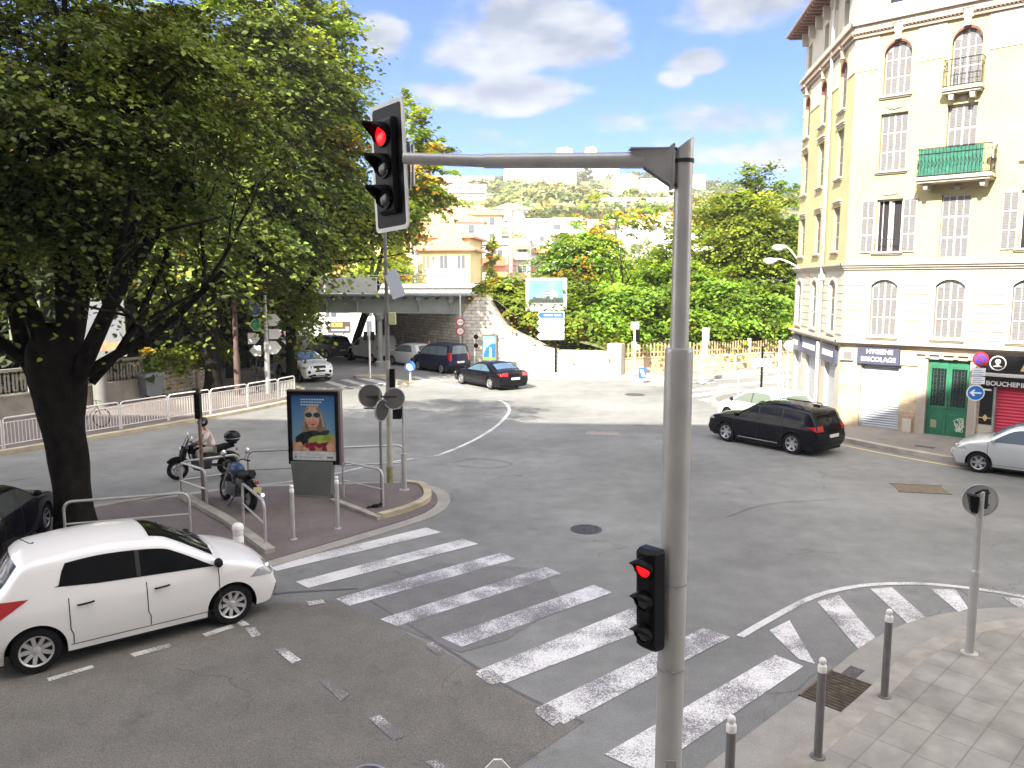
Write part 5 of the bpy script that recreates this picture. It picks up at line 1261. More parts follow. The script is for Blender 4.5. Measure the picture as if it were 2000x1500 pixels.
# white corner railing at the shop pavement
x0, y0 = G(1430, 775, .14); 
for a, b_, lab in (((10.9, 37.9), (12.2, 38.6), 'white two post guard rail on the corner pavement left of the shops'), ((12.3, 38.7), (13.5, 39.3), 'white guard rail on the corner pavement nearest the shops')):
    d_ = Vector(b_) - Vector(a); t = thing('guard_rail', lab, 'railing', (*a, .145), math.atan2(d_.y, d_.x)); Lr = d_.length
    q = MB(); q.cyl((0, 0, 0), (0, 0, .95), .035, n=8).cyl((Lr, 0, 0), (Lr, 0, .95), .035, n=8); q.build('post', white, t)
    q = MB(); q.cyl((0, 0, .93), (Lr, 0, .93), .03, n=8); q.build('rail', white, t)
# direction sign and billboard on the retaining wall side
bx, by = G(1085, 731)
t = thing('direction_sign', 'black post with a blue and three white left arrow signs before the bank', 'road sign', (bx, by, .125))
q = MB(); q.cyl((0, 0, 0), (0, 0, 2.1), .06, n=10).cyl((-.7, .05, 1.9), (-.7, .05, 3.8), .04, n=8).cyl((.5, .05, 1.9), (.5, .05, 3.8), .04, n=8); q.build('post', black, t)
o = arrow(t, -1.15, .5, 3.25, 3.68, False, mbl)
q = MB(); q.box(-.72, -.2, -.08, -.075, 3.42, 3.5).box(-.1, .3, -.08, -.075, 3.42, 3.5); q.build('lettering_lines', mwh, o)
arrow(t, -1.15, .5, 2.86, 3.2, False, mwh); arrow(t, -1.15, .5, 2.46, 2.8, False, mwh); arrow(t, -1.15, .5, 1.98, 2.4, False, mwh)
q = MB()
for z_ in (2.98, 2.6, 2.14): q.box(-.6, .3, -.08, -.0755, z_, z_ + .06)
q.build('lettering_lines', mat('faded_text', (.5, .55, .62), .6), t)
c0 = D(1027, 543, 50); c1 = D(1107, 608, 50)
t = thing('billboard', 'white framed billboard showing an apartment block, above the arrow signs', 'billboard', ((c0.x + c1.x) / 2, 50, 0), R(-3))
hw = (c1.x - c0.x) / 2; 
q = MB(); q.box(-hw, hw, -.1, .12, c1.z, c0.z); q.build('frame', mat('board_white', (.5, .5, .5), .5), t, bevel=.02)
q = MB(); q.cyl((-.6, .2, 0), (-.6, .2, c1.z + .3), .09, n=10).cyl((.7, .2, 0), (.7, .2, c1.z + .3), .09, n=10); q.build('support_post', galv, t)
q = MB(); q.box(-hw + .2, hw - .2, -.115, -.101, c1.z + .45, c0.z - .14); bp2 = q.build('printed_sky', mat('print_sky', (.11, .27, .46), .5, var=.3, scale=1.6), t)
def bq(name, P, c, y): 
    q = MB()
    for p_ in P: q.xprism(p_, y - .003, y)
    return q.build(name, mat('print_' + name, c, .6, var=.15, scale=4), bp2)
zb_ = c1.z + .46
bq('building_side', [[(-.25, zb_ + .1), (.3, zb_ + .02), (.3, zb_ + 1.0), (-.25, zb_ + .72)]], (.13, .16, .20), -.117)
bq('building_front', [[(.3, zb_ + .02), (.72, zb_ + .1), (.72, zb_ + .66), (.3, zb_ + 1.0)]], (.36, .35, .33), -.117)
bq('balcony_lines', [[(-.25, zb_ + k), (.3, zb_ + k + .08), (.3, zb_ + k + .12), (-.25, zb_ + k + .03)] for k in (.25, .45, .62)] + [[(.3, zb_ + k + .08), (.72, zb_ + k), (.72, zb_ + k + .03), (.3, zb_ + k + .12)] for k in (.25, .42, .58)], (.42, .42, .41), -.122)
bq('printed_trees', [ell(-.95 + .21 * k, zb_ + .14 + .05 * (k % 3), .15, .17 + .1 * (k % 2)) for k in range(10)], (.035, .05, .035), -.127)
bq('printed_base', [[(-hw + .2, zb_ - .02), (hw - .2, zb_ - .02), (hw - .2, zb_ + .07), (-hw + .2, zb_ + .07)]], (.2, .21, .22), -.132)
# bus-shelter style advert by the wall
ax, ay = G(955, 742)
t = thing('advertising_panel', 'small advertising panel with a blue and green poster against the retaining wall', 'advertising panel', (-1.3, 46.9, .125), R(-22))
q = MB(); q.box(-.35, .35, -.12, .12, 0, .75); q.build('stand', greyp, t, bevel=.02)
q = MB(); q.box(-.5, .5, -.1, .14, .75, 2.35); q.build('frame', M_signback, t, bevel=.02)
q = MB(); q.box(-.41, .41, -.112, -.101, .84, 2.26); ps = q.build('poster', mat('poster_light_blue', (.15, .32, .42), .4, var=.2), t)
q = MB(); q.xprism([(-.38, 1.0), (.4, 1.0), (.4, 1.85), (.1, 1.8), (-.2, 1.55), (-.36, 1.2)], -.116, -.113); q.build('printed_bag', mat('print_blue', (.01, .10, .28), .5), ps)
q = MB(); q.xprism([(.0, 1.05), (.14, 1.05), (.12, 1.6), (.02, 1.6)], -.120, -.117).box(-.32, .25, -.117, -.113, 1.98, 2.06).box(-.25, .1, -.117, -.113, 1.88, 1.93); q.build('printed_bottle', mat('print_white', (.75, .82, .85), .5), ps)
q = MB(); q.box(-.41, .41, -.124, -.12, .84, 1.02); q.build('printed_grass', mat('print_green', (.14, .26, .03), .5), ps)
# restriction signs at the abutment
x, y = -3.25, 49.9
t = thing('sign_post', 'grey post with two red rimmed round restriction signs at the bridge corner', 'road sign', (x, y, .125), R(6))
q = MB(); q.cyl((0, 0, 0), (0, 0, 4.9), .05, n=10); q.build('post', mat('cream_post2', (.55, .55, .45), .6), t)
redm = mat('sign_red', (.5, .02, .03), .4)
for z_, s_ in ((2.95, '3m50'), (2.38, '7t5')):
    q = MB(); q.lathe([(.27, -.01), (.27, .01)], (0, -.06, z_), 26, 'Y'); o = q.build('sign_disc', mwh, t)
    q = MB(); q.lathe([(.27, -.016), (.27, -.011), (.2, -.011), (.2, -.016), (.27, -.016)], (0, -.06, z_), 26, 'Y', cap=False); q.build('red_ring', redm, o)
    text('sign_text', s_, .13, black, o, TF(0, -.075, z_), .002)
q = MB(); q.sphere((0, 0, 0), .16, sc=(1, 1, 1)); 
t = thing('traffic_signal', 'thin post with two small black lamps left of the small advertising panel', 'traffic light', (-2.35, 49.6, .125))
q = MB(); q.cyl((0, 0, 0), (0, 0, 2.3), .04, n=8); q.build('post', white, t)
for z_ in (2.05, 1.5): q = MB(); q.sphere((.1, -.08, z_), .15, sc=(1, .7, 1)); q.build('lamp_head', black, t)
# signals and small signs at the far side
def post_sig(px, py, lab, kind):
    x, y = G(px, py, .12); t = thing('traffic_signal' if kind < 3 else 'road_sign', lab, 'traffic light' if kind < 3 else 'road sign', (x, y, .12))
    hgt = {0: 3.05, 1: 3.0, 3: .95, 4: 2.9, 5: 2.35}[kind]; 
    q = MB(); q.cyl((0, 0, 0), (0, 0, hgt), .055, n=8); q.build('post', white if kind != 5 else black, t)
    return t
t = post_sig(1238, 735, 'white signal post on the far pavement behind the refuge island', 0)
q = MB(); q.box(-.22, .22, -.1, .1, 2.75, 3.15); q.build('white_box', mwh, t, bevel=.01)
q = MB(); q.box(.06, .3, -.12, .12, 2.0, 2.72); q.build('signal_head', black, t, bevel=.02)
q = MB(); q.box(-.18, .08, -.12, -.06, 1.72, 2.02).box(.04, .26, -.12, -.06, 1.55, 1.85); q.build('small_plate', mwh, t)
t = post_sig(1371, 748, 'white post with a signal head and a small round sign right of the gantry pole', 1)
q = MB(); q.box(.06, .3, -.12, .12, 2.2, 3.0); q.build('signal_head', greyp, t, bevel=.02)
q = MB(); q.lathe([(.2, -.01), (.2, .01)], (0, -.08, 1.55), 20, 'Y'); q.build('sign_disc', mwh, t)
t = post_sig(1254, 748, 'small blue and white keep sign on the refuge island before the far crosswalk', 3)
q = MB(); q.box(-.2, .2, -.1, -.05, .25, .85); o = q.build('sign_plate', mbl, t); q = MB(); q.xprism([(-.14, .75), (.02, .75), (.16, .35), (-.02, .35)], -.106, -.101); q.build('white_arrow', mwh, o)
x, y = -5.6, 43.4
t = thing('road_sign', 'small blue and white keep sign on the middle refuge island', 'road sign', (x, y, .12))
q = MB(); q.cyl((0, 0, 0), (0, 0, .9), .05, n=8); q.build('post', white, t)
q = MB(); q.lathe([(.3, -.01), (.3, .01)], (0, -.07, .85), 24, 'Y'); o = q.build('sign_plate', mbl, t); q = MB(); q.xprism([(-.2, 1.0), (.0, 1.02), (.2, .7), (-.02, .6), (-.16, .76)], -.087, -.082); q.build('white_arrow', mwh, o)
t = post_sig(723, 738, 'pale post with twin black lamps on the rear refuge island', 4)
for sx_ in (-.22, .2): q = MB(); q.box(sx_ - .1, sx_ + .1, -.1, .1, 2.15, 2.65); q.build('signal_head', black, t, bevel=.02)
t = post_sig(1486, 770, 'dark post with a white board at the corner pavement before the parked white car', 5)
q = MB(); q.box(-.5, .45, -.05, .05, 1.35, 1.75); q.build('white_board', mwh, t, bevel=.01)
x, y = G(1520, 768, .14); t = thing('utility_pole', 'slim white pole at the corner of the cream building', 'pole', (x, y, .145))
q = MB(); q.cyl((0, 0, 0), (0, 0, 2.6), .06, n=8); q.build('shaft', white, t)
t = thing('road_sign', 'round white sign at the left corner of the shops', 'road sign', (*G(1537, 772, .14), .145))
q = MB(); q.cyl((0, .06, 0), (0, .06, 2.5), .03, n=8); q.build('post', white, t); q = MB(); q.lathe([(.24, -.01), (.24, .01)], (0, 0, 2.4), 20, 'Y'); q.build('sign_disc', mwh, t)
# no parking + arrow sign in front of the butcher's shop
x, y = G(1904, 862, .15)
t = thing('sign_post', 'post with a no parking disc and a blue left arrow by the butcher shop', 'road sign', (15.55, 26.3, .145), R(-20))
q = MB(); q.cyl((0, 0, 0), (0, 0, 3.05), .03, n=10); q.build('post', greyp, t)
q = MB(); q.lathe([(.24, -.01), (.24, .01)], (0.03, -.05, 2.85), 26, 'Y'); o = q.build('no_parking_disc', redm, t)
q = MB(); q.lathe([(.18, -.015), (.18, -.011)], (0.03, -.05, 2.85), 26, 'Y'); q.build('blue_field', mat('sign_violet_blue', (.09, .06, .38), .4), o)
q = MB(Matrix.Translation((.03, -.068, 2.85)) @ Matrix.Rotation(R(45), 4, 'Y')); q.box(-.19, .19, -.003, 0, -.025, .025); q.build('red_bar', redm, o)
q = MB(); q.box(-.2, .2, -.06, -.05, 2.3, 2.56).box(-.2, .2, -.06, -.05, 2.02, 2.26); o = q.build('text_plate', mwh, t)
q = MB()
for k in range(7): q.box(-.15, .1 + .05 * (k % 2), -.064, -.061, 2.06 + k * .066, 2.085 + k * .066)
q.build('text_lines', mat('sign_grey_text', (.35, .4, .5), .5), o)
q = MB(); q.lathe([(.27, -.01), (.27, .01)], (-.05, -.06, 1.72), 26, 'Y'); o = q.build('arrow_disc', mwh, t)
q = MB(); q.lathe([(.235, -.015), (.235, -.011)], (-.05, -.06, 1.72), 26, 'Y'); q.build('blue_field', mat('arrow_blue', (.02, .16, .5), .4), o)
q = MB(); q.xprism([(-.23, 1.72), (-.1, 1.84), (-.06, 1.8), (-.12, 1.745), (.12, 1.745), (.12, 1.695), (-.12, 1.695), (-.06, 1.64), (-.1, 1.6)], -.081, -.077); q.build('white_arrow', mwh, o)
# ================================================================ cars
def carpaint(name, c, metal=0.0, rough=.32, coat=.9): return mat(name, c, rough, metal, coat=coat if max(c) > .2 else .22, spec=.5 if max(c) > .2 else .12)
M_cg = mat('car_glass', (.006, .007, .008), .05, spec=.16)
M_cgl = mat('car_glass_light', (.16, .20, .22), .05, spec=1.0, coat=.5)
M_seam = mat('panel_gap', (.03, .03, .03), .8)
M_alloy = mat('alloy_rim', (.36, .36, .38), .35, .6)
M_rimdark = mat('rim_shadow', (.02, .02, .02), .6)
M_red = mat('tail_lamp_red', (.42, .008, .012), .15, spec=.8, coat=.6)
M_head = mat('head_lamp_glass', (.42, .44, .46), .1, .3, spec=.9, coat=.8)
M_plate = mat('number_plate', (.72, .72, .68), .5)
M_under = mat('underbody', (.010, .010, .010), .9)

class Shell:
    """car body: side contour (x forward, z) from front bottom over the roof to rear bottom, plus plan width"""
    def __init__(s, C, W, belt, ftap=.16, rtap=.08, tum=.17, crown=.06, bulge=.11):
        s.W = W / 2; s.belt = belt; s.ftap, s.rtap, s.tum, s.crown, s.bulge = ftap, rtap, tum, crown, bulge
        s.C = [(p[0], p[1]) for p in C]; s.n = len(C)
        D_ = [(v.x, v.y) for v in catmull([Vector((p[0], p[1], 0)) for p in C], 10)]
        s.D = D_; s.xn = max(p[0] for p in D_); s.xt = min(p[0] for p in D_)
        i0 = max(range(len(D_)), key=lambda i: D_[i][0]); i1 = min(range(len(D_)), key=lambda i: D_[i][0])
        up = sorted(D_[i0:i1 + 1]); s.ux = [p[0] for p in up]; s.uz = [p[1] for p in up]
        s.zn = D_[i0][1]; s.zt = D_[i1][1]
        s.lx = [s.xt, s.xt + .12, s.xn - .12, s.xn]; zb = C[0][1]; s.lz = [s.zt, zb, zb, s.zn]
        s.zb = zb
    def top(s, x): return float(np.interp(x, s.ux, s.uz))
    def low(s, x): return float(np.interp(x, s.lx, s.lz))
    def y(s, x, z):
        Lh = (s.xn - s.xt); w_ = s.W
        f = max(0, (x - (s.xn - .85)) / .85); r = max(0, ((s.xt + .75) - x) / .75)
        w_ *= (1 - s.ftap * f ** 2.4 - s.rtap * r ** 2.4)
        if z > s.belt: k = (z - s.belt) / max(.3, max(s.uz) - s.belt); w_ -= s.tum * k ** 1.15 + .025
        elif z > s.belt - .1: w_ -= .025 * (z - s.belt + .1) / .1
        if z < .5: w_ -= .05 * ((.5 - z) / .35) ** 2
        w_ += .012 * math.sin(max(0, min(1, (z - .35) / .5)) * PI)
        d = max(0, s.top(x) - z)
        if d < .075: w_ -= .07 * (1 - math.sqrt(max(0, 1 - (1 - d / .075) ** 2)))
        return w_
    def prof(s, t):
        t = max(0, min(s.n - 1.0001, t)); i = int(t * 10); f = t * 10 - i
        a, b_ = s.D[i], s.D[min(i + 1, len(s.D) - 1)]; return (a[0] + (b_[0] - a[0]) * f, a[1] + (b_[1] - a[1]) * f)
    def strip(s, t, v, off=0.0):
        x, z = s.prof(t); xa, za = s.prof(t - .08); xb, zb = s.prof(t + .08)
        dx, dz = xb - xa, zb - za; l_ = math.hypot(dx, dz) or 1; nx, nz = -dz / l_ * -1, dx / l_ * -1
        nx, nz = (dz / l_, -dx / l_)
        # outward normal: up for roof (dx<0)
        we = s.y(x, min(z, s.top(x))); up = abs(nz); b_ = (s.crown * up + s.bulge * (1 - up)) * (1 - abs(v) ** 2.2)
        return Vector((x + nx * (b_ + off), we * v, z + nz * (b_ + off)))
    def side(s, x, z, sg, off=0.0): return Vector((x, sg * (s.y(x, z) + off), z))
    def patch(s, t0, t1, v0, v1, off=.005, nt=8, nv=10, fn=None):
        q = MB(); P = []
        for i in range(nt + 1):
            for j in range(nv + 1):
                a = i / nt; c = j / nv; t = t0 + (t1 - t0) * a; v = v0 + (v1 - v0) * c
                if fn: t, v = fn(a, c, t, v)
                P.append(s.strip(t, v, off))
        return q.add(P, [(i * (nv + 1) + j, i * (nv + 1) + j + 1, (i + 1) * (nv + 1) + j + 1, (i + 1) * (nv + 1) + j) for i in range(nt) for j in range(nv)])
    def spatch(s, x0, x1, lo, hi, sg, off=.005, nx=22, nz=6, q=None):
        q = q or MB(); P = []
        for i in range(nx + 1):
            x = x0 + (x1 - x0) * i / nx; a, b_ = lo(x), max(lo(x) + .002, hi(x))
            for j in range(nz + 1): z = a + (b_ - a) * j / nz; P.append(s.side(x, z, sg, off))
        return q.add(P, [(i * (nz + 1) + j, i * (nz + 1) + j + 1, (i + 1) * (nz + 1) + j + 1, (i + 1) * (nz + 1) + j) for i in range(nx) for j in range(nz)])

def make_car(label, cat, loc, rz, C, W, belt, wf, wr, rw, paint, win, ws, rg, name='parked_car', doors=(), head=None, tail=None, style='plain', glass=None, grp=None, spokes=10, arch_trim=None, rimm=None, roof=None, van=False, pillars=(), black_low=None, mirrorm=None, rise=.03, **kw):
    """win=(x0,x1,margin_front_slope,...) side window range; ws/rg = profile parameter ranges of windscreen and rear glass"""
    t = thing(name, label, cat, loc, rz, grp); glass = glass or M_cg
    S = Shell(C, W, belt, **kw); Ra = rw + .055
    # body sides with wheel arches
    xs = set(np.linspace(S.xt + .001, S.xn - .001, 70).tolist())
    for xw in (wf, wr):
        xs = {x for x in xs if abs(x - xw) > Ra + .01}
        xs |= {xw + Ra * math.cos(PI * k / 18) for k in range(19)}; xs |= {xw - Ra - .004, xw + Ra + .004}
    xs = sorted(xs); nz_ = 14; q = MB()
    for sg in (-1, 1):
        P = []
        for x in xs:
            lo = S.low(x)
            for xw in (wf, wr):
                if abs(x - xw) <= Ra + 1e-6: lo = max(lo, rw * .98 + math.sqrt(max(0, Ra * Ra - (x - xw) ** 2)))
            hi = max(S.top(x), lo + .01)
            for j in range(nz_ + 1):
                f = j / nz_; z = lo + (hi - lo) * (f if f < .7 else .7 + .3 * (1 - max(0, 1 - (f - .7) / .3) ** 1.6)); P.append(S.side(x, z, sg))
        q.add(P, [((i * (nz_ + 1) + j), (i + 1) * (nz_ + 1) + j, (i + 1) * (nz_ + 1) + j + 1, i * (nz_ + 1) + j + 1)[::sg] for i in range(len(xs) - 1) for j in range(nz_)])
    n = (S.n - 1) * 6; m_ = 14; P = [S.strip(i * (S.n - 1.0001) / n, -1 + 2 * j / m_) for i in range(n + 1) for j in range(m_ + 1)]
    q.add(P, [(i * (m_ + 1) + j, i * (m_ + 1) + j + 1, (i + 1) * (m_ + 1) + j + 1, (i + 1) * (m_ + 1) + j) for i in range(n) for j in range(m_)])
    body = q.build('body', paint, t, smooth=42)
    # dark underside and wheel wells
    q = MB(); q.box(S.xt + .14, wr - Ra, -S.W * .86, S.W * .86, .17, .42).box(wr + Ra, wf - Ra, -S.W * .93, S.W * .93, .17, .34).box(wf + Ra, S.xn - .2, -S.W * .8, S.W * .8, .19, .42)
    q.box(wr - Ra, wr + Ra, -S.W * .6, S.W * .6, .2, .9).box(wf - Ra, wf + Ra, -S.W * .6, S.W * .6, .2, .8)
    for xw in (wf, wr):
        for sg in (-1, 1):
            pts = [(xw + Ra * .995 * math.cos(PI * k / 12 * 1.16 - .25), rw * .98 + Ra * .995 * math.sin(PI * k / 12 * 1.16 - .25)) for k in range(13)]
            y0, y1 = sg * S.W * .55, sg * (S.y(xw, .6) - .012)
            q.add([(x, y0, z) for x, z in pts] + [(x, y1, z) for x, z in pts], [(i, i + 1, 14 + i, 13 + i) for i in range(12)])
    q.build('underbody', M_under, t)
    # wheels
    rimm = rimm or M_alloy
    for xw in (wf, wr):
        for sg in (-1, 1):
            yc = sg * (S.W - .115); M_ = Matrix.Translation((xw, yc, rw)) @ Matrix.Rotation(0 if sg > 0 else PI, 4, 'Z')
            q = MB(M_); wd_ = .1; q.lathe([(rw * .66, -wd_), (rw * .93, -wd_), (rw, -wd_ * .65), (rw, wd_ * .65), (rw * .93, wd_), (rw * .68, wd_), (rw * .66, wd_ * .6)], (0, 0, 0), 30, 'Y', cap=False)
            wh = q.build('wheel', rubber, t, smooth=40)
            q = MB(M_); q.lathe([(rw * .665, wd_ * .3), (.001, wd_ * .25)], (0, 0, 0), 28, 'Y', cap=False); q.build('rim_inner', M_rimdark, wh)
            q = MB(M_); q.lathe([(rw * .68, wd_ * .95), (rw * .665, wd_ * 1.02), (rw * .60, wd_ * .85)], (0, 0, 0), 30, 'Y', cap=False)
            for k in range(spokes):
                a = 2 * PI * k / spokes; hwid = rw * (.085 if spokes > 6 else .12); ca, sa = math.cos(a), math.sin(a)
                def pt(r_, o_, y_): return (ca * r_ - sa * o_, y_, sa * r_ + ca * o_)
                q.add([pt(rw * .14, -hwid, wd_ * .62), pt(rw * .14, hwid, wd_ * .62), pt(rw * .63, hwid * .95, wd_ * .9), pt(rw * .63, -hwid * .95, wd_ * .9), pt(rw * .14, -hwid, wd_ * .3), pt(rw * .14, hwid, wd_ * .3), pt(rw * .63, hwid * .95, wd_ * .4), pt(rw * .63, -hwid * .95, wd_ * .4)], [(0, 1, 2, 3), (0, 3, 7, 4), (1, 5, 6, 2)])
            q.lathe([(rw * .18, wd_ * .5), (rw * .18, wd_ * .68), (rw * .1, wd_ * .78), (.001, wd_ * .78)], (0, 0, 0), 18, 'Y', cap=False)
            q.build('rim', rimm, wh, smooth=35)
    # glazing: a dark band and pillars in body colour
    x0, x1, fs, rs = win[:4]; mg = win[4] if len(win) > 4 else .085; zl = lambda x: S.belt + .015 + (.05 * max(0, (x0 + .5 - x)) * (0 if van else 1)) + rise * (x1 - x) / (x1 - x0)
    zh = lambda x: min(S.top(x) - mg, S.belt + .02 + (x1 - x) * fs, S.belt + .02 + (x - x0) * rs)
    for sg in (-1, 1):
        wn = S.spatch(x0, x1, zl, lambda x: max(zl(x), zh(x)), sg, .004, 46, 6).build('side_window', glass, t, smooth=30)
        for xp in pillars: S.spatch(xp - .028, xp + .028, zl, zh, sg, .008, 2, 6).build('window_pillar', M_seam if not van else paint, wn)
    if ws: wsn = S.patch(ws[0], ws[1], -.9, .9, .006, 8, 16, fn=lambda a, c, t_, v: (t_, v * (1.0 - .06 * a))).build('windscreen', glass, t, smooth=60)
    if rg: S.patch(rg[0], rg[1], -.84, .84, .006, 6, 14, fn=lambda a, c, t_, v: (t_, v * (.94 + .04 * a))).build('rear_window', glass, t, smooth=60)
    if ws:
        q = MB()
        for v in (-.5, .15): q.tube([S.strip(ws[0] + .02, v, .02), S.strip(ws[0] + .1, v + .3, .022), S.strip(ws[0] + .22, v + .62, .018)], .008, 4)
        q.build('wiper', black, t)
    # door seams, handles
    for sg in (-1, 1):
        q = MB(); zs = [.3 + (S.belt - .3) * i / 9 for i in range(10)]
        for xd in doors:
            P = [S.side(xd + (.0 if z > .5 else .03), z, sg, .004) for z in zs]; P2 = [S.side(xd + .012 + (.0 if z > .5 else .03), z, sg, .004) for z in zs]
            q.add(P + P2, [(i, i + 1, 11 + i, 10 + i) for i in range(9)])
        if doors:
            S.spatch(min(doors), max(doors), lambda x: .283, lambda x: .294, sg, .004, 24, 1, q)
        if q.v: q.build('door_seam', M_seam, body)
        for xd in doors[1:] if len(doors) > 1 else ():
            pass
        for xd in [d + .1 for d in doors[:-1]]:
            q = MB(); q.tube([S.side(xd, S.belt - .11, sg, .012), S.side(xd + .05, S.belt - .105, sg, .03), S.side(xd + .16, S.belt - .1, sg, .03), S.side(xd + .2, S.belt - .1, sg, .012)], .013, 6); q.build('door_handle', mirrorm or paint if style != 'blackhandle' else black, t)
        xm = x1 - .16; q = MB(); p = S.side(xm, S.belt + .08, sg, .09); q.sphere(p, .11, 12, 8, (.55, .85, .62)); q.bar(S.side(xm, S.belt + .03, sg, -.01), p, .05, .04); q.build('wing_mirror', mirrorm or paint, t, smooth=60)
    # lights, plates, grille
    if head:
        a, b_, z0_, z1_ = head
        for sg in (-1, 1):
            v0, v1 = (.62, 1.0) if sg > 0 else (-1.0, -.62)
            hl = S.spatch(S.xn - a, S.xn - .01, lambda x: z0_ + (S.xn - x) * .12, lambda x: min(z1_ + .02, S.top(x) - .012, z0_ + .03 + (x - (S.xn - a)) * .9), sg, .006, 12, 4)
            tt0 = min(range(200), key=lambda k: abs(S.prof(k * .02)[1] - z0_)) * .02; tt1 = min(range(200), key=lambda k: abs(S.prof(k * .02)[1] - z1_)) * .02
            P = [S.strip(tt0 + (tt1 - tt0) * i / 5, (v0 + (v1 - v0) * j / 5), .006) for i in range(6) for j in range(6)]; hl.add(P, [(i * 6 + j, i * 6 + j + 1, (i + 1) * 6 + j + 1, (i + 1) * 6 + j) for i in range(5) for j in range(5)])
            hl.build('headlight', M_head, t, smooth=50)
            q = MB(); q.sphere(S.strip((tt0 + tt1) / 2, sg * .82, -.005), .055, 10, 6, (.5, 1, 1)); q.build('headlight_bulb', mat('lamp_silver', (.85, .85, .87), .1, 1), t)
    tf = lambda z: min(range(200), key=lambda k: abs(S.prof(k * .02)[1] - z)) * .02
    S.patch(tf(.26), tf(.36), -.62, .62, .004, 3, 10).build('lower_grille', black, t)
    S.patch(tf(.6), tf(.68), -.4, .4, .005, 3, 8).build('grille', black, t)
    q = MB(); xn_ = S.strip(tf(.46), 0, .012).x; q.box(xn_ - .01, xn_ + .004, -.26, .26, .41, .52); q.build('number_plate', M_plate, t)
    tr = lambda z: (S.n - 1) - min(range(300), key=lambda k: abs(S.prof((S.n - 1) - k * .02)[1] - z)) * .02
    zp = kw.get('zp', None) or (.78 if S.belt > .9 else .7)
    pz = tail[4] if tail and len(tail) > 4 else .62
    xr = S.strip(tr(pz), 0, .01).x; q = MB(); q.box(xr - .006, xr + .02, -.26, .26, pz - .055, pz + .055); q.build('number_plate', M_plate, t)
    if tail:
        a, wv, z0_, z1_ = tail[:4]
        for sg in (-1, 1):
            q = S.spatch(S.xt + .012, S.xt + a, lambda x: z0_ + (x - S.xt) * (z1_ - z0_) / a * .92, lambda x: min(S.top(x) - .02, z1_ - (x - S.xt) * .05), sg, .008, 10, 5)
            t0, t1 = tr(z0_), tr(z1_); v0, v1 = ((1 - wv), 1.0) if sg > 0 else (-1.0, -(1 - wv))
            P = [S.strip(t0 + (t1 - t0) * i / 5, v0 + (v1 - v0) * j / 5, .008) for i in range(6) for j in range(6)]; q.add(P, [(i * 6 + j, i * 6 + j + 1, (i + 1) * 6 + j + 1, (i + 1) * 6 + j) for i in range(5) for j in range(5)])
            q.build('tail_light', M_red, t, smooth=50)
    if black_low:
        for sg in (-1, 1):
            q = MB()
            for xa, xb in ((S.xt + .1, wr - Ra), (wr + Ra, wf - Ra), (wf + Ra, S.xn - .25)): S.spatch(xa, xb, lambda x: S.low(x) + .002, lambda x: black_low, sg, .006, 8, 2, q)
            q.build('side_skirt', black, t)
            if arch_trim:
                q = MB()
                for xw in (wf, wr): q.tube([S.side(xw + (Ra + .02) * math.cos(a), rw * .98 + (Ra + .02) * math.sin(a), sg, .0) for a in [PI * k / 14 for k in range(15)]], .03, 5)
                q.build('arch_trim', black, t)
        S.patch(tr(.24), tr(black_low + .12), -.98, .98, .008, 4, 12).build('rear_bumper_trim', black, t)
    if roof: S.patch(ws[1] + .05, rg[0] - .05 if rg else S.n - 4, -.97, .97, .004, 10, 12).build('roof_panel', roof, t, smooth=60)
    return t, S

wht = carpaint('car_white', (.80, .80, .79)); blk = carpaint('car_black', (.006, .006, .009), rough=.2)
C_hatch = [(1.86, .2), (1.96, .34), (1.98, .52), (1.86, .72), (1.62, .87), (1.30, .97), (1.12, 1.02), (.58, 1.34), (.28, 1.455), (-.4, 1.51), (-1.0, 1.47), (-1.3, 1.41), (-1.52, 1.16), (-1.70, .97), (-1.80, .72), (-1.82, .45), (-1.77, .24)]
def rotdir(dx, dy): return math.atan2(dy, dx)
a_h = rotdir(.79, .61)
def place(fw, rw_px_pair=None): pass
def mid(p_f, p_r, wf, wr, halfw, side):
    """centre position and heading from ground contact of the visible front and rear wheel"""
    f = Vector(G(*p_f)); r_ = Vector(G(*p_r)); d = (f - r_).normalized(); left = Vector((-d.y, d.x)); sp = (f - r_).length
    c = (f + r_) / 2 - d * (wf + wr) / 2 * 1.0 + (left if side == 'R' else -left) * halfw
    return c, math.atan2(d.y, d.x), sp
c, rz, sp = mid((450, 1213), (72, 1308), 1.27, -1.26, .74, 'R')
t, S = make_car('white five door hatchback with black door handles parked beside the dashed line', 'car', (c.x, c.y, .004), rz, C_hatch, 1.70, .93, 1.27, -1.26, .305, wht,
    (-1.0, 1.24, .62, 3.4, .11), (6.15, 8.1), (11.25, 12.6), doors=(-.86, .1, 1.08), head=(.46, .3, .62, .76), tail=(.52, .28, .70, 1.04, .6), rise=.13, style='blackhandle', mirrorm=black, spokes=9, pillars=(.02,), rimm=mat('hubcap_silver', (.52, .52, .52), .4, .4))
t.scale = (sp / 2.53,) * 3
q = MB(); q.tube([(-1.15, 0, 1.5), (-1.38, 0, 1.68)], .006, 5); q.sphere((-1.14, 0, 1.505), .025); q.build('antenna', black, t)
q = MB(); q.sphere((1.83, -.62, .36), .07, sc=(.5, 1, .8)); q.build('fog_light', black, t)
hatch = t
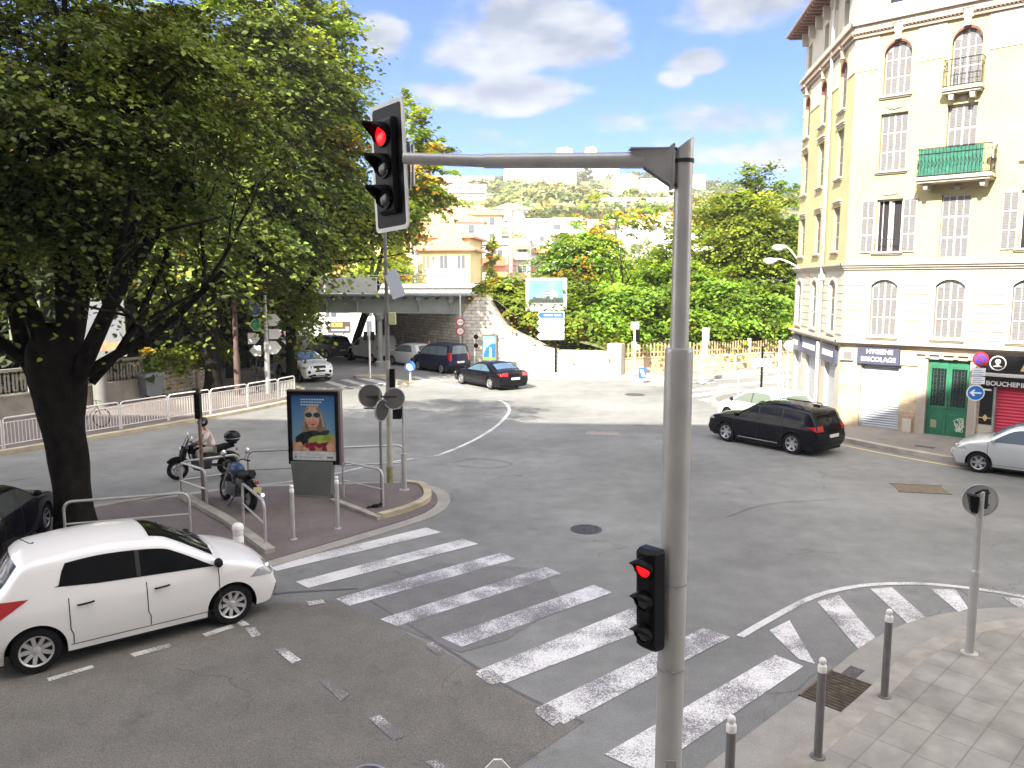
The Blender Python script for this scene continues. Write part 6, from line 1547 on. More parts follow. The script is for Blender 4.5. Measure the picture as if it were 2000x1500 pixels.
# steering wheel and seat glimpsed
# dark saloon at the left edge
C_sal = [(2.2, .2), (2.3, .35), (2.3, .55), (2.15, .70), (1.7, .84), (1.15, .93), (.95, .97), (.35, 1.28), (.0, 1.385), (-.6, 1.42), (-1.1, 1.36), (-1.65, 1.12), (-1.8, 1.05), (-2.15, 1.02), (-2.27, .9), (-2.3, .6), (-2.22, .26)]
make_car('black saloon with chrome window line parked at the left edge behind the tree trunk', 'car', (-10.85, 15.5, .05), R(102), C_sal, 1.78, .90, 1.36, -1.36, .32, blk,
    (-1.35, 1.1, .6, .75, .09), (6.1, 8.0), (10.1, 11.4), doors=(-.85, .05, 1.0), head=(.45, .3, .6, .7), tail=(.3, .3, .75, .93), spokes=7, glass=mat('reflecting_glass', (.10, .11, .11), .03, .2, spec=1.0, coat=1.0), pillars=(.05, -.8))
sal = [o for o in col.objects if o.name.startswith('parked_car')][-1]
# black SUV, moving left on the right
C_suv = [(2.2, .26), (2.32, .42), (2.33, .66), (2.22, .88), (1.8, 1.0), (1.2, 1.08), (1.0, 1.12), (.42, 1.46), (.1, 1.58), (-.7, 1.64), (-1.5, 1.60), (-1.98, 1.54), (-2.12, 1.3), (-2.24, 1.08), (-2.33, .8), (-2.32, .5), (-2.2, .28)]
c, rz, sp = mid((1418, 862), (1546, 887), 1.42, -1.40, .82, 'L')
t, S = make_car('black sport utility car with lit red tail lamps turning in front of the shops', 'car', (c.x, c.y, .004), rz, C_suv, 1.88, 1.04, 1.42, -1.40, .37, blk,
    (-1.78, 1.12, .62, 1.1, .1), (6.15, 8.0), (11.3, 12.75), name='moving_car', doors=(-1.0, .02, 1.08), head=(.4, .3, .78, .9), tail=(.42, .34, .88, 1.06, .72), spokes=6, pillars=(.02, -.95), black_low=.36)
t.scale = (sp / 2.82,) * 3
q = MB()
for sg in (-1, 1): q.tube([(.2, sg * .62, 1.60), (.1, sg * .63, 1.66), (-1.5, sg * .6, 1.67), (-1.6, sg * .58, 1.61)], .018, 5)
q.build('roof_rail', black, t)
q = MB(); q.box(-1.85, -1.6, -.01, .01, 1.58, 1.70); q.build('antenna_fin', blk, t)
q = MB(); q.box(-.85, .85, S.W - .0, S.W + .02, .3, .325).box(-.85, .85, -S.W - .02, -S.W, .3, .325); q.build('chrome_strip', chrome, t)
# white car behind it
C_wh = [(p[0] * 1.02, p[1] * .99) for p in C_hatch]
make_car('white car parked by the corner pavement behind the black sport utility car', 'car', (9.85, 30.2, .004), R(116), C_wh, 1.72, .94, 1.28, -1.26, .31, wht,
    (-1.1, 1.2, .62, 1.6, .1), (6.15, 8.1), (11.25, 12.6), doors=(-.9, .02, .98), head=(.42, .3, .64, .74), tail=(.34, .28, .74, 1.0), mirrorm=black, pillars=(.02,), glass=mat('greenish_glass', (.14, .17, .14), .05, spec=.5))
# silver car at the right edge
C_sil = [(1.78, .22), (1.9, .38), (1.9, .55), (1.76, .76), (1.4, .93), (1.08, 1.0), (.95, 1.04), (.5, 1.33), (.2, 1.43), (-.3, 1.47), (-.95, 1.42), (-1.35, 1.28), (-1.6, 1.08), (-1.78, .9), (-1.86, .7), (-1.86, .45), (-1.8, .26)]
make_car('silver rounded hatchback parked at the right edge before the butcher shop', 'car', (15.05, 22.52, .004), R(139), C_sil, 1.66, .93, 1.2, -1.2, .30, carpaint('car_silver', (.56, .59, .60), .5),
    (-1.15, 1.02, .62, .9, .09), (6.15, 8.1), (10.3, 12.2), doors=(-.5, .98), head=(.42, .3, .62, .76), tail=(.3, .3, .7, .95), spokes=6, pillars=(-.35,), glass=mat('pale_sky_glass', (.10, .13, .17), .05, .1, spec=1))
# black coupe in the middle distance
C_cp = [(2.2, .2), (2.3, .34), (2.3, .52), (2.15, .66), (1.7, .79), (1.05, .9), (.85, .94), (.2, 1.24), (-.15, 1.33), (-.6, 1.35), (-1.1, 1.27), (-1.62, 1.06), (-1.8, 1.0), (-2.2, .97), (-2.33, .85), (-2.34, .55), (-2.25, .26)]
c, rz, sp = mid((908, 751), (955, 760), 1.38, -1.38, .8, 'L')
make_car('black low saloon driving across the junction towards the bridge', 'car', (c.x, c.y, .004), rz, C_cp, 1.86, .89, 1.38, -1.38, .33, blk,
    (-1.45, 1.05, .55, .6, .09), (6.1, 8.0), (10.1, 11.4), name='moving_car', doors=(-.6, .9), head=(.45, .3, .56, .66), tail=(.3, .42, .74, .90), spokes=7, pillars=(-.5,), glass=mat('blue_reflecting_glass', (.10, .17, .24), .04, .2, spec=1, coat=1))
# white compact SUV coming towards the camera
C_ev = [(2.0, .26), (2.12, .42), (2.14, .68), (2.06, .88), (1.7, 1.0), (1.15, 1.07), (.95, 1.11), (.35, 1.44), (.05, 1.54), (-.6, 1.57), (-1.4, 1.50), (-1.85, 1.42), (-2.0, 1.24), (-2.1, 1.04), (-2.18, .8), (-2.18, .5), (-2.1, .28)]
t, S = make_car('white compact sport utility car with dark grille driving towards the junction', 'car', (-12.05, 45.7, .004), R(-52), C_ev, 1.88, 1.05, 1.35, -1.32, .37, wht,
    (-1.75, 1.1, .62, .9, .1), (6.1, 8.0), (11.3, 12.5), name='moving_car', doors=(-.9, .02, 1.05), head=(.3, .3, .78, .88), tail=(.3, .3, .85, 1.0), spokes=6, pillars=(.02, -.9), black_low=.38, roof=carpaint('roof_grey', (.05, .05, .055)), glass=mat('blue_reflecting_glass', (.1, .2, .3), .04))
q = MB()
S_ = S; tf_ = lambda z: min(range(200), key=lambda k: abs(S_.prof(k * .02)[1] - z)) * .02
S_.patch(tf_(.78), tf_(.87), -.5, .5, .01, 3, 8).build('upper_grille', black, t)
S_.patch(tf_(.40), tf_(.50), -.8, .8, .012, 3, 8, fn=lambda a, c_, t_, v: (t_ - .9 * max(0, abs(v) - .45), v)).build('bumper_trim', black, t)
for sg in (-1, 1): q.sphere(S_.strip(tf_(.6), sg * .8, .0), .09, sc=(.4, 1, 1))
q.build('fog_light', black, t)

# row of parked cars beneath the bridge
C_mpv = [(1.95, .22), (2.05, .4), (2.05, .62), (1.95, .85), (1.6, .98), (1.3, 1.06), (1.15, 1.12), (.65, 1.55), (.35, 1.70), (-.5, 1.78), (-1.5, 1.78), (-1.9, 1.74), (-1.98, 1.4), (-2.02, 1.1), (-2.05, .8), (-2.05, .5), (-1.98, .26)]
C_van = [(1.95, .22), (2.05, .4), (2.05, .62), (1.95, .85), (1.6, .98), (1.3, 1.06), (1.15, 1.12), (.7, 1.52), (.4, 1.72), (-.5, 1.86), (-1.5, 1.86), (-1.95, 1.82), (-2.02, 1.4), (-2.05, 1.1), (-2.06, .8), (-2.05, .5), (-1.98, .26)]
C_mono = [(1.95, .22), (2.05, .4), (2.04, .62), (1.9, .85), (1.6, .97), (1.3, 1.05), (1.15, 1.1), (.6, 1.45), (.2, 1.6), (-.5, 1.66), (-1.3, 1.62), (-1.75, 1.55), (-1.92, 1.3), (-2.02, 1.08), (-2.06, .8), (-2.05, .5), (-1.98, .26)]
c, rz, sp = mid((821, 723), (861, 729), 1.3, -1.3, .78, 'L')
make_car('dark blue leisure van parked nearest in the row under the bridge', 'car', (c.x, c.y, .004), rz, C_mpv, 1.75, 1.08, 1.3, -1.3, .31, carpaint('car_navy', (.012, .014, .045)),
    (-1.8, 1.2, .7, 9, .14), (6.2, 8.0), (11.25, 12.6), doors=(-1.0, .05, 1.1), head=(.35, .3, .7, .85), tail=(.18, .16, .8, 1.3, .72), grp=None, black_low=.42, pillars=(.1, -.75), glass=mat('mid_glass', (.14, .18, .2), .05), spokes=8)
make_car('white small hatchback parked between the dark blue van and the white delivery van', 'car', (-6.7, 53.4, .004), rz + .02, C_hatch, 1.68, .93, 1.27, -1.26, .30, wht,
    (-1.1, 1.2, .62, 1.6, .1), (6.15, 8.1), (11.25, 12.6), doors=(-.5, .98), head=(.42, .3, .64, .74), tail=(.2, .2, .75, 1.0), pillars=(-.3,), glass=M_cgl)
make_car('white panel delivery van parked in the middle of the far row', 'van', (-10.0, 56.4, .004), rz + .04, C_van, 1.78, 1.1, 1.32, -1.32, .31, wht,
    (.25, 1.2, .7, 9, .14), (6.2, 8.0), None, name='parked_van', doors=(.1, 1.1), head=(.35, .3, .7, .85), tail=(.16, .14, .8, 1.2), black_low=.4, van=True, spokes=8)
make_car('grey people carrier parked left of the white delivery van', 'car', (-13.9, 59.6, .004), rz + .06, C_mono, 1.76, 1.02, 1.3, -1.3, .31, carpaint('car_grey', (.11, .105, .095), .3),
    (-1.7, 1.1, .7, 1.6, .12), (6.2, 8.0), (11.25, 12.6), doors=(-1.0, .05, 1.1), head=(.35, .3, .7, .82), tail=(.25, .16, .8, 1.25), pillars=(.05, -.85), spokes=8)
make_car('white small car parked behind the grey people carrier', 'car', (-17.2, 63.2, .004), rz + .1, C_hatch, 1.7, .93, 1.27, -1.26, .30, wht,
    (-1.1, 1.2, .62, 1.6, .1), (6.15, 8.1), (11.25, 12.6), doors=(-.5, .98), head=(.42, .3, .64, .74), tail=(.2, .2, .75, 1.0), glass=M_cgl)
make_car('red car parked far back in the row beyond the third tree', 'car', (-20.6, 67.2, .004), rz + .12, C_hatch, 1.72, .93, 1.27, -1.26, .30, carpaint('car_red', (.42, .03, .035)),
    (-1.1, 1.2, .62, 1.6, .1), (6.15, 8.1), (11.25, 12.6), doors=(-.5, .98), head=(.42, .3, .64, .74), tail=(.2, .2, .75, 1.0))
make_car('small red car seen behind the first red car', 'car', (-23.8, 70.4, .004), rz + .12, C_sil, 1.7, .93, 1.2, -1.2, .30, carpaint('car_rust_red', (.34, .05, .04)),
    (-1.15, 1.02, .62, .9, .09), (6.15, 8.1), (10.3, 12.2), doors=(-.5, .98), tail=(.3, .3, .7, .95))
# ================================================================ motorcycles and rider
def moto(label, loc, rz, tank, lean=0, name='motorcycle', screen=False, steer=0.0, seat_long=True, topbox=False, mirrors=True):
    t = thing(name, label, 'motorcycle', loc, rz); t.rotation_euler = (lean, 0, rz)
    wr_ = .31; xf_, xr_ = .72, -.70
    for i, xw in enumerate((xf_, xr_)):
        wd_ = .062 if i == 0 else .085
        q = MB(); q.tube([(xw + (wr_ - wd_) * math.cos(a), 0, wr_ + (wr_ - wd_) * math.sin(a)) for a in [2 * PI * k / 28 for k in range(29)]], wd_, 8, False); wh = q.build('wheel', rubber, t, smooth=60)
        q = MB(); q.lathe([(wr_ - wd_ * 1.8, -.03), (wr_ - wd_ * 1.8, .03), (wr_ - wd_ * 2.4, .03), (wr_ - wd_ * 2.4, -.03), (wr_ - wd_ * 1.8, -.03)], (xw, 0, wr_), 26, 'Y', cap=False)
        for k in range(5):
            a = 2 * PI * k / 5; q.bar((xw + .03 * math.cos(a), 0, wr_ + .03 * math.sin(a)), (xw + .2 * math.cos(a + .15), 0, wr_ + .2 * math.sin(a + .15)), .035, .025, (0, 1, 0))
        q.lathe([(.05, -.07), (.05, .07)], (xw, 0, wr_), 12, 'Y').lathe([(.13, .055), (.13, .06), (.09, .06), (.09, .055), (.13, .055)], (xw, 0, wr_), 20, 'Y', cap=False); q.build('rim', M_alloy if i else M_alloy, wh, smooth=40)
    q = MB(); q.tube([(xf_, .09, wr_), (.52, .09, .72), (.42, .08, .98)], [.026, .026, .03], 8).tube([(xf_, -.09, wr_), (.52, -.09, .72), (.42, -.08, .98)], [.026, .026, .03], 8); q.build('front_fork', galv, t, smooth=50)
    q = MB(); q.tube([(xf_ + .36 * math.cos(a), 0, wr_ + .36 * math.sin(a)) for a in [R(d) for d in range(40, 150, 14)]], .05, 6).tube([(xr_ + .38 * math.cos(a), 0, wr_ + .38 * math.sin(a)) for a in [R(d) for d in range(50, 170, 15)]], .065, 6); q.build('mudguard', black, t, smooth=60)
    q = MB(); q.tube([(.42, 0, .88), (.1, 0, .78), (-.35, 0, .74), (-.85, 0, .86)], .03, 7).tube([(.4, 0, .8), (.28, 0, .35), (-.2, 0, .28), (-.3, 0, .7)], .026, 7)
    for s_ in (-1, 1): q.tube([(-.22, s_ * .09, .36), (xr_, s_ * .1, wr_)], .024, 7).tube([(xr_ + .02, s_ * .12, wr_), (-.5, s_ * .12, .72)], .03, 7)
    q.build('frame', darkm, t, smooth=60)
    q = MB(); q.cbox(.04, 0, .42, .5, .34, .3).cbox(-.28, 0, .62, .42, .22, .2).cyl((.12, 0, .5), (.26, 0, .74), .09, .085, 12).cyl((-.08, 0, .5), (-.04, 0, .72), .09, .085, 12); q.lathe([(.1, -.17), (.1, .17)], (-.08, 0, .38), 14, 'Y')
    for k in range(5): q.cyl((.13 + k * .022, 0, .52 + k * .04), (.135 + k * .022, 0, .53 + k * .04), .115, n=12)
    q.build('engine', mat('engine_metal', (.10, .10, .105), .45, .7, var=.4, scale=12), t, bevel=.01)
    q = MB(); q.sphere((.16, 0, .88), .22, 16, 10, (1.35, .78, .8)); q.build('fuel_tank', tank, t, smooth=180)
    q = MB(); q.tube(catmull([(-.02, 0, .86), (-.25, 0, .81), (-.55, 0, .86), (-.92 if seat_long else -.75, 0, .93)], 4), [.09] * 3 + [.12] * 7 + [.09] * 3, 10); q.build('seat', black, t, smooth=60)
    q = MB(); q.tube(catmull([(.3, -.1, .4), (.25, -.16, .26), (-.2, -.17, .24), (-.6, -.19, .33), (-.95, -.2, .44)], 4), [.025] * 9 + [.035] * 3 + [.05] * 5, 9); q.build('exhaust', chrome, t, smooth=60)
    q = MB(); st = Matrix.Rotation(steer, 3, 'Z'); hx = Vector((.40, 0, 0))
    def H(x, y, z): v = st @ Vector((x - .4, y, 0)); return (v.x + .4, v.y, z)
    q.tube([H(.24, -.38, 1.04), H(.34, -.24, 1.08), H(.42, -.08, 1.02), H(.42, .08, 1.02), H(.34, .24, 1.08), H(.24, .38, 1.04)], .014, 7); 
    for s_ in (-1, 1): q.tube([H(.24, s_ * .4, 1.04), H(.28, s_ * .28, 1.065)], .02, 7).tube([H(.3, s_ * .36, 1.05), H(.4, s_ * .3, 1.06)], .006, 4)
    q.build('handlebar', black, t, smooth=50)
    for s_ in (-1, 1):
        if mirrors:
            q = MB(); q.tube([H(.32, s_ * .28, 1.08), H(.34, s_ * .38, 1.24)], .008, 5); mo = q.build('mirror_stalk', darkm, t)
            q = MB(); q.sphere(H(.34, s_ * .39, 1.28), .08, 14, 8, (.3, 1, 1)); q.build('mirror', mat('mirror_bright', (.8, .82, .84), .08, .9), mo, smooth=180)
    q = MB(); q.sphere(H(.56, 0, .93), .1, 14, 10, (.8, 1, 1)); hl = q.build('headlight', black, t, smooth=180); q = MB(); q.lathe([(.085, 0), (.06, .03), (.001, .04)], (H(.61, 0, .93)[0], 0, .93), 16, 'X', cap=False); q.build('headlight_glass', M_head, hl, smooth=180)
    if screen:
        q = MB(); P = []
        for i in range(5):
            for j in range(7): v = -1 + 2 * j / 6; P.append((.58 - i * .035 - .07 * v * v, v * (.19 - .012 * i), .98 + i * .07))
        q.add(P, [(i * 7 + j, i * 7 + j + 1, (i + 1) * 7 + j + 1, (i + 1) * 7 + j) for i in range(4) for j in range(6)]); q.build('windscreen', mat('smoked_screen', (.03, .04, .05), .05, spec=1), t, smooth=60, solid=.006)
        q = MB(); q.tube(catmull([(.5, .13, .4), (.58, .15, .7), (.5, .12, .95)], 4), .07, 6).tube(catmull([(.5, -.13, .4), (.58, -.15, .7), (.5, -.12, .95)], 4), .07, 6).sphere((.55, 0, .8), .15, 12, 8, (.7, 1.1, 1.3)); q.build('front_fairing', black, t, smooth=60)
    q = MB(); q.box(-1.02, -.98, -.05, .05, .72, .8); q.build('tail_light', M_red, t, bevel=.008)
    q = MB(); q.box(-1.07, -1.055, -.1, .1, .5, .66); q.build('number_plate', mat('yellow_plate', (.55, .5, .25), .5), t)
    if topbox:
        q = MB(); q.sphere((-.88, 0, 1.16), .24, 18, 12, (1.05, .95, .82)); q.bar((-.7, 0, .94), (-1.0, 0, .98), .2, .03); tb = q.build('top_case', carpaint('case_black', (.01, .01, .011), rough=.15), t, smooth=60)
        q = MB(); q.tube([(-.88 + .245 * math.cos(a), .232 * math.sin(a), 1.13) for a in [2 * PI * k / 24 for k in range(25)]], .008, 5); q.build('case_seam', galv, tb)
    return t
blue_tank = carpaint('tank_blue', (.05, .09, .17), rough=.25)
pk = Vector(G(486, 1003, .05)); pf = Vector(G(430, 975, .05)); dm = (pf - pk).normalized(); cm = (pf + pk) / 2
mo2 = moto('parked motorcycle with blue grey tank and round mirrors on the island between hoop railings', (cm.x + .05, cm.y + .05, .05), math.atan2(dm.y, dm.x), blue_tank, lean=R(7), steer=R(20), seat_long=False)
q = MB(); q.tube([(-.05, .08, .3), (-.12, .26, .03)], .014, 6); q.build('side_stand', darkm, mo2)
rx, ry = G(345, 938, 0); d_r = Vector((-.86, -.5)).normalized(); 
cm1 = Vector((rx, ry)) - d_r * .72
mo1 = moto('black motorcycle with windscreen and top case being ridden past the island', (cm1.x, cm1.y, .004), math.atan2(d_r.y, d_r.x), carpaint('tank_black', (.01, .01, .012), rough=.2), name='motorcycle', screen=True, topbox=True, mirrors=True)
mo1.scale = (.94,) * 3

def skin_body(name, pts, edges, rad, m, parent, root=0, sub=2):
    me = bpy.data.meshes.new(name); me.from_pydata([tuple(p) for p in pts], edges, []); me.materials.append(m)
    o = bpy.data.objects.new(name, me); col.objects.link(o); o.parent = parent
    sk = o.modifiers.new('skin', 'SKIN'); sk.use_smooth_shade = True
    if not me.skin_vertices: 
        pass
    for i, r_ in enumerate(rad):
        me.skin_vertices[0].data[i].radius = (r_, r_) if not isinstance(r_, tuple) else r_
    me.skin_vertices[0].data[root].use_root = True
    s2 = o.modifiers.new('sub', 'SUBSURF'); s2.levels = sub; s2.render_levels = sub
    return o
M_skin = mat('skin', (.52, .30, .22), .55, var=.08, scale=20)
M_pinkshirt = mat('pale_pink_shirt', (.76, .64, .60), .85, var=.18, scale=6, bump=.2)
M_greytr = mat('grey_trousers', (.36, .34, .30), .9, var=.12, scale=8, bump=.2)
# rider seated on the first motorcycle (local frame: x forward)
t = thing('person', 'rider in black helmet, pale pink shirt and grey trousers seated on the black motorcycle', 'person', (cm1.x, cm1.y, .0), math.atan2(d_r.y, d_r.x))
t.scale = (.92, .92, .90)
P = [(-.28, 0, .93), (-.27, 0, 1.08), (-.22, 0, 1.25), (-.16, 0, 1.42), (-.12, 0, 1.52), (-.09, 0, 1.60), (-.06, 0, 1.69), (-.05, 0, 1.79)]
rad = [(.15, .12), (.14, .11), (.15, .12), (.14, .11), (.065, .06), (.055, .055), (.085, .09), (.08, .085)]
E_ = [(i, i + 1) for i in range(7)]
for s_ in (-1, 1):
    b0 = len(P)
    P += [(-.25, s_ * .10, .90), (.02, s_ * .17, .90), (.20, s_ * .19, .86), (.12, s_ * .18, .62), (.04, s_ * .17, .38), (.16, s_ * .175, .32)]
    rad += [.10, .088, .07, .058, .042, .04]; E_ += [(0, b0)] + [(b0 + i, b0 + i + 1) for i in range(5)]
    b1 = len(P)
    P += [(-.15, s_ * .17, 1.44), (-.05, s_ * .25, 1.25), (.07, s_ * .30, 1.10), (.19, s_ * .34, 1.07), (.25, s_ * .36, 1.06)]
    rad += [.062, .05, .042, .03, .035]; E_ += [(3, b1)] + [(b1 + i, b1 + i + 1) for i in range(4)]
    for f in range(5): 
        b2 = len(P); off_ = (f - 2) * .019
        if f < 4: P += [(.262, s_ * (.37 + off_), 1.065), (.292, s_ * (.37 + off_), 1.055), (.285, s_ * (.37 + off_), 1.025)]
        else: P += [(.25, s_ * .335, 1.05), (.262, s_ * .325, 1.03), (.25, s_ * .322, 1.01)]
        rad += [.009, .0085, .008]; E_ += [(b1 + 4, b2), (b2, b2 + 1), (b2 + 1, b2 + 2)]
body = skin_body('body', P, E_, rad, M_skin, t)
PS = [(-.28, 0, .95), (-.27, 0, 1.08), (-.22, 0, 1.25), (-.165, 0, 1.41), (-.13, 0, 1.48)]; rs_ = [(.175, .135), (.165, .13), (.175, .14), (.16, .12), (.085, .08)]
ES = [(i, i + 1) for i in range(4)]
for s_ in (-1, 1):
    b1 = len(PS); PS += [(-.15, s_ * .175, 1.43), (-.09, s_ * .225, 1.33), (-.03, s_ * .262, 1.22)]; rs_ += [.075, .068, .064]; ES += [(3, b1), (b1, b1 + 1), (b1 + 1, b1 + 2)]
skin_body('shirt', PS, ES, rs_, M_pinkshirt, t)
PT = [(-.28, 0, .93)]; rt = [(.165, .13)]; ET = []
for s_ in (-1, 1):
    b0 = len(PT); PT += [(-.25, s_ * .10, .90), (.02, s_ * .17, .90), (.20, s_ * .19, .86), (.12, s_ * .18, .62), (.05, s_ * .17, .42)]; rt += [.118, .103, .084, .07, .062]; ET += [(0, b0)] + [(b0 + i, b0 + i + 1) for i in range(4)]
skin_body('trousers', PT, ET, rt, M_greytr, t)
q = MB()
for s_ in (-1, 1): q.sphere((.11, s_ * .172, .30), .05, 12, 8, (2.3, .95, .95))
q.build('shoes', black, t, smooth=180)
q = MB(); q.sphere((-.05, 0, 1.77), .148, 20, 14, (1.08, .9, 1.02)); hel = q.build('helmet', carpaint('helmet_black', (.012, .012, .014), rough=.15), t, smooth=180)
q = MB(); q.sphere((-.015, 0, 1.755), .126, 20, 14, (1.08, .9, .6)); q.build('visor', M_cg, hel, smooth=180)
q = MB(); q.lathe([(.045, -.137), (.045, .137)], (-.06, 0, 1.78), 14, 'Y'); q.build('visor_hinge', galv, hel)
q = MB(); q.sphere((.085, 0, 1.68), .02, sc=(1, .8, 1.1)); q.build('nose', M_skin, t, smooth=180)

# pedestrian on the pavement beneath the bridge
px_, py_ = -5.35, 51.3
t = thing('person', 'pedestrian in pale top and dark shorts walking under the bridge behind the blue van', 'person', (px_, py_, .125), R(200))
P = [(0, 0, .95), (0, 0, 1.1), (.01, 0, 1.28), (.02, 0, 1.42), (.02, 0, 1.5), (.03, 0, 1.56), (.04, 0, 1.64), (.04, 0, 1.72)]; rad = [(.12, .1), (.11, .09), (.13, .1), (.12, .09), (.05, .05), (.05, .05), (.075, .08), (.07, .075)]
E_ = [(i, i + 1) for i in range(7)]
for s_, sw in ((-1, .16), (1, -.14)):
    b0 = len(P); P += [(0, s_ * .09, .9), (sw * .8, s_ * .09, .5), (sw * 1.0 - .04, s_ * .09, .08), (sw + .1, s_ * .09, .04)]; rad += [.085, .058, .038, .035]; E_ += [(0, b0)] + [(b0 + i, b0 + i + 1) for i in range(3)]
    b1 = len(P); P += [(.02, s_ * .17, 1.42), (-sw * .5, s_ * .22, 1.16), (-sw * 1.1 + .05, s_ * .22, .95), (-sw * 1.2 + .08, s_ * .22, .86)]; rad += [.05, .04, .03, .028]; E_ += [(3, b1)] + [(b1 + i, b1 + i + 1) for i in range(3)]
skin_body('body', P, E_, rad, M_skin, t)
skin_body('top', [(0, 0, .98), (0, 0, 1.12), (.01, 0, 1.28), (.02, 0, 1.44), (.02, .18, 1.4), (.02, -.18, 1.4), (.0, .21, 1.28), (0, -.21, 1.28)], [(0, 1), (1, 2), (2, 3), (3, 4), (3, 5), (4, 6), (5, 7)], [(.14, .115), (.135, .11), (.15, .115), (.12, .09), .065, .065, .055, .055], mat('pale_top', (.62, .5, .48), .85), t)
skin_body('shorts', [(0, 0, .95), (0, .09, .86), (0, -.09, .86), (-.06, .09, .62), (.08, -.09, .62)], [(0, 1), (0, 2), (1, 3), (2, 4)], [(.14, .115), .105, .105, .085, .085], mat('dark_shorts', (.03, .03, .04), .9), t)
q = MB(); q.sphere((.03, 0, 1.72), .09, 14, 10, (1, .95, .95)); q.build('hair', mat('dark_hair', (.05, .035, .025), .8), t, smooth=180)
q = MB(); q.sphere((.118, 0, 1.655), .014); q.build('nose', M_skin, t)
# ================================================================ trees
M_bark = mat('dark_bark', (.013, .0115, .0095), .95, var=.45, scale=5, spec=.1, bump=1.0, bscale=14)
M_barkp = mat('pale_bark', (.16, .145, .12), .9, var=.3, scale=4, bump=.6, bscale=10)
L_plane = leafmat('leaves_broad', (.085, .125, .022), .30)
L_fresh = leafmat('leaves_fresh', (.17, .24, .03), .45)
L_bank = leafmat('leaves_bank', (.17, .29, .035), .48)
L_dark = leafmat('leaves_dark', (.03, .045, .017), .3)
def crown_mesh(name, lobes, nb, per, leaf, padr, seed, m, parent, tint=(.65, 1.35), droop=.35, brown=.04, flat=.32, shell=.45, hot=.0, hotv=(1.7, 2.6)):
    """leaf boughs spread through the volume of the lobes (cx,cy,cz,rx,ry,rz,weight)"""
    g = np.random.default_rng(seed); lobes = np.array(lobes, float); w_ = lobes[:, 6] / lobes[:, 6].sum()
    li = g.choice(len(lobes), nb, p=w_); Lb_ = lobes[li]
    d = g.normal(size=(nb, 3)); d /= np.linalg.norm(d, axis=1)[:, None]; rr_ = g.uniform(shell, 1.0, nb) ** (1 / 2.0)
    c = Lb_[:, :3] + d * rr_[:, None] * Lb_[:, 3:6]
    ctr = (lobes[:, :3] * lobes[:, 6:7]).sum(0) / lobes[:, 6].sum()
    outw = c - ctr; outw[:, 2] *= .3; outw /= np.linalg.norm(outw, axis=1)[:, None] + 1e-6
    btint = g.uniform(tint[0], tint[1], nb); hb_ = g.random(nb) < hot; btint[hb_] = g.uniform(hotv[0], hotv[1], hb_.sum()); bwarm = g.uniform(-.12, .22, nb); bbr = g.random(nb) < brown  # a random share of boughs gets a brighter tint, painted as if sunlit
    pr = padr * g.uniform(.55, 1.25, nb)
    n = nb * per; bi = np.repeat(np.arange(nb), per)
    # position within bough: elongated along outward, flattened vertically, drooping at the tip
    u = g.normal(size=(n, 3)) * .5; o_ = outw[bi]; side_ = np.cross(o_, [0, 0, 1.0]); side_ /= np.linalg.norm(side_, axis=1)[:, None] + 1e-6
    along = u[:, 0:1] * 1.35; pos = c[bi] + (o_ * along + side_ * u[:, 1:2] * .9) * pr[bi][:, None]
    pos[:, 2] += u[:, 2] * flat * pr[bi] - droop * np.maximum(0, along[:, 0]) ** 1.5 * pr[bi] - droop * .5 * np.abs(u[:, 1]) * pr[bi]
    nrm = np.stack([g.normal(size=n) * .5, g.normal(size=n) * .5, np.ones(n)], 1) + o_ * .45; nrm /= np.linalg.norm(nrm, axis=1)[:, None]
    t1 = np.cross(nrm, g.normal(size=(n, 3))); t1 /= np.linalg.norm(t1, axis=1)[:, None]; t2 = np.cross(nrm, t1)
    sz = leaf * g.uniform(.65, 1.25, n)
    shp = np.array([[-.5, 0, 0], [-.18, .40, .10], [.22, .34, .08], [.62, 0, -.08], [.22, -.34, .08], [-.18, -.40, .10]])
    V_ = pos[:, None, :] + sz[:, None, None] * (shp[None, :, 0:1] * t1[:, None, :] + shp[None, :, 1:2] * t2[:, None, :] + shp[None, :, 2:3] * nrm[:, None, :])
    V_ = V_.reshape(-1, 3)
    base = (np.arange(n) * 6)[:, None]; F = np.concatenate([base + np.array([[0, 1, 2, 3]]), base + np.array([[0, 3, 4, 5]])], 1).reshape(-1)
    me = bpy.data.meshes.new(name); me.vertices.add(len(V_)); me.vertices.foreach_set('co', V_.astype('f').ravel())
    me.loops.add(len(F)); me.loops.foreach_set('vertex_index', F.astype('i')); me.polygons.add(2 * n); me.polygons.foreach_set('loop_start', np.arange(0, 8 * n, 4, dtype='i'))
    try: me.polygons.foreach_set('loop_total', np.full(2 * n, 4, 'i'))
    except Exception: pass
    me.update(calc_edges=True)
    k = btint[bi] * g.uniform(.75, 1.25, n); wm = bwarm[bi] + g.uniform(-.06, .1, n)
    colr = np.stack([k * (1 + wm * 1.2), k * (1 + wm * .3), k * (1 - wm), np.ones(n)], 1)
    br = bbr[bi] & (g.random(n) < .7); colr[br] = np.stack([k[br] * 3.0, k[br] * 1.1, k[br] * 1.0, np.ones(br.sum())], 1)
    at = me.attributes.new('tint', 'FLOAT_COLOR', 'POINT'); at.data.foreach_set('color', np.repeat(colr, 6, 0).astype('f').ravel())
    me.materials.append(m); o = bpy.data.objects.new(name, me); col.objects.link(o); o.parent = parent; return o
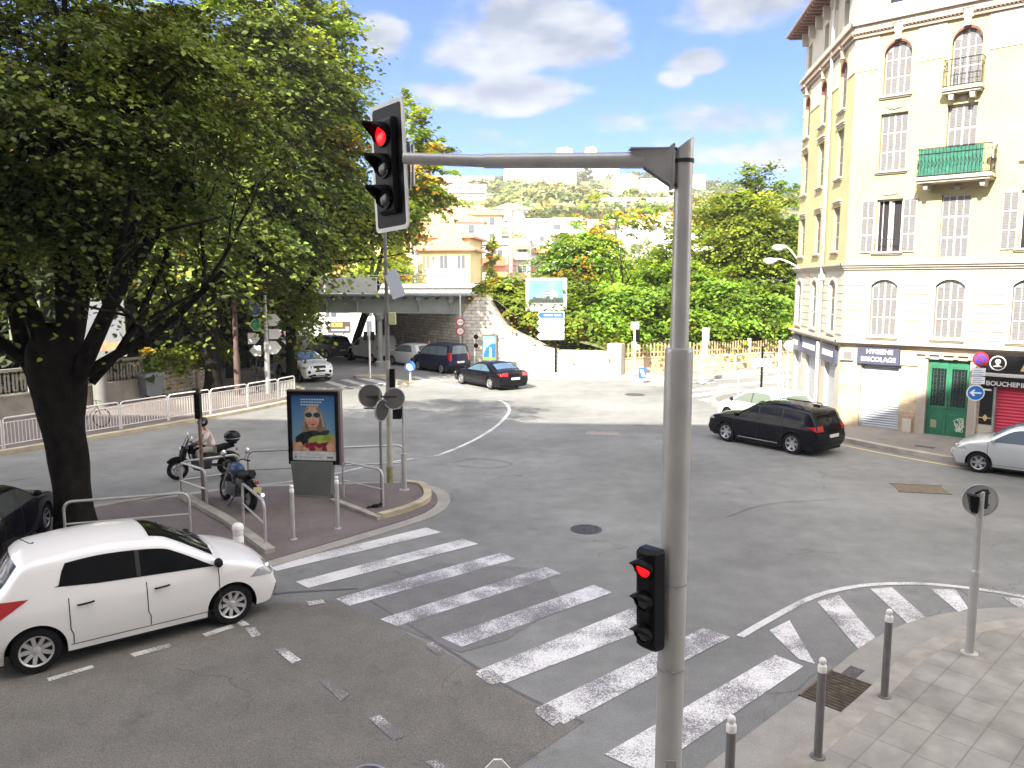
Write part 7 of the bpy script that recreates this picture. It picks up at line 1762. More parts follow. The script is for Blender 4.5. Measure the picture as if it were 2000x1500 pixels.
def limb(q, p0, d, r, ln, depth, g, tips, up=.25):
    pts = [Vector(p0)]; rr_ = [r]; dd = Vector(d).normalized(); n = 5
    for i in range(n):
        dd = (dd + Vector((g.uniform(-.18, .18), g.uniform(-.18, .18), g.uniform(-.05, .12) + up * .12))).normalized(); pts.append(pts[-1] + dd * ln / n); rr_.append(r * (1 - .6 * (i + 1) / n))
    q.tube(pts, rr_, 8 if r > .1 else 5)
    if depth > 0:
        for k in range(3):
            i = g.choice([2, 3, 4, 5]); a = dd.cross(Vector((g.uniform(-1, 1), g.uniform(-1, 1), g.uniform(-1, 1)))).normalized()
            limb(q, pts[i], dd * .6 + a * .75, rr_[i] * .75, ln * .62, depth - 1, g, tips, up)
    tips.append(pts[-1])
def tree(name, label, loc, trunk, limbs, lobes, nb, per, leaf, padr, seed, lm, bark=None, grp=None, depth=2, cat='tree', **kw):
    t = thing(name, label, cat, loc, 0, grp); g = random.Random(seed); q = MB(); tips = []
    cp_ = catmull([Vector(p[:3]) for p in trunk], 5); cr_ = catmull([Vector((p[3], 0, 0)) for p in trunk], 5); q.tube(cp_, [v.x for v in cr_], 22)
    for vi, v_ in enumerate(q.v):
        ax_ = min(cp_, key=lambda p: abs(p.z - v_[2])); dx_, dy_ = v_[0] - ax_.x, v_[1] - ax_.y; a_ = math.atan2(dy_, dx_)
        k_ = 1 + .07 * math.sin(a_ * 3 + v_[2] * .9 + seed) + .05 * math.sin(a_ * 7 + v_[2] * 2.1) + .04 * math.sin(v_[2] * 4.3 + a_ * 2); q.v[vi] = (ax_.x + dx_ * k_, ax_.y + dy_ * k_, v_[2])
    for p, d, r, ln in limbs: limb(q, p, d, r, ln, depth, g, tips)
    q.build('trunk', bark or M_bark, t, smooth=70)
    crown_mesh('crown', lobes, nb, per, leaf, padr, seed, lm, t, **kw)
    return t
# 1. big tree on the island, close
T1 = (-9.62, 16.95, .05)
trunk1 = [(0.05, .0, -.1, .48), (0, 0, .3, .41), (-.08, .05, 1.2, .38), (-.12, 0, 2.2, .41), (-.14, 0, 3.0, .48), (-.15, 0, 3.6, .56), (-.15, 0, 4.1, .52), (-.1, 0, 4.6, .2)]
limbs1 = [((-.5, 0, 3.2), (-.62, .1, .95), .2, 4.6), ((.05, .0, 3.3), (.25, -.1, 1), .3, 5.6), ((.25, -.1, 3.3), (.6, -.1, .85), .2, 5), ((-.2, .2, 3.4), (-.1, .5, 1), .3, 5.5),
          ((.4, 0, 3.5), (.95, .1, .55), .12, 4.2), ((-.5, 0, 3.5), (-.9, -.2, .8), .14, 4), ((-.2, -.2, 3.9), (.0, -.35, 1), .2, 4.5), ((.45, .2, 3.3), (.7, .3, 1), .1, 4)]
lobes1 = [(-1.0, .5, 9.0, 4.6, 4.2, 3.0, 4), (1.6, .5, 9.0, 2.8, 3.0, 2.6, 2), (-4, .5, 7.4, 3.0, 3.2, 2.2, 1.8), (.9, 0, 7.2, 2.5, 2.0, 1.1, 1.3), (-.8, -.8, 6.9, 2.4, 1.6, .9, .9), (-3.2, 0, 6.2, 2.0, 1.8, 1.0, .6), (-1, 1, 11.5, 4.6, 4.2, 3, 3)]
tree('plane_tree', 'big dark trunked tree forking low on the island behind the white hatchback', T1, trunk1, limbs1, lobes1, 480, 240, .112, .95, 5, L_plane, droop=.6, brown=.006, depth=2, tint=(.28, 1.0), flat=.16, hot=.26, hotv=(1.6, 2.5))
# 2. second tree on the left pavement
def simple_trunk(h, r, lean=(0, 0)):
    return [(0, 0, -.1, r * 1.3), (0, 0, .4, r), (lean[0] * .4, lean[1] * .4, h * .5, r * .85), (lean[0], lean[1], h, r * .9)]
def simple_limbs(h, r, ln, n, seed):
    g = random.Random(seed); o = []
    for k in range(n): a = 2 * PI * k / n + g.uniform(-.3, .3); o.append(((0, 0, h - .2), (math.cos(a) * .6, math.sin(a) * .6, g.uniform(.5, 1.1)), r * .55, ln * g.uniform(.8, 1.2)))
    return o
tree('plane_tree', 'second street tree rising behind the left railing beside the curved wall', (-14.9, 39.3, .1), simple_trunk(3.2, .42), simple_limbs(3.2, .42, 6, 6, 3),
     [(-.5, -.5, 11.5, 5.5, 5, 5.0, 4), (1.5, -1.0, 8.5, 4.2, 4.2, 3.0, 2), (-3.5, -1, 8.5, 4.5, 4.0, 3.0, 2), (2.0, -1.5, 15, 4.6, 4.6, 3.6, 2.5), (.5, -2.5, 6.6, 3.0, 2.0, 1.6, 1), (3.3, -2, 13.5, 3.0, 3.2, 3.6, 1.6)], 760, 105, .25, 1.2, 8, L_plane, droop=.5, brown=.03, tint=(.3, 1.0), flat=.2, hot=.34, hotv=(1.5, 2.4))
# 3. third tree with a crown reaching over the road
tree('plane_tree', 'third street tree at the pavement tip with a crown reaching towards the red signal', (-12.3, 44.2, .1), simple_trunk(3.6, .34), simple_limbs(3.6, .34, 6, 6, 5),
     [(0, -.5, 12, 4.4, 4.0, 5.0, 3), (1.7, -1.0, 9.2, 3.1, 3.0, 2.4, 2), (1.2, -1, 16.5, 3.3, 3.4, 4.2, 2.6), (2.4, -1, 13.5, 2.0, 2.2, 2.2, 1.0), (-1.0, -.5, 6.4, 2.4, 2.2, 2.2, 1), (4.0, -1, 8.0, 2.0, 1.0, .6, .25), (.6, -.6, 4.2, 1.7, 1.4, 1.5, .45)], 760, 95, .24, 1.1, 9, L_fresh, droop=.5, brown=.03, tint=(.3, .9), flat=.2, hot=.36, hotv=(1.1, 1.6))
tree('maple_tree', 'loose maple crown behind the red signal head, above the bridge', (-11.5, 57.0, .1), simple_trunk(5.5, .3, (2, 0)), [((1.5, 0, 5.3), (.5, 0, 1), .16, 5.5), ((1.5, 0, 5.3), (.2, .2, 1), .16, 6)],
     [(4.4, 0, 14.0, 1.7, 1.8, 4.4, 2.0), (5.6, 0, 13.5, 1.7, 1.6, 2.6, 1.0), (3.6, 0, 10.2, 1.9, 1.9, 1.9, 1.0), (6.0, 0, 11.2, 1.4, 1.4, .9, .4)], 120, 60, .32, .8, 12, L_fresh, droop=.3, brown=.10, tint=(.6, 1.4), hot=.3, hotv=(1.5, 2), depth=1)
# dark trees behind the garden wall
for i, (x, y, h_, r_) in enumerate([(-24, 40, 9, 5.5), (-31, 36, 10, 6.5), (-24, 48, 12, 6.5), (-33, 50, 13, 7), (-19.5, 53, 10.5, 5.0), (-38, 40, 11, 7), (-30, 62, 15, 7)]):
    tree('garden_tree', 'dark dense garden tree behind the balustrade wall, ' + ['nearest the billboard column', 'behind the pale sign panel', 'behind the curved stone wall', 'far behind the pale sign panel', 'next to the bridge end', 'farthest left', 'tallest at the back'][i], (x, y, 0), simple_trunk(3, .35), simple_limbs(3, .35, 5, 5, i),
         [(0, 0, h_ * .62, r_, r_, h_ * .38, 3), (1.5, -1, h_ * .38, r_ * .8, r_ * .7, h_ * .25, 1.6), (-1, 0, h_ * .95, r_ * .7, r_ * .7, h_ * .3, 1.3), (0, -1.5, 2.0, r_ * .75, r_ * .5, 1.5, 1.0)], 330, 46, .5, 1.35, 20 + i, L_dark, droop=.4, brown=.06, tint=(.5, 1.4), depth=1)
for i, (px, py) in enumerate([(452, 742), (560, 700)][:1]):
    x, y = G(px, py); tree('street_tree', 'slim dark trunked tree between the second tree and the brown pole', (x, y, .1), simple_trunk(4.2, .26), simple_limbs(4.2, .26, 4, 4, 40), [(0, 0, 8.2, 3.4, 3.2, 3.2, 1)], 170, 50, .38, 1.1, 41, L_plane, droop=.4)
# ivy on the curved wall and reddish shrub over it
t = thing('ivy', 'ivy and hanging greenery spilling over the curved stone wall', 'climbing plant', (-17.6, 41.5, 1.7))
crown_mesh('leaves', [(x + 17.9, y - 41.3, .35, .6, .6, .5, 1) for x, y in arc_[::4]] + [(-.9, 1.5, 1.6, 1.9, 2.6, 1.1, 2)], 130, 60, .17, .5, 60, L_fresh, t, droop=.7, brown=.05, tint=(.5, 1.1))
t = thing('shrub', 'reddish leaved shrub hanging above the curved stone wall', 'shrub', (-18.3, 41.8, 1.7))
q = MB(); q.tube([(0, 0, -1.7), (.1, 0, 1.0), (.4, -.3, 2.6)], [.07, .05, .03], 6).tube([(.1, 0, 1.0), (-.5, -.3, 2.8)], [.04, .02], 5); q.build('stem', M_bark, t)
crown_mesh('leaves', [(.3, -.5, 3.0, 1.9, 1.4, 1.3, 1)], 60, 50, .22, .55, 61, L_dark, t, droop=.6, brown=.6, tint=(.8, 1.7))

# ---------------------------------------------------------------- right bank
def Zbank(X, Y): return 0
xs_b = np.linspace(-3, 60, 64); ys_b = np.linspace(0, 60, 40); q = MB(); P = []
RAv = Vector(RA)
def bank_h(X, s):   # height of the bank s metres behind the wall line
    top = float(np.interp(X, [-3, -1, 0.5, 2.5, 5.8, 7, 20, 60], [4.6, 4.5, 3.3, 2.4, 1.6, .9, .9, .9])); full = float(np.interp(X, [-3, 5, 60], [4.7, 4.6, 4.6]))
    k = min(1, s / 7); return top + (full - top) * (k * k * (3 - 2 * k))
def wall_y(X): return float(np.interp(X, [-3.12, 5.79, 6.4, 17.6, 60], [50.7, 47.2, 47.3, 52.0, 69.6]))
for s_ in ys_b:
    for X in xs_b: P.append((X, wall_y(X) + .15 + s_, bank_h(X, s_) - .08 + (0 if s_ < 30 else 0)))
nx_ = len(xs_b); q.add(P, [(i * nx_ + j, i * nx_ + j + 1, (i + 1) * nx_ + j + 1, (i + 1) * nx_ + j) for i in range(len(ys_b) - 1) for j in range(nx_ - 1)])
struct(q.build('embankment', M_earth, smooth=180))
# (pixel x, pixel y of crown top, pixel y of crown bottom, depth, radius, leaf material, brown share, label)
bankt = [(1142, 436, 590, 57, 3.1, L_bank, .22, 'bank tree with reddish tipped leaves above the billboard'),
         (1215, 535, 690, 52.5, 3.2, L_bank, .0, 'bright green bank tree left of the gantry pole'),
         (1150, 560, 700, 51.0, 2.6, L_bank, .0, 'low green bank tree directly right of the arrow signs'),
         (1290, 500, 690, 53.5, 3.2, L_bank, .02, 'green bank tree behind the gantry pole'),
         (1310, 478, 600, 62, 2.6, L_bank, .12, 'orange tinged tree on the upper bank behind the gantry pole'),
         (1420, 365, 560, 62, 4.2, L_fresh, .04, 'tall yellowish green tree right of the gantry pole'),
         (1492, 318, 560, 58, 3.4, L_fresh, .01, 'tallest pale green tree beside the cream building'),
         (1390, 520, 700, 54, 3.4, L_bank, .01, 'dense green tree over the slat fence'),
         (1480, 540, 660, 54.5, 3.8, L_bank, .02, 'spreading green tree over the slat fence next to the cream building'),
         (1560, 430, 640, 60, 5.5, L_bank, .04, 'green tree half hidden by the cream building'),
         (1345, 560, 700, 52.5, 2.2, L_bank, .0, 'small round tree just right of the gantry pole')]
for i, (px, yt, yb, Y, r_, lm, br_, lab) in enumerate(bankt):
    a, b_ = D(px, yt, Y), D(px, yb, Y); zt, zb = a.z, max(b_.z, 1.4); X = a.x; gz = bank_h(X, Y - wall_y(X)); hc = (zt + zb) / 2; hh = (zt - zb) / 2
    tree('bank_tree', lab, (X, Y, gz), [(0, 0, -.2, .22), (.1, 0, 1.2, .17), (0, 0, max(1.6, hc - gz), .1)], simple_limbs(max(1.4, (zb - gz) + .8), .14, r_ * .55, 4, 70 + i),
         [(0, 0, hc - gz, r_ * .9, r_ * .9, hh * .85, 3), (r_ * .35, -.6, hc - gz - hh * .35, r_ * .75, r_ * .7, hh * .5, 1.4), (-r_ * .4, -.4, hc - gz - hh * .1, r_ * .65, r_ * .7, hh * .55, 1.4), (0, 0, hc - gz + hh * .55, r_ * .5, r_ * .5, hh * .5, .9)],
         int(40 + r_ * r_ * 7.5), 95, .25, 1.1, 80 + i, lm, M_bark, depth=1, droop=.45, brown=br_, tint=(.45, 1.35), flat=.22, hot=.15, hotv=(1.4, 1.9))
# thin half bare tree
t = thing('bank_tree', 'thin half bare tree with reddish twigs standing above the green bank trees', 'tree', (D(1215, 560, 58).x, 58, 4.2)); g = random.Random(4); q = MB(); tips = []
limb(q, (0, 0, 0), (0, 0, 1), .12, 5.5, 0, g, tips)
for d in ((-.5, 0, 1), (.5, .1, .8), (-.2, .1, 1.2), (.7, 0, .5), (-.8, 0, .5)): limb(q, (0, 0, 1.8), d, .06, 4.0, 2, g, tips)
q.build('trunk', M_barkp, t); crown_mesh('crown', [(p.x, p.y, p.z, .5, .5, .4, 1) for p in tips], 70, 12, .3, .5, 99, L_bank, t, brown=.5)
# bushes on the slope above the retaining wall
for i, (px, py, Y, r_, lab) in enumerate([(985, 590, 52.5, 1.4, 'olive green bush at the bridge end above the retaining wall'), (1010, 625, 51, 1.0, 'small bush on the slope left of the billboard'), (1040, 650, 49.8, .7, 'low bush under the arrow signs'),
                                     (960, 570, 54, 1.0, 'pale bush next to the bridge deck'), (1120, 665, 49.2, 1.1, 'bush behind the arrow sign post'), (1075, 655, 50.2, .8, 'dry bush beneath the billboard')]):
    p = D(px, py, Y); t = thing('bush', lab, 'bush', (p.x, Y, bank_h(p.x, max(0, Y - wall_y(p.x)))))
    q = MB(); 
    for k in range(4): q.tube([(0, 0, -.1), (math.cos(k * 1.6) * r_ * .5, math.sin(k * 1.6) * r_ * .5, r_ * .8)], [.04, .015], 4)
    q.build('stem', M_bark, t); crown_mesh('leaves', [(0, 0, r_ * .55, r_, r_, r_ * .6, 1)], int(20 + 26 * r_ * r_), 50, .22, .45, 120 + i, L_fresh, t, brown=.12 if i != 5 else .5)
# ground cover on the bank
t = MB(); o = crown_mesh('ground_cover', [(x, wall_y(x) + 1.2 + s_, bank_h(x, 1.2 + s_) + .05, 1.6, 1.2, .22, 1) for x in np.arange(-1.5, 30, 1.6) for s_ in (0, 2.6, 5.5, 9)], 520, 40, .2, .7, 150, L_fresh, None, brown=.30, tint=(.6, 1.3))
o['kind'] = 'stuff'; o['label'] = 'dry and green undergrowth covering the bank below the trees'
# ================================================================ hillside with buildings
def hill_z(X, Y):
    z = float(np.interp(Y, [62, 96, 116, 150, 220, 300, 420, 560, 700, 1000], [.0, .0, 4.0, 10, 17, 28, 45, 70, 80, 84]))
    z *= 1 + .10 * math.sin(X * .011 + 1.0) + .05 * math.sin(X * .035 + Y * .02)
    z *= float(np.interp(X / max(Y, 1), [-.9, -.35, 0, .25, .6], [.7, .85, 1.0, .93, .75]))
    return z
xs_h = np.linspace(-1, 1, 90); ys_h = list(np.linspace(76, 320, 50)) + list(np.linspace(330, 1000, 40)); q = MB(); P = []
for Y in ys_h:
    for u in xs_h: X = u * (60 + Y * .95); P.append((X, Y, hill_z(X, Y) - .03))
q.add(P, [(i * 90 + j, i * 90 + j + 1, (i + 1) * 90 + j + 1, (i + 1) * 90 + j) for i in range(len(ys_h) - 1) for j in range(89)])
struct(q.build('hills', mat('hill_ground', (.17, .17, .09), .95, var=.3, scale=.05, c2=(.12, .15, .06)), smooth=180))
def wood(name, label, cells, n, per, leaf, padr, seed, m, **kw):
    g = np.random.default_rng(seed); lob = []
    while len(lob) < n:
        x0, x1, y0, y1 = cells[int(g.integers(len(cells)))]; px = g.uniform(x0, x1); Y = g.uniform(y0, y1); X = (px - 1000) / FPX * Y; r_ = g.uniform(2.6, 5.5)
        if any(abs(X - b[0]) < b[2] + r_ * .5 and -b[3] - r_ < Y - b[1] < 8 for b in keepout): continue
        lob.append((X, Y, hill_z(X, Y) + r_ * .55, r_, r_, r_ * g.uniform(.7, 1.1), r_ * r_))
    o = crown_mesh(name, lob, n * per[0], per[1], leaf, padr, seed, m, None, **kw); o['kind'] = 'stuff'; o['label'] = label; return o
keepout = []
M_bw = mat('villa_white', (.72, .70, .66), .85, var=.06, scale=.3, stain=.15); M_by = mat('villa_yellow', (.66, .53, .26), .85, var=.08, scale=.3, stain=.15)
M_bo = mat('villa_orange', (.62, .34, .20), .85, var=.1, scale=.3); M_bp = mat('villa_pink', (.66, .50, .42), .85, var=.08, scale=.3)
M_rooft = mat('far_roof_tiles', (.45, .22, .13), .85, var=.25, scale=1.2); M_win = mat('far_window', (.10, .11, .13), .3); M_bal = mat('far_balcony', (.64, .62, .58), .8)
M_awn = mat('orange_awning', (.62, .22, .10), .8, var=.1); M_redb = mat('red_balcony', (.50, .16, .09), .8)
def house(label, px, Y, w_, d_, floors, m, roof='flat', rz=0, base=None, fh=3.0, wins=None, balc=0, awn=False, top_px=None, cat='building', name='house', bm=None, shut=None, frame_=None):
    X = (px - 1000) / FPX * Y; z = hill_z(X, Y) - 1.0 if base is None else base
    h = (floors or 3) * fh + .6
    if top_px:
        zt = D(px, top_px, Y).z; z = min(z, zt - h) if base is None else base; h = zt - z; floors = max(1, min(9, int((h - .4) / fh)))
    t = thing(name, label, cat, (X, Y, z), rz); keepout.append((X, Y, w_ / 2, d_ / 2 + (4 if Y < 260 else 16 if Y < 450 else 34)))
    q = MB(); q.box(-w_ / 2, w_ / 2, 0, d_, 0, h); q.build('wall', m, t)
    if roof == 'flat': q = MB(); q.box(-w_ / 2 - .25, w_ / 2 + .25, -.25, d_ + .25, h, h + .35); q.build('roof', M_bal, t)
    else:
        q = MB(); e = .6; P = [(-w_ / 2 - e, -e, h), (w_ / 2 + e, -e, h), (w_ / 2 + e, d_ + e, h), (-w_ / 2 - e, d_ + e, h)]; rh = min(2.2, d_ * .22); k = min(w_, d_) / 2 * .9
        q.add(P + [(-w_ / 2 + k, d_ / 2, h + rh), (w_ / 2 - k, d_ / 2, h + rh)] + [(x, y, h - .2) for x, y, _ in P], [(0, 1, 5, 4), (1, 2, 5), (2, 3, 4, 5), (3, 0, 4), (6, 7, 1, 0), (7, 8, 2, 1), (8, 9, 3, 2), (9, 6, 0, 3), (9, 8, 7, 6)]); rf_ = q.build('roof', M_rooft, t)
        q = MB(); q.cbox(w_ * .2, d_ * .4, h + rh * .8, .6, .6, 1.4); q.build('chimney', m, rf_)
    nw = wins or max(2, int(w_ / 3)); nf = int((h - .3) / fh)
    for f in range(min(nf, floors if floors else nf)):
        zt_ = h - .55 - f * fh
        if balc:
            q = MB(); q.box(-w_ / 2 + .3, w_ / 2 - .3, -1.1, 0, zt_ - 2.35, zt_ - 2.15).box(-w_ / 2 + .3, w_ / 2 - .3, -1.1, -1.0, zt_ - 2.15, zt_ - 1.25); q.build('balcony', bm or M_bal, t)
        for i in range(nw):
            x = -w_ / 2 + (i + .5) * w_ / nw; ww = min(1.1, w_ / nw * .42) * (1.35 if balc else 1)
            q = MB(); q.box(x - ww / 2, x + ww / 2, -.02, .0, zt_ - (2.1 if balc else 1.65), zt_ - .15); wo = q.build('window', M_win if (i * 7 + f * 3) % 4 else (shut or M_win), t)
            if Y < 150:
                q = MB(); q.box(x - ww / 2 - .08, x + ww / 2 + .08, -.06, -.0, zt_ - (2.1 if balc else 1.65) - .1, zt_ - (2.1 if balc else 1.65)).box(x - .03, x + .03, -.035, -.021, zt_ - (2.1 if balc else 1.65), zt_ - .15); q.build('frame', M_bal, wo)
            if awn and (i + f) % 3 == 0:
                q = MB(); q.add([(x - 1.3, -.02, zt_), (x + 1.3, -.02, zt_), (x + 1.3, -1.4, zt_ - .75), (x - 1.3, -1.4, zt_ - .75), (x - 1.3, -.02, zt_ - .06), (x + 1.3, -.02, zt_ - .06), (x + 1.3, -1.4, zt_ - .81), (x - 1.3, -1.4, zt_ - .81)], [(0, 1, 2, 3), (7, 6, 5, 4), (3, 2, 6, 7), (0, 3, 7, 4), (1, 5, 6, 2)]); q.build('awning', M_awn if not m is M_by else M_by, t)
    return t
# white building seen under the bridge with its banner
wb_ = house('white building with dark windows and a black banner seen under the bridge', 640, 74, 34, 8, 3, M_bw, 'flat', R(4), base=0, fh=3.3, wins=12, top_px=562)
q = MB(); q.box(.0, 2.1, -.1, -.03, .95, 1.95); bn = q.build('banner', mat('banner_dark', (.06, .04, .04), .6), wb_)
q = MB(); q.box(.4, 1.4, -.13, -.101, 1.45, 1.85); q.build('banner_patch', mat('banner_yellow', (.45, .34, .06), .6), bn)
q = MB(); q.box(.4, 1.6, -.13, -.101, 1.1, 1.24).box(.08, .25, -.13, -.101, 1.3, 1.7).box(1.7, 1.98, -.13, -.101, 1.1, 1.45); q.build('banner_lettering', M_bw, bn)
q = MB(); q.box(3.6, 4.05, -.1, -.03, .5, 2.0).box(3.5, 4.1, -.1, -.03, 2.5, 3.2); q.build('tall_window', M_win, wb_)
for xa, w_ in ((-.1, .3), (.35, .5), (-2.0, .9)): q = MB(); q.box(xa, xa + w_, -.05, -.03, 2.4, 3.5); q.build('window', M_win, wb_)
q = MB(); q.xprism([(4.9, .9), (5.5, .9), (5.4, 2.0), (5.2, 2.3), (5.0, 2.0)], -.05, -.03); q.build('blue_poster', mat('dress_blue', (.06, .17, .34), .6, var=.3, scale=2), wb_)
house('pale yellow three storey house with a tiled hip roof right of the hanging signal', 842, 96, 9.5, 9, None, M_by, 'hip', R(-8), base=1.5, fh=3.6, wins=5, top_px=462)
house('lower yellow house wing with brown shutters behind the bridge railing', 868, 90, 6.0, 8, None, M_by, 'hip', R(-6), base=1.5, fh=3.4, wins=3, top_px=486, shut=M_redb)
house('tall pale yellow house half hidden by the hanging leaves', 795, 104, 8, 9, None, M_by, 'hip', R(5), base=2, fh=3.4, wins=4, top_px=436)
house('cream block with red balconies and orange awnings', 930, 112, 9, 9, None, M_bp, 'flat', R(3), base=2, fh=3.1, wins=3, top_px=478, balc=1, awn=True, bm=M_redb)
house('apartment block with yellow balconies left of the tall chimney pole', 978, 124, 9, 9, None, M_bw, 'flat', R(-3), base=3, fh=3.1, wins=4, top_px=470, balc=1, awn=True, bm=M_by)
house('white apartment block behind the tall chimney pole', 1030, 132, 11, 9, None, M_bw, 'flat', R(4), base=3, fh=3.1, wins=5, top_px=478, balc=1, awn=True)
far = [(870, 150, 15, 432, M_bw, 'hip', 'white house with a pinkish roof above the yellow house'), (905, 165, 16, 418, M_by, 'hip', 'pale yellow villa high left below the wood'), (945, 180, 20, 437, M_bw, 'flat', 'wide white block below the wood'),
       (1000, 175, 18, 445, M_bw, 'flat', 'white stepped block right of the wide block'), (1060, 170, 20, 455, M_bw, 'flat', 'long white block left of the reddish bank tree'), (1105, 185, 16, 440, M_bp, 'hip', 'pinkish villa behind the reddish bank tree'),
       (1000, 255, 12, 408, M_bw, 'hip', 'small white villa alone among the trees'), (880, 330, 30, 362, M_bp, 'flat', 'pinkish low block at the left of the wooded slope'),
       (1180, 165, 24, 432, M_bp, 'flat', 'curved roof block behind the thin bare tree'), (1220, 140, 16, 470, M_bw, 'flat', 'white block behind the bare tree'), (1290, 150, 18, 460, M_bw, 'flat', 'pale block behind the gantry pole'),
       (1240, 300, 26, 388, M_bw, 'flat', 'terraced white apartment block in the middle of the slope'), (1275, 320, 16, 398, M_bw, 'flat', 'second white apartment block right on the slope'), (1200, 330, 14, 402, M_bw, 'flat', 'white annex left of the terraced block'),
       (1330, 520, 26, 342, M_bw, 'flat', 'white block high on the slope under the arm bracket'), (1155, 620, 40, 322, M_bw, 'flat', 'long pale block right of the large ridge block'),
       (1100, 640, 12, 291, M_by, 'hip', 'yellow house on the ridge above the arm'), (1150, 650, 9, 290, M_bo, 'hip', 'orange house on the ridge above the arm')]
for px, Y, w2, tp, m, rf2, lab in far:
    house(lab, px, Y, w2, 10, None, m, rf2, R((px % 13) - 6), fh=3.2, top_px=tp, balc=1 if rf2 == 'flat' and Y < 400 else 0, wins=max(3, int(w2 / 4)))
bigb = house('large white residence with banded balconies on the ridge under the signal arm', 1055, 520, 46, 14, None, M_bw, 'flat', R(4), fh=3.2, top_px=330, balc=1, wins=12)
gh = random.Random(77)
hill_labels = ['COL ROOF house directly behind the maple at the foot of the slope', 'COL ROOF house above the tall half hidden yellow house', 'COL ROOF house behind the three storey yellow house roof', 'COL ROOF house just left of the concrete pole top',
 'COL ROOF house just right of the concrete pole top', 'COL ROOF house between the pole and the reddish bank tree', 'COL ROOF house above the billboard, left one', 'COL ROOF house low above the billboard, right one', 'COL ROOF house left below the terraced apartment block',
 'COL ROOF house directly below the terraced apartment block', 'COL ROOF house behind the gantry pole', 'COL ROOF house right of the gantry pole among tree tops', 'COL ROOF villa under the thin end of the signal arm', 'COL ROOF villa beside the signal head, high on the slope',
 'COL ROOF villa in the wood under the arm middle', 'COL ROOF villa in the wood left of the arm middle', 'COL ROOF villa in the wood next to the arm bracket', 'COL ROOF villa near the ridge left of the arm bracket', 'COL ROOF villa near the ridge under the arm bracket',
 'COL ROOF villa near the ridge left of the large residence', 'COL ROOF villa lone in the middle of the wood', 'COL ROOF villa in the wood right of the lone small villa', 'COL ROOF villa above the tall yellowish tree']
for i, (px, tp) in enumerate([(835, 470), (868, 452), (925, 452), (965, 430), (1035, 430), (1075, 430), (1140, 452), (1165, 470), (1230, 440), (1265, 430), (1310, 425), (1340, 440), (915, 380), (870, 345), (1180, 372), (1120, 372), (1315, 385), (1215, 345), (1290, 350), (935, 345), (1045, 400), (1095, 405), (1370, 400)]):
    Y = float(np.interp(tp, [340, 375, 405, 430, 470], [540, 380, 300, 215, 150])) + gh.uniform(-8, 8); m = gh.choice([M_bw, M_bw, M_bp, M_by])
    rfk = gh.choice(['hip', 'flat'])
    house(hill_labels[i].replace('COL', {M_bw.name: 'white', M_bp.name: 'pinkish', M_by.name: 'pale yellow'}[m.name]).replace('ROOF', {'hip': 'red roofed', 'flat': 'flat roofed'}[rfk]), px, Y, gh.uniform(9, 17) * (1 if Y < 350 else 1.6), 9, None, m, rfk, R(gh.uniform(-12, 12)), fh=3.1, top_px=tp, wins=4)
# round column and cables
x_ = D(998, 405, 110)
t = thing('utility_pole', 'tall pinkish concrete pole standing among the far buildings', 'pole', (x_.x, 110, 2)); q = MB(); q.cyl((0, 0, 0), (0, 0, x_.z - 2), .38, .24, 12); q.cbox(0, 0, x_.z - 2.3, 1.6, .12, .12).cbox(0, 0, x_.z - 3.2, 1.2, .12, .12); q.build('shaft', mat('pink_concrete', (.36, .24, .22), .8, var=.15), t)
for k, (pa, pb) in enumerate((((998, 412, 110), (880, 452, 150)), ((998, 412, 110), (925, 404, 180)), ((998, 412, 110), (1120, 385, 150)))):
    a, b_ = D(*pa), D(*pb); t = thing('cable', 'overhead cable running from the far concrete pole ' + ['down to the left', 'to the villas on the left', 'up to the right'][k], 'cable', tuple(a)); q = MB(); q.tube([Vector((0, 0, 0)).lerp(b_ - a, i / 8) - Vector((0, 0, 1.2 * math.sin(PI * i / 8))) for i in range(9)], .035, 4); q.build('wire', darkm, t)
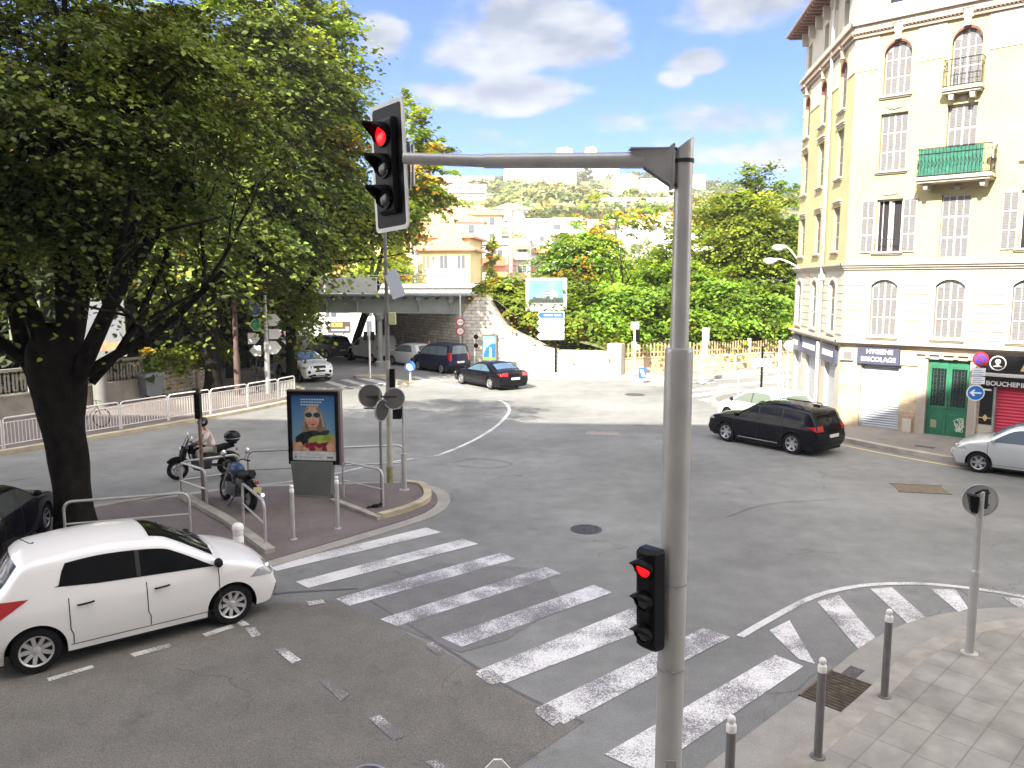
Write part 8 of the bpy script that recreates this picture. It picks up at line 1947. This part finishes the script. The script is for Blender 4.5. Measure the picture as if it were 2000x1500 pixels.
t = thing('cypress_tree', 'small yellowish poplar standing left of the tall concrete pole', 'tree', (D(962, 560, 104).x, 104, 4)); q = MB(); q.cyl((0, 0, -1), (0, 0, 6), .15, .05, 6); q.build('trunk', M_barkp, t); crown_mesh('crown', [(0, 0, 4.2, .9, .9, 3.2, 1)], 50, 30, .4, .5, 201, L_fresh, t, brown=.3, tint=(1, 1.8))
for i, (px, Y, zt_, r_) in enumerate([(745, 78, 500, 2.6), (720, 82, 520, 2.4), (770, 88, 470, 1.6)]):
    a = D(px, zt_, Y); t = thing('street_tree', 'sunlit yellow green tree behind the bridge railing, ' + ['tallest', 'left one', 'thin one beside the yellow house'][i], 'tree', (a.x, Y, 0)); q = MB(); q.cyl((0, 0, 0), (0, 0, a.z * .8), .18, .08, 8); q.build('trunk', M_barkp, t); crown_mesh('crown', [(0, 0, a.z * .72, r_, r_, a.z * .3, 1)], 90, 45, .34, .8, 210 + i, L_fresh, t, tint=(.9, 1.8))
L_hill = leafmat('leaves_hill', (.15, .185, .06), .25)
wood('hillside_woodland', 'mixed green woodland covering the hillside behind the town', [(800, 1500, 260, 420), (760, 1560, 400, 640), (820, 1420, 640, 760), (850, 1500, 250, 330)], 1250, (9, 9), 2.0, 2.2, 300, L_hill, tint=(.55, 1.5), brown=.05, flat=.6, droop=.2)
wood('hillside_woodland', 'trees and gardens between the nearer hillside houses', [(850, 1350, 135, 250), (1100, 1500, 120, 220), (560, 760, 95, 200)], 240, (10, 14), 1.1, 1.3, 301, L_hill, tint=(.7, 1.7), brown=.10, flat=.6, droop=.2)
# ================================================================ thin summer haze over the valley
q = MB(); q.box(-900, 900, -60, 1100, -3, 135)
hm = bpy.data.materials.new('haze_air'); hm.use_nodes = True; hn = hm.node_tree; hn.nodes.remove(hn.nodes['Principled BSDF'])
pv = hn.nodes.new('ShaderNodeVolumePrincipled'); pv.inputs['Color'].default_value = (.93, .94, .96, 1); pv.inputs['Density'].default_value = .00045; pv.inputs['Anisotropy'].default_value = .2
hn.links.new(pv.outputs[0], hn.nodes['Material Output'].inputs['Volume'])
hz_o = q.build('haze', hm); hz_o['kind'] = 'stuff'; hz_o['label'] = 'thin pale haze hanging over the hillside'
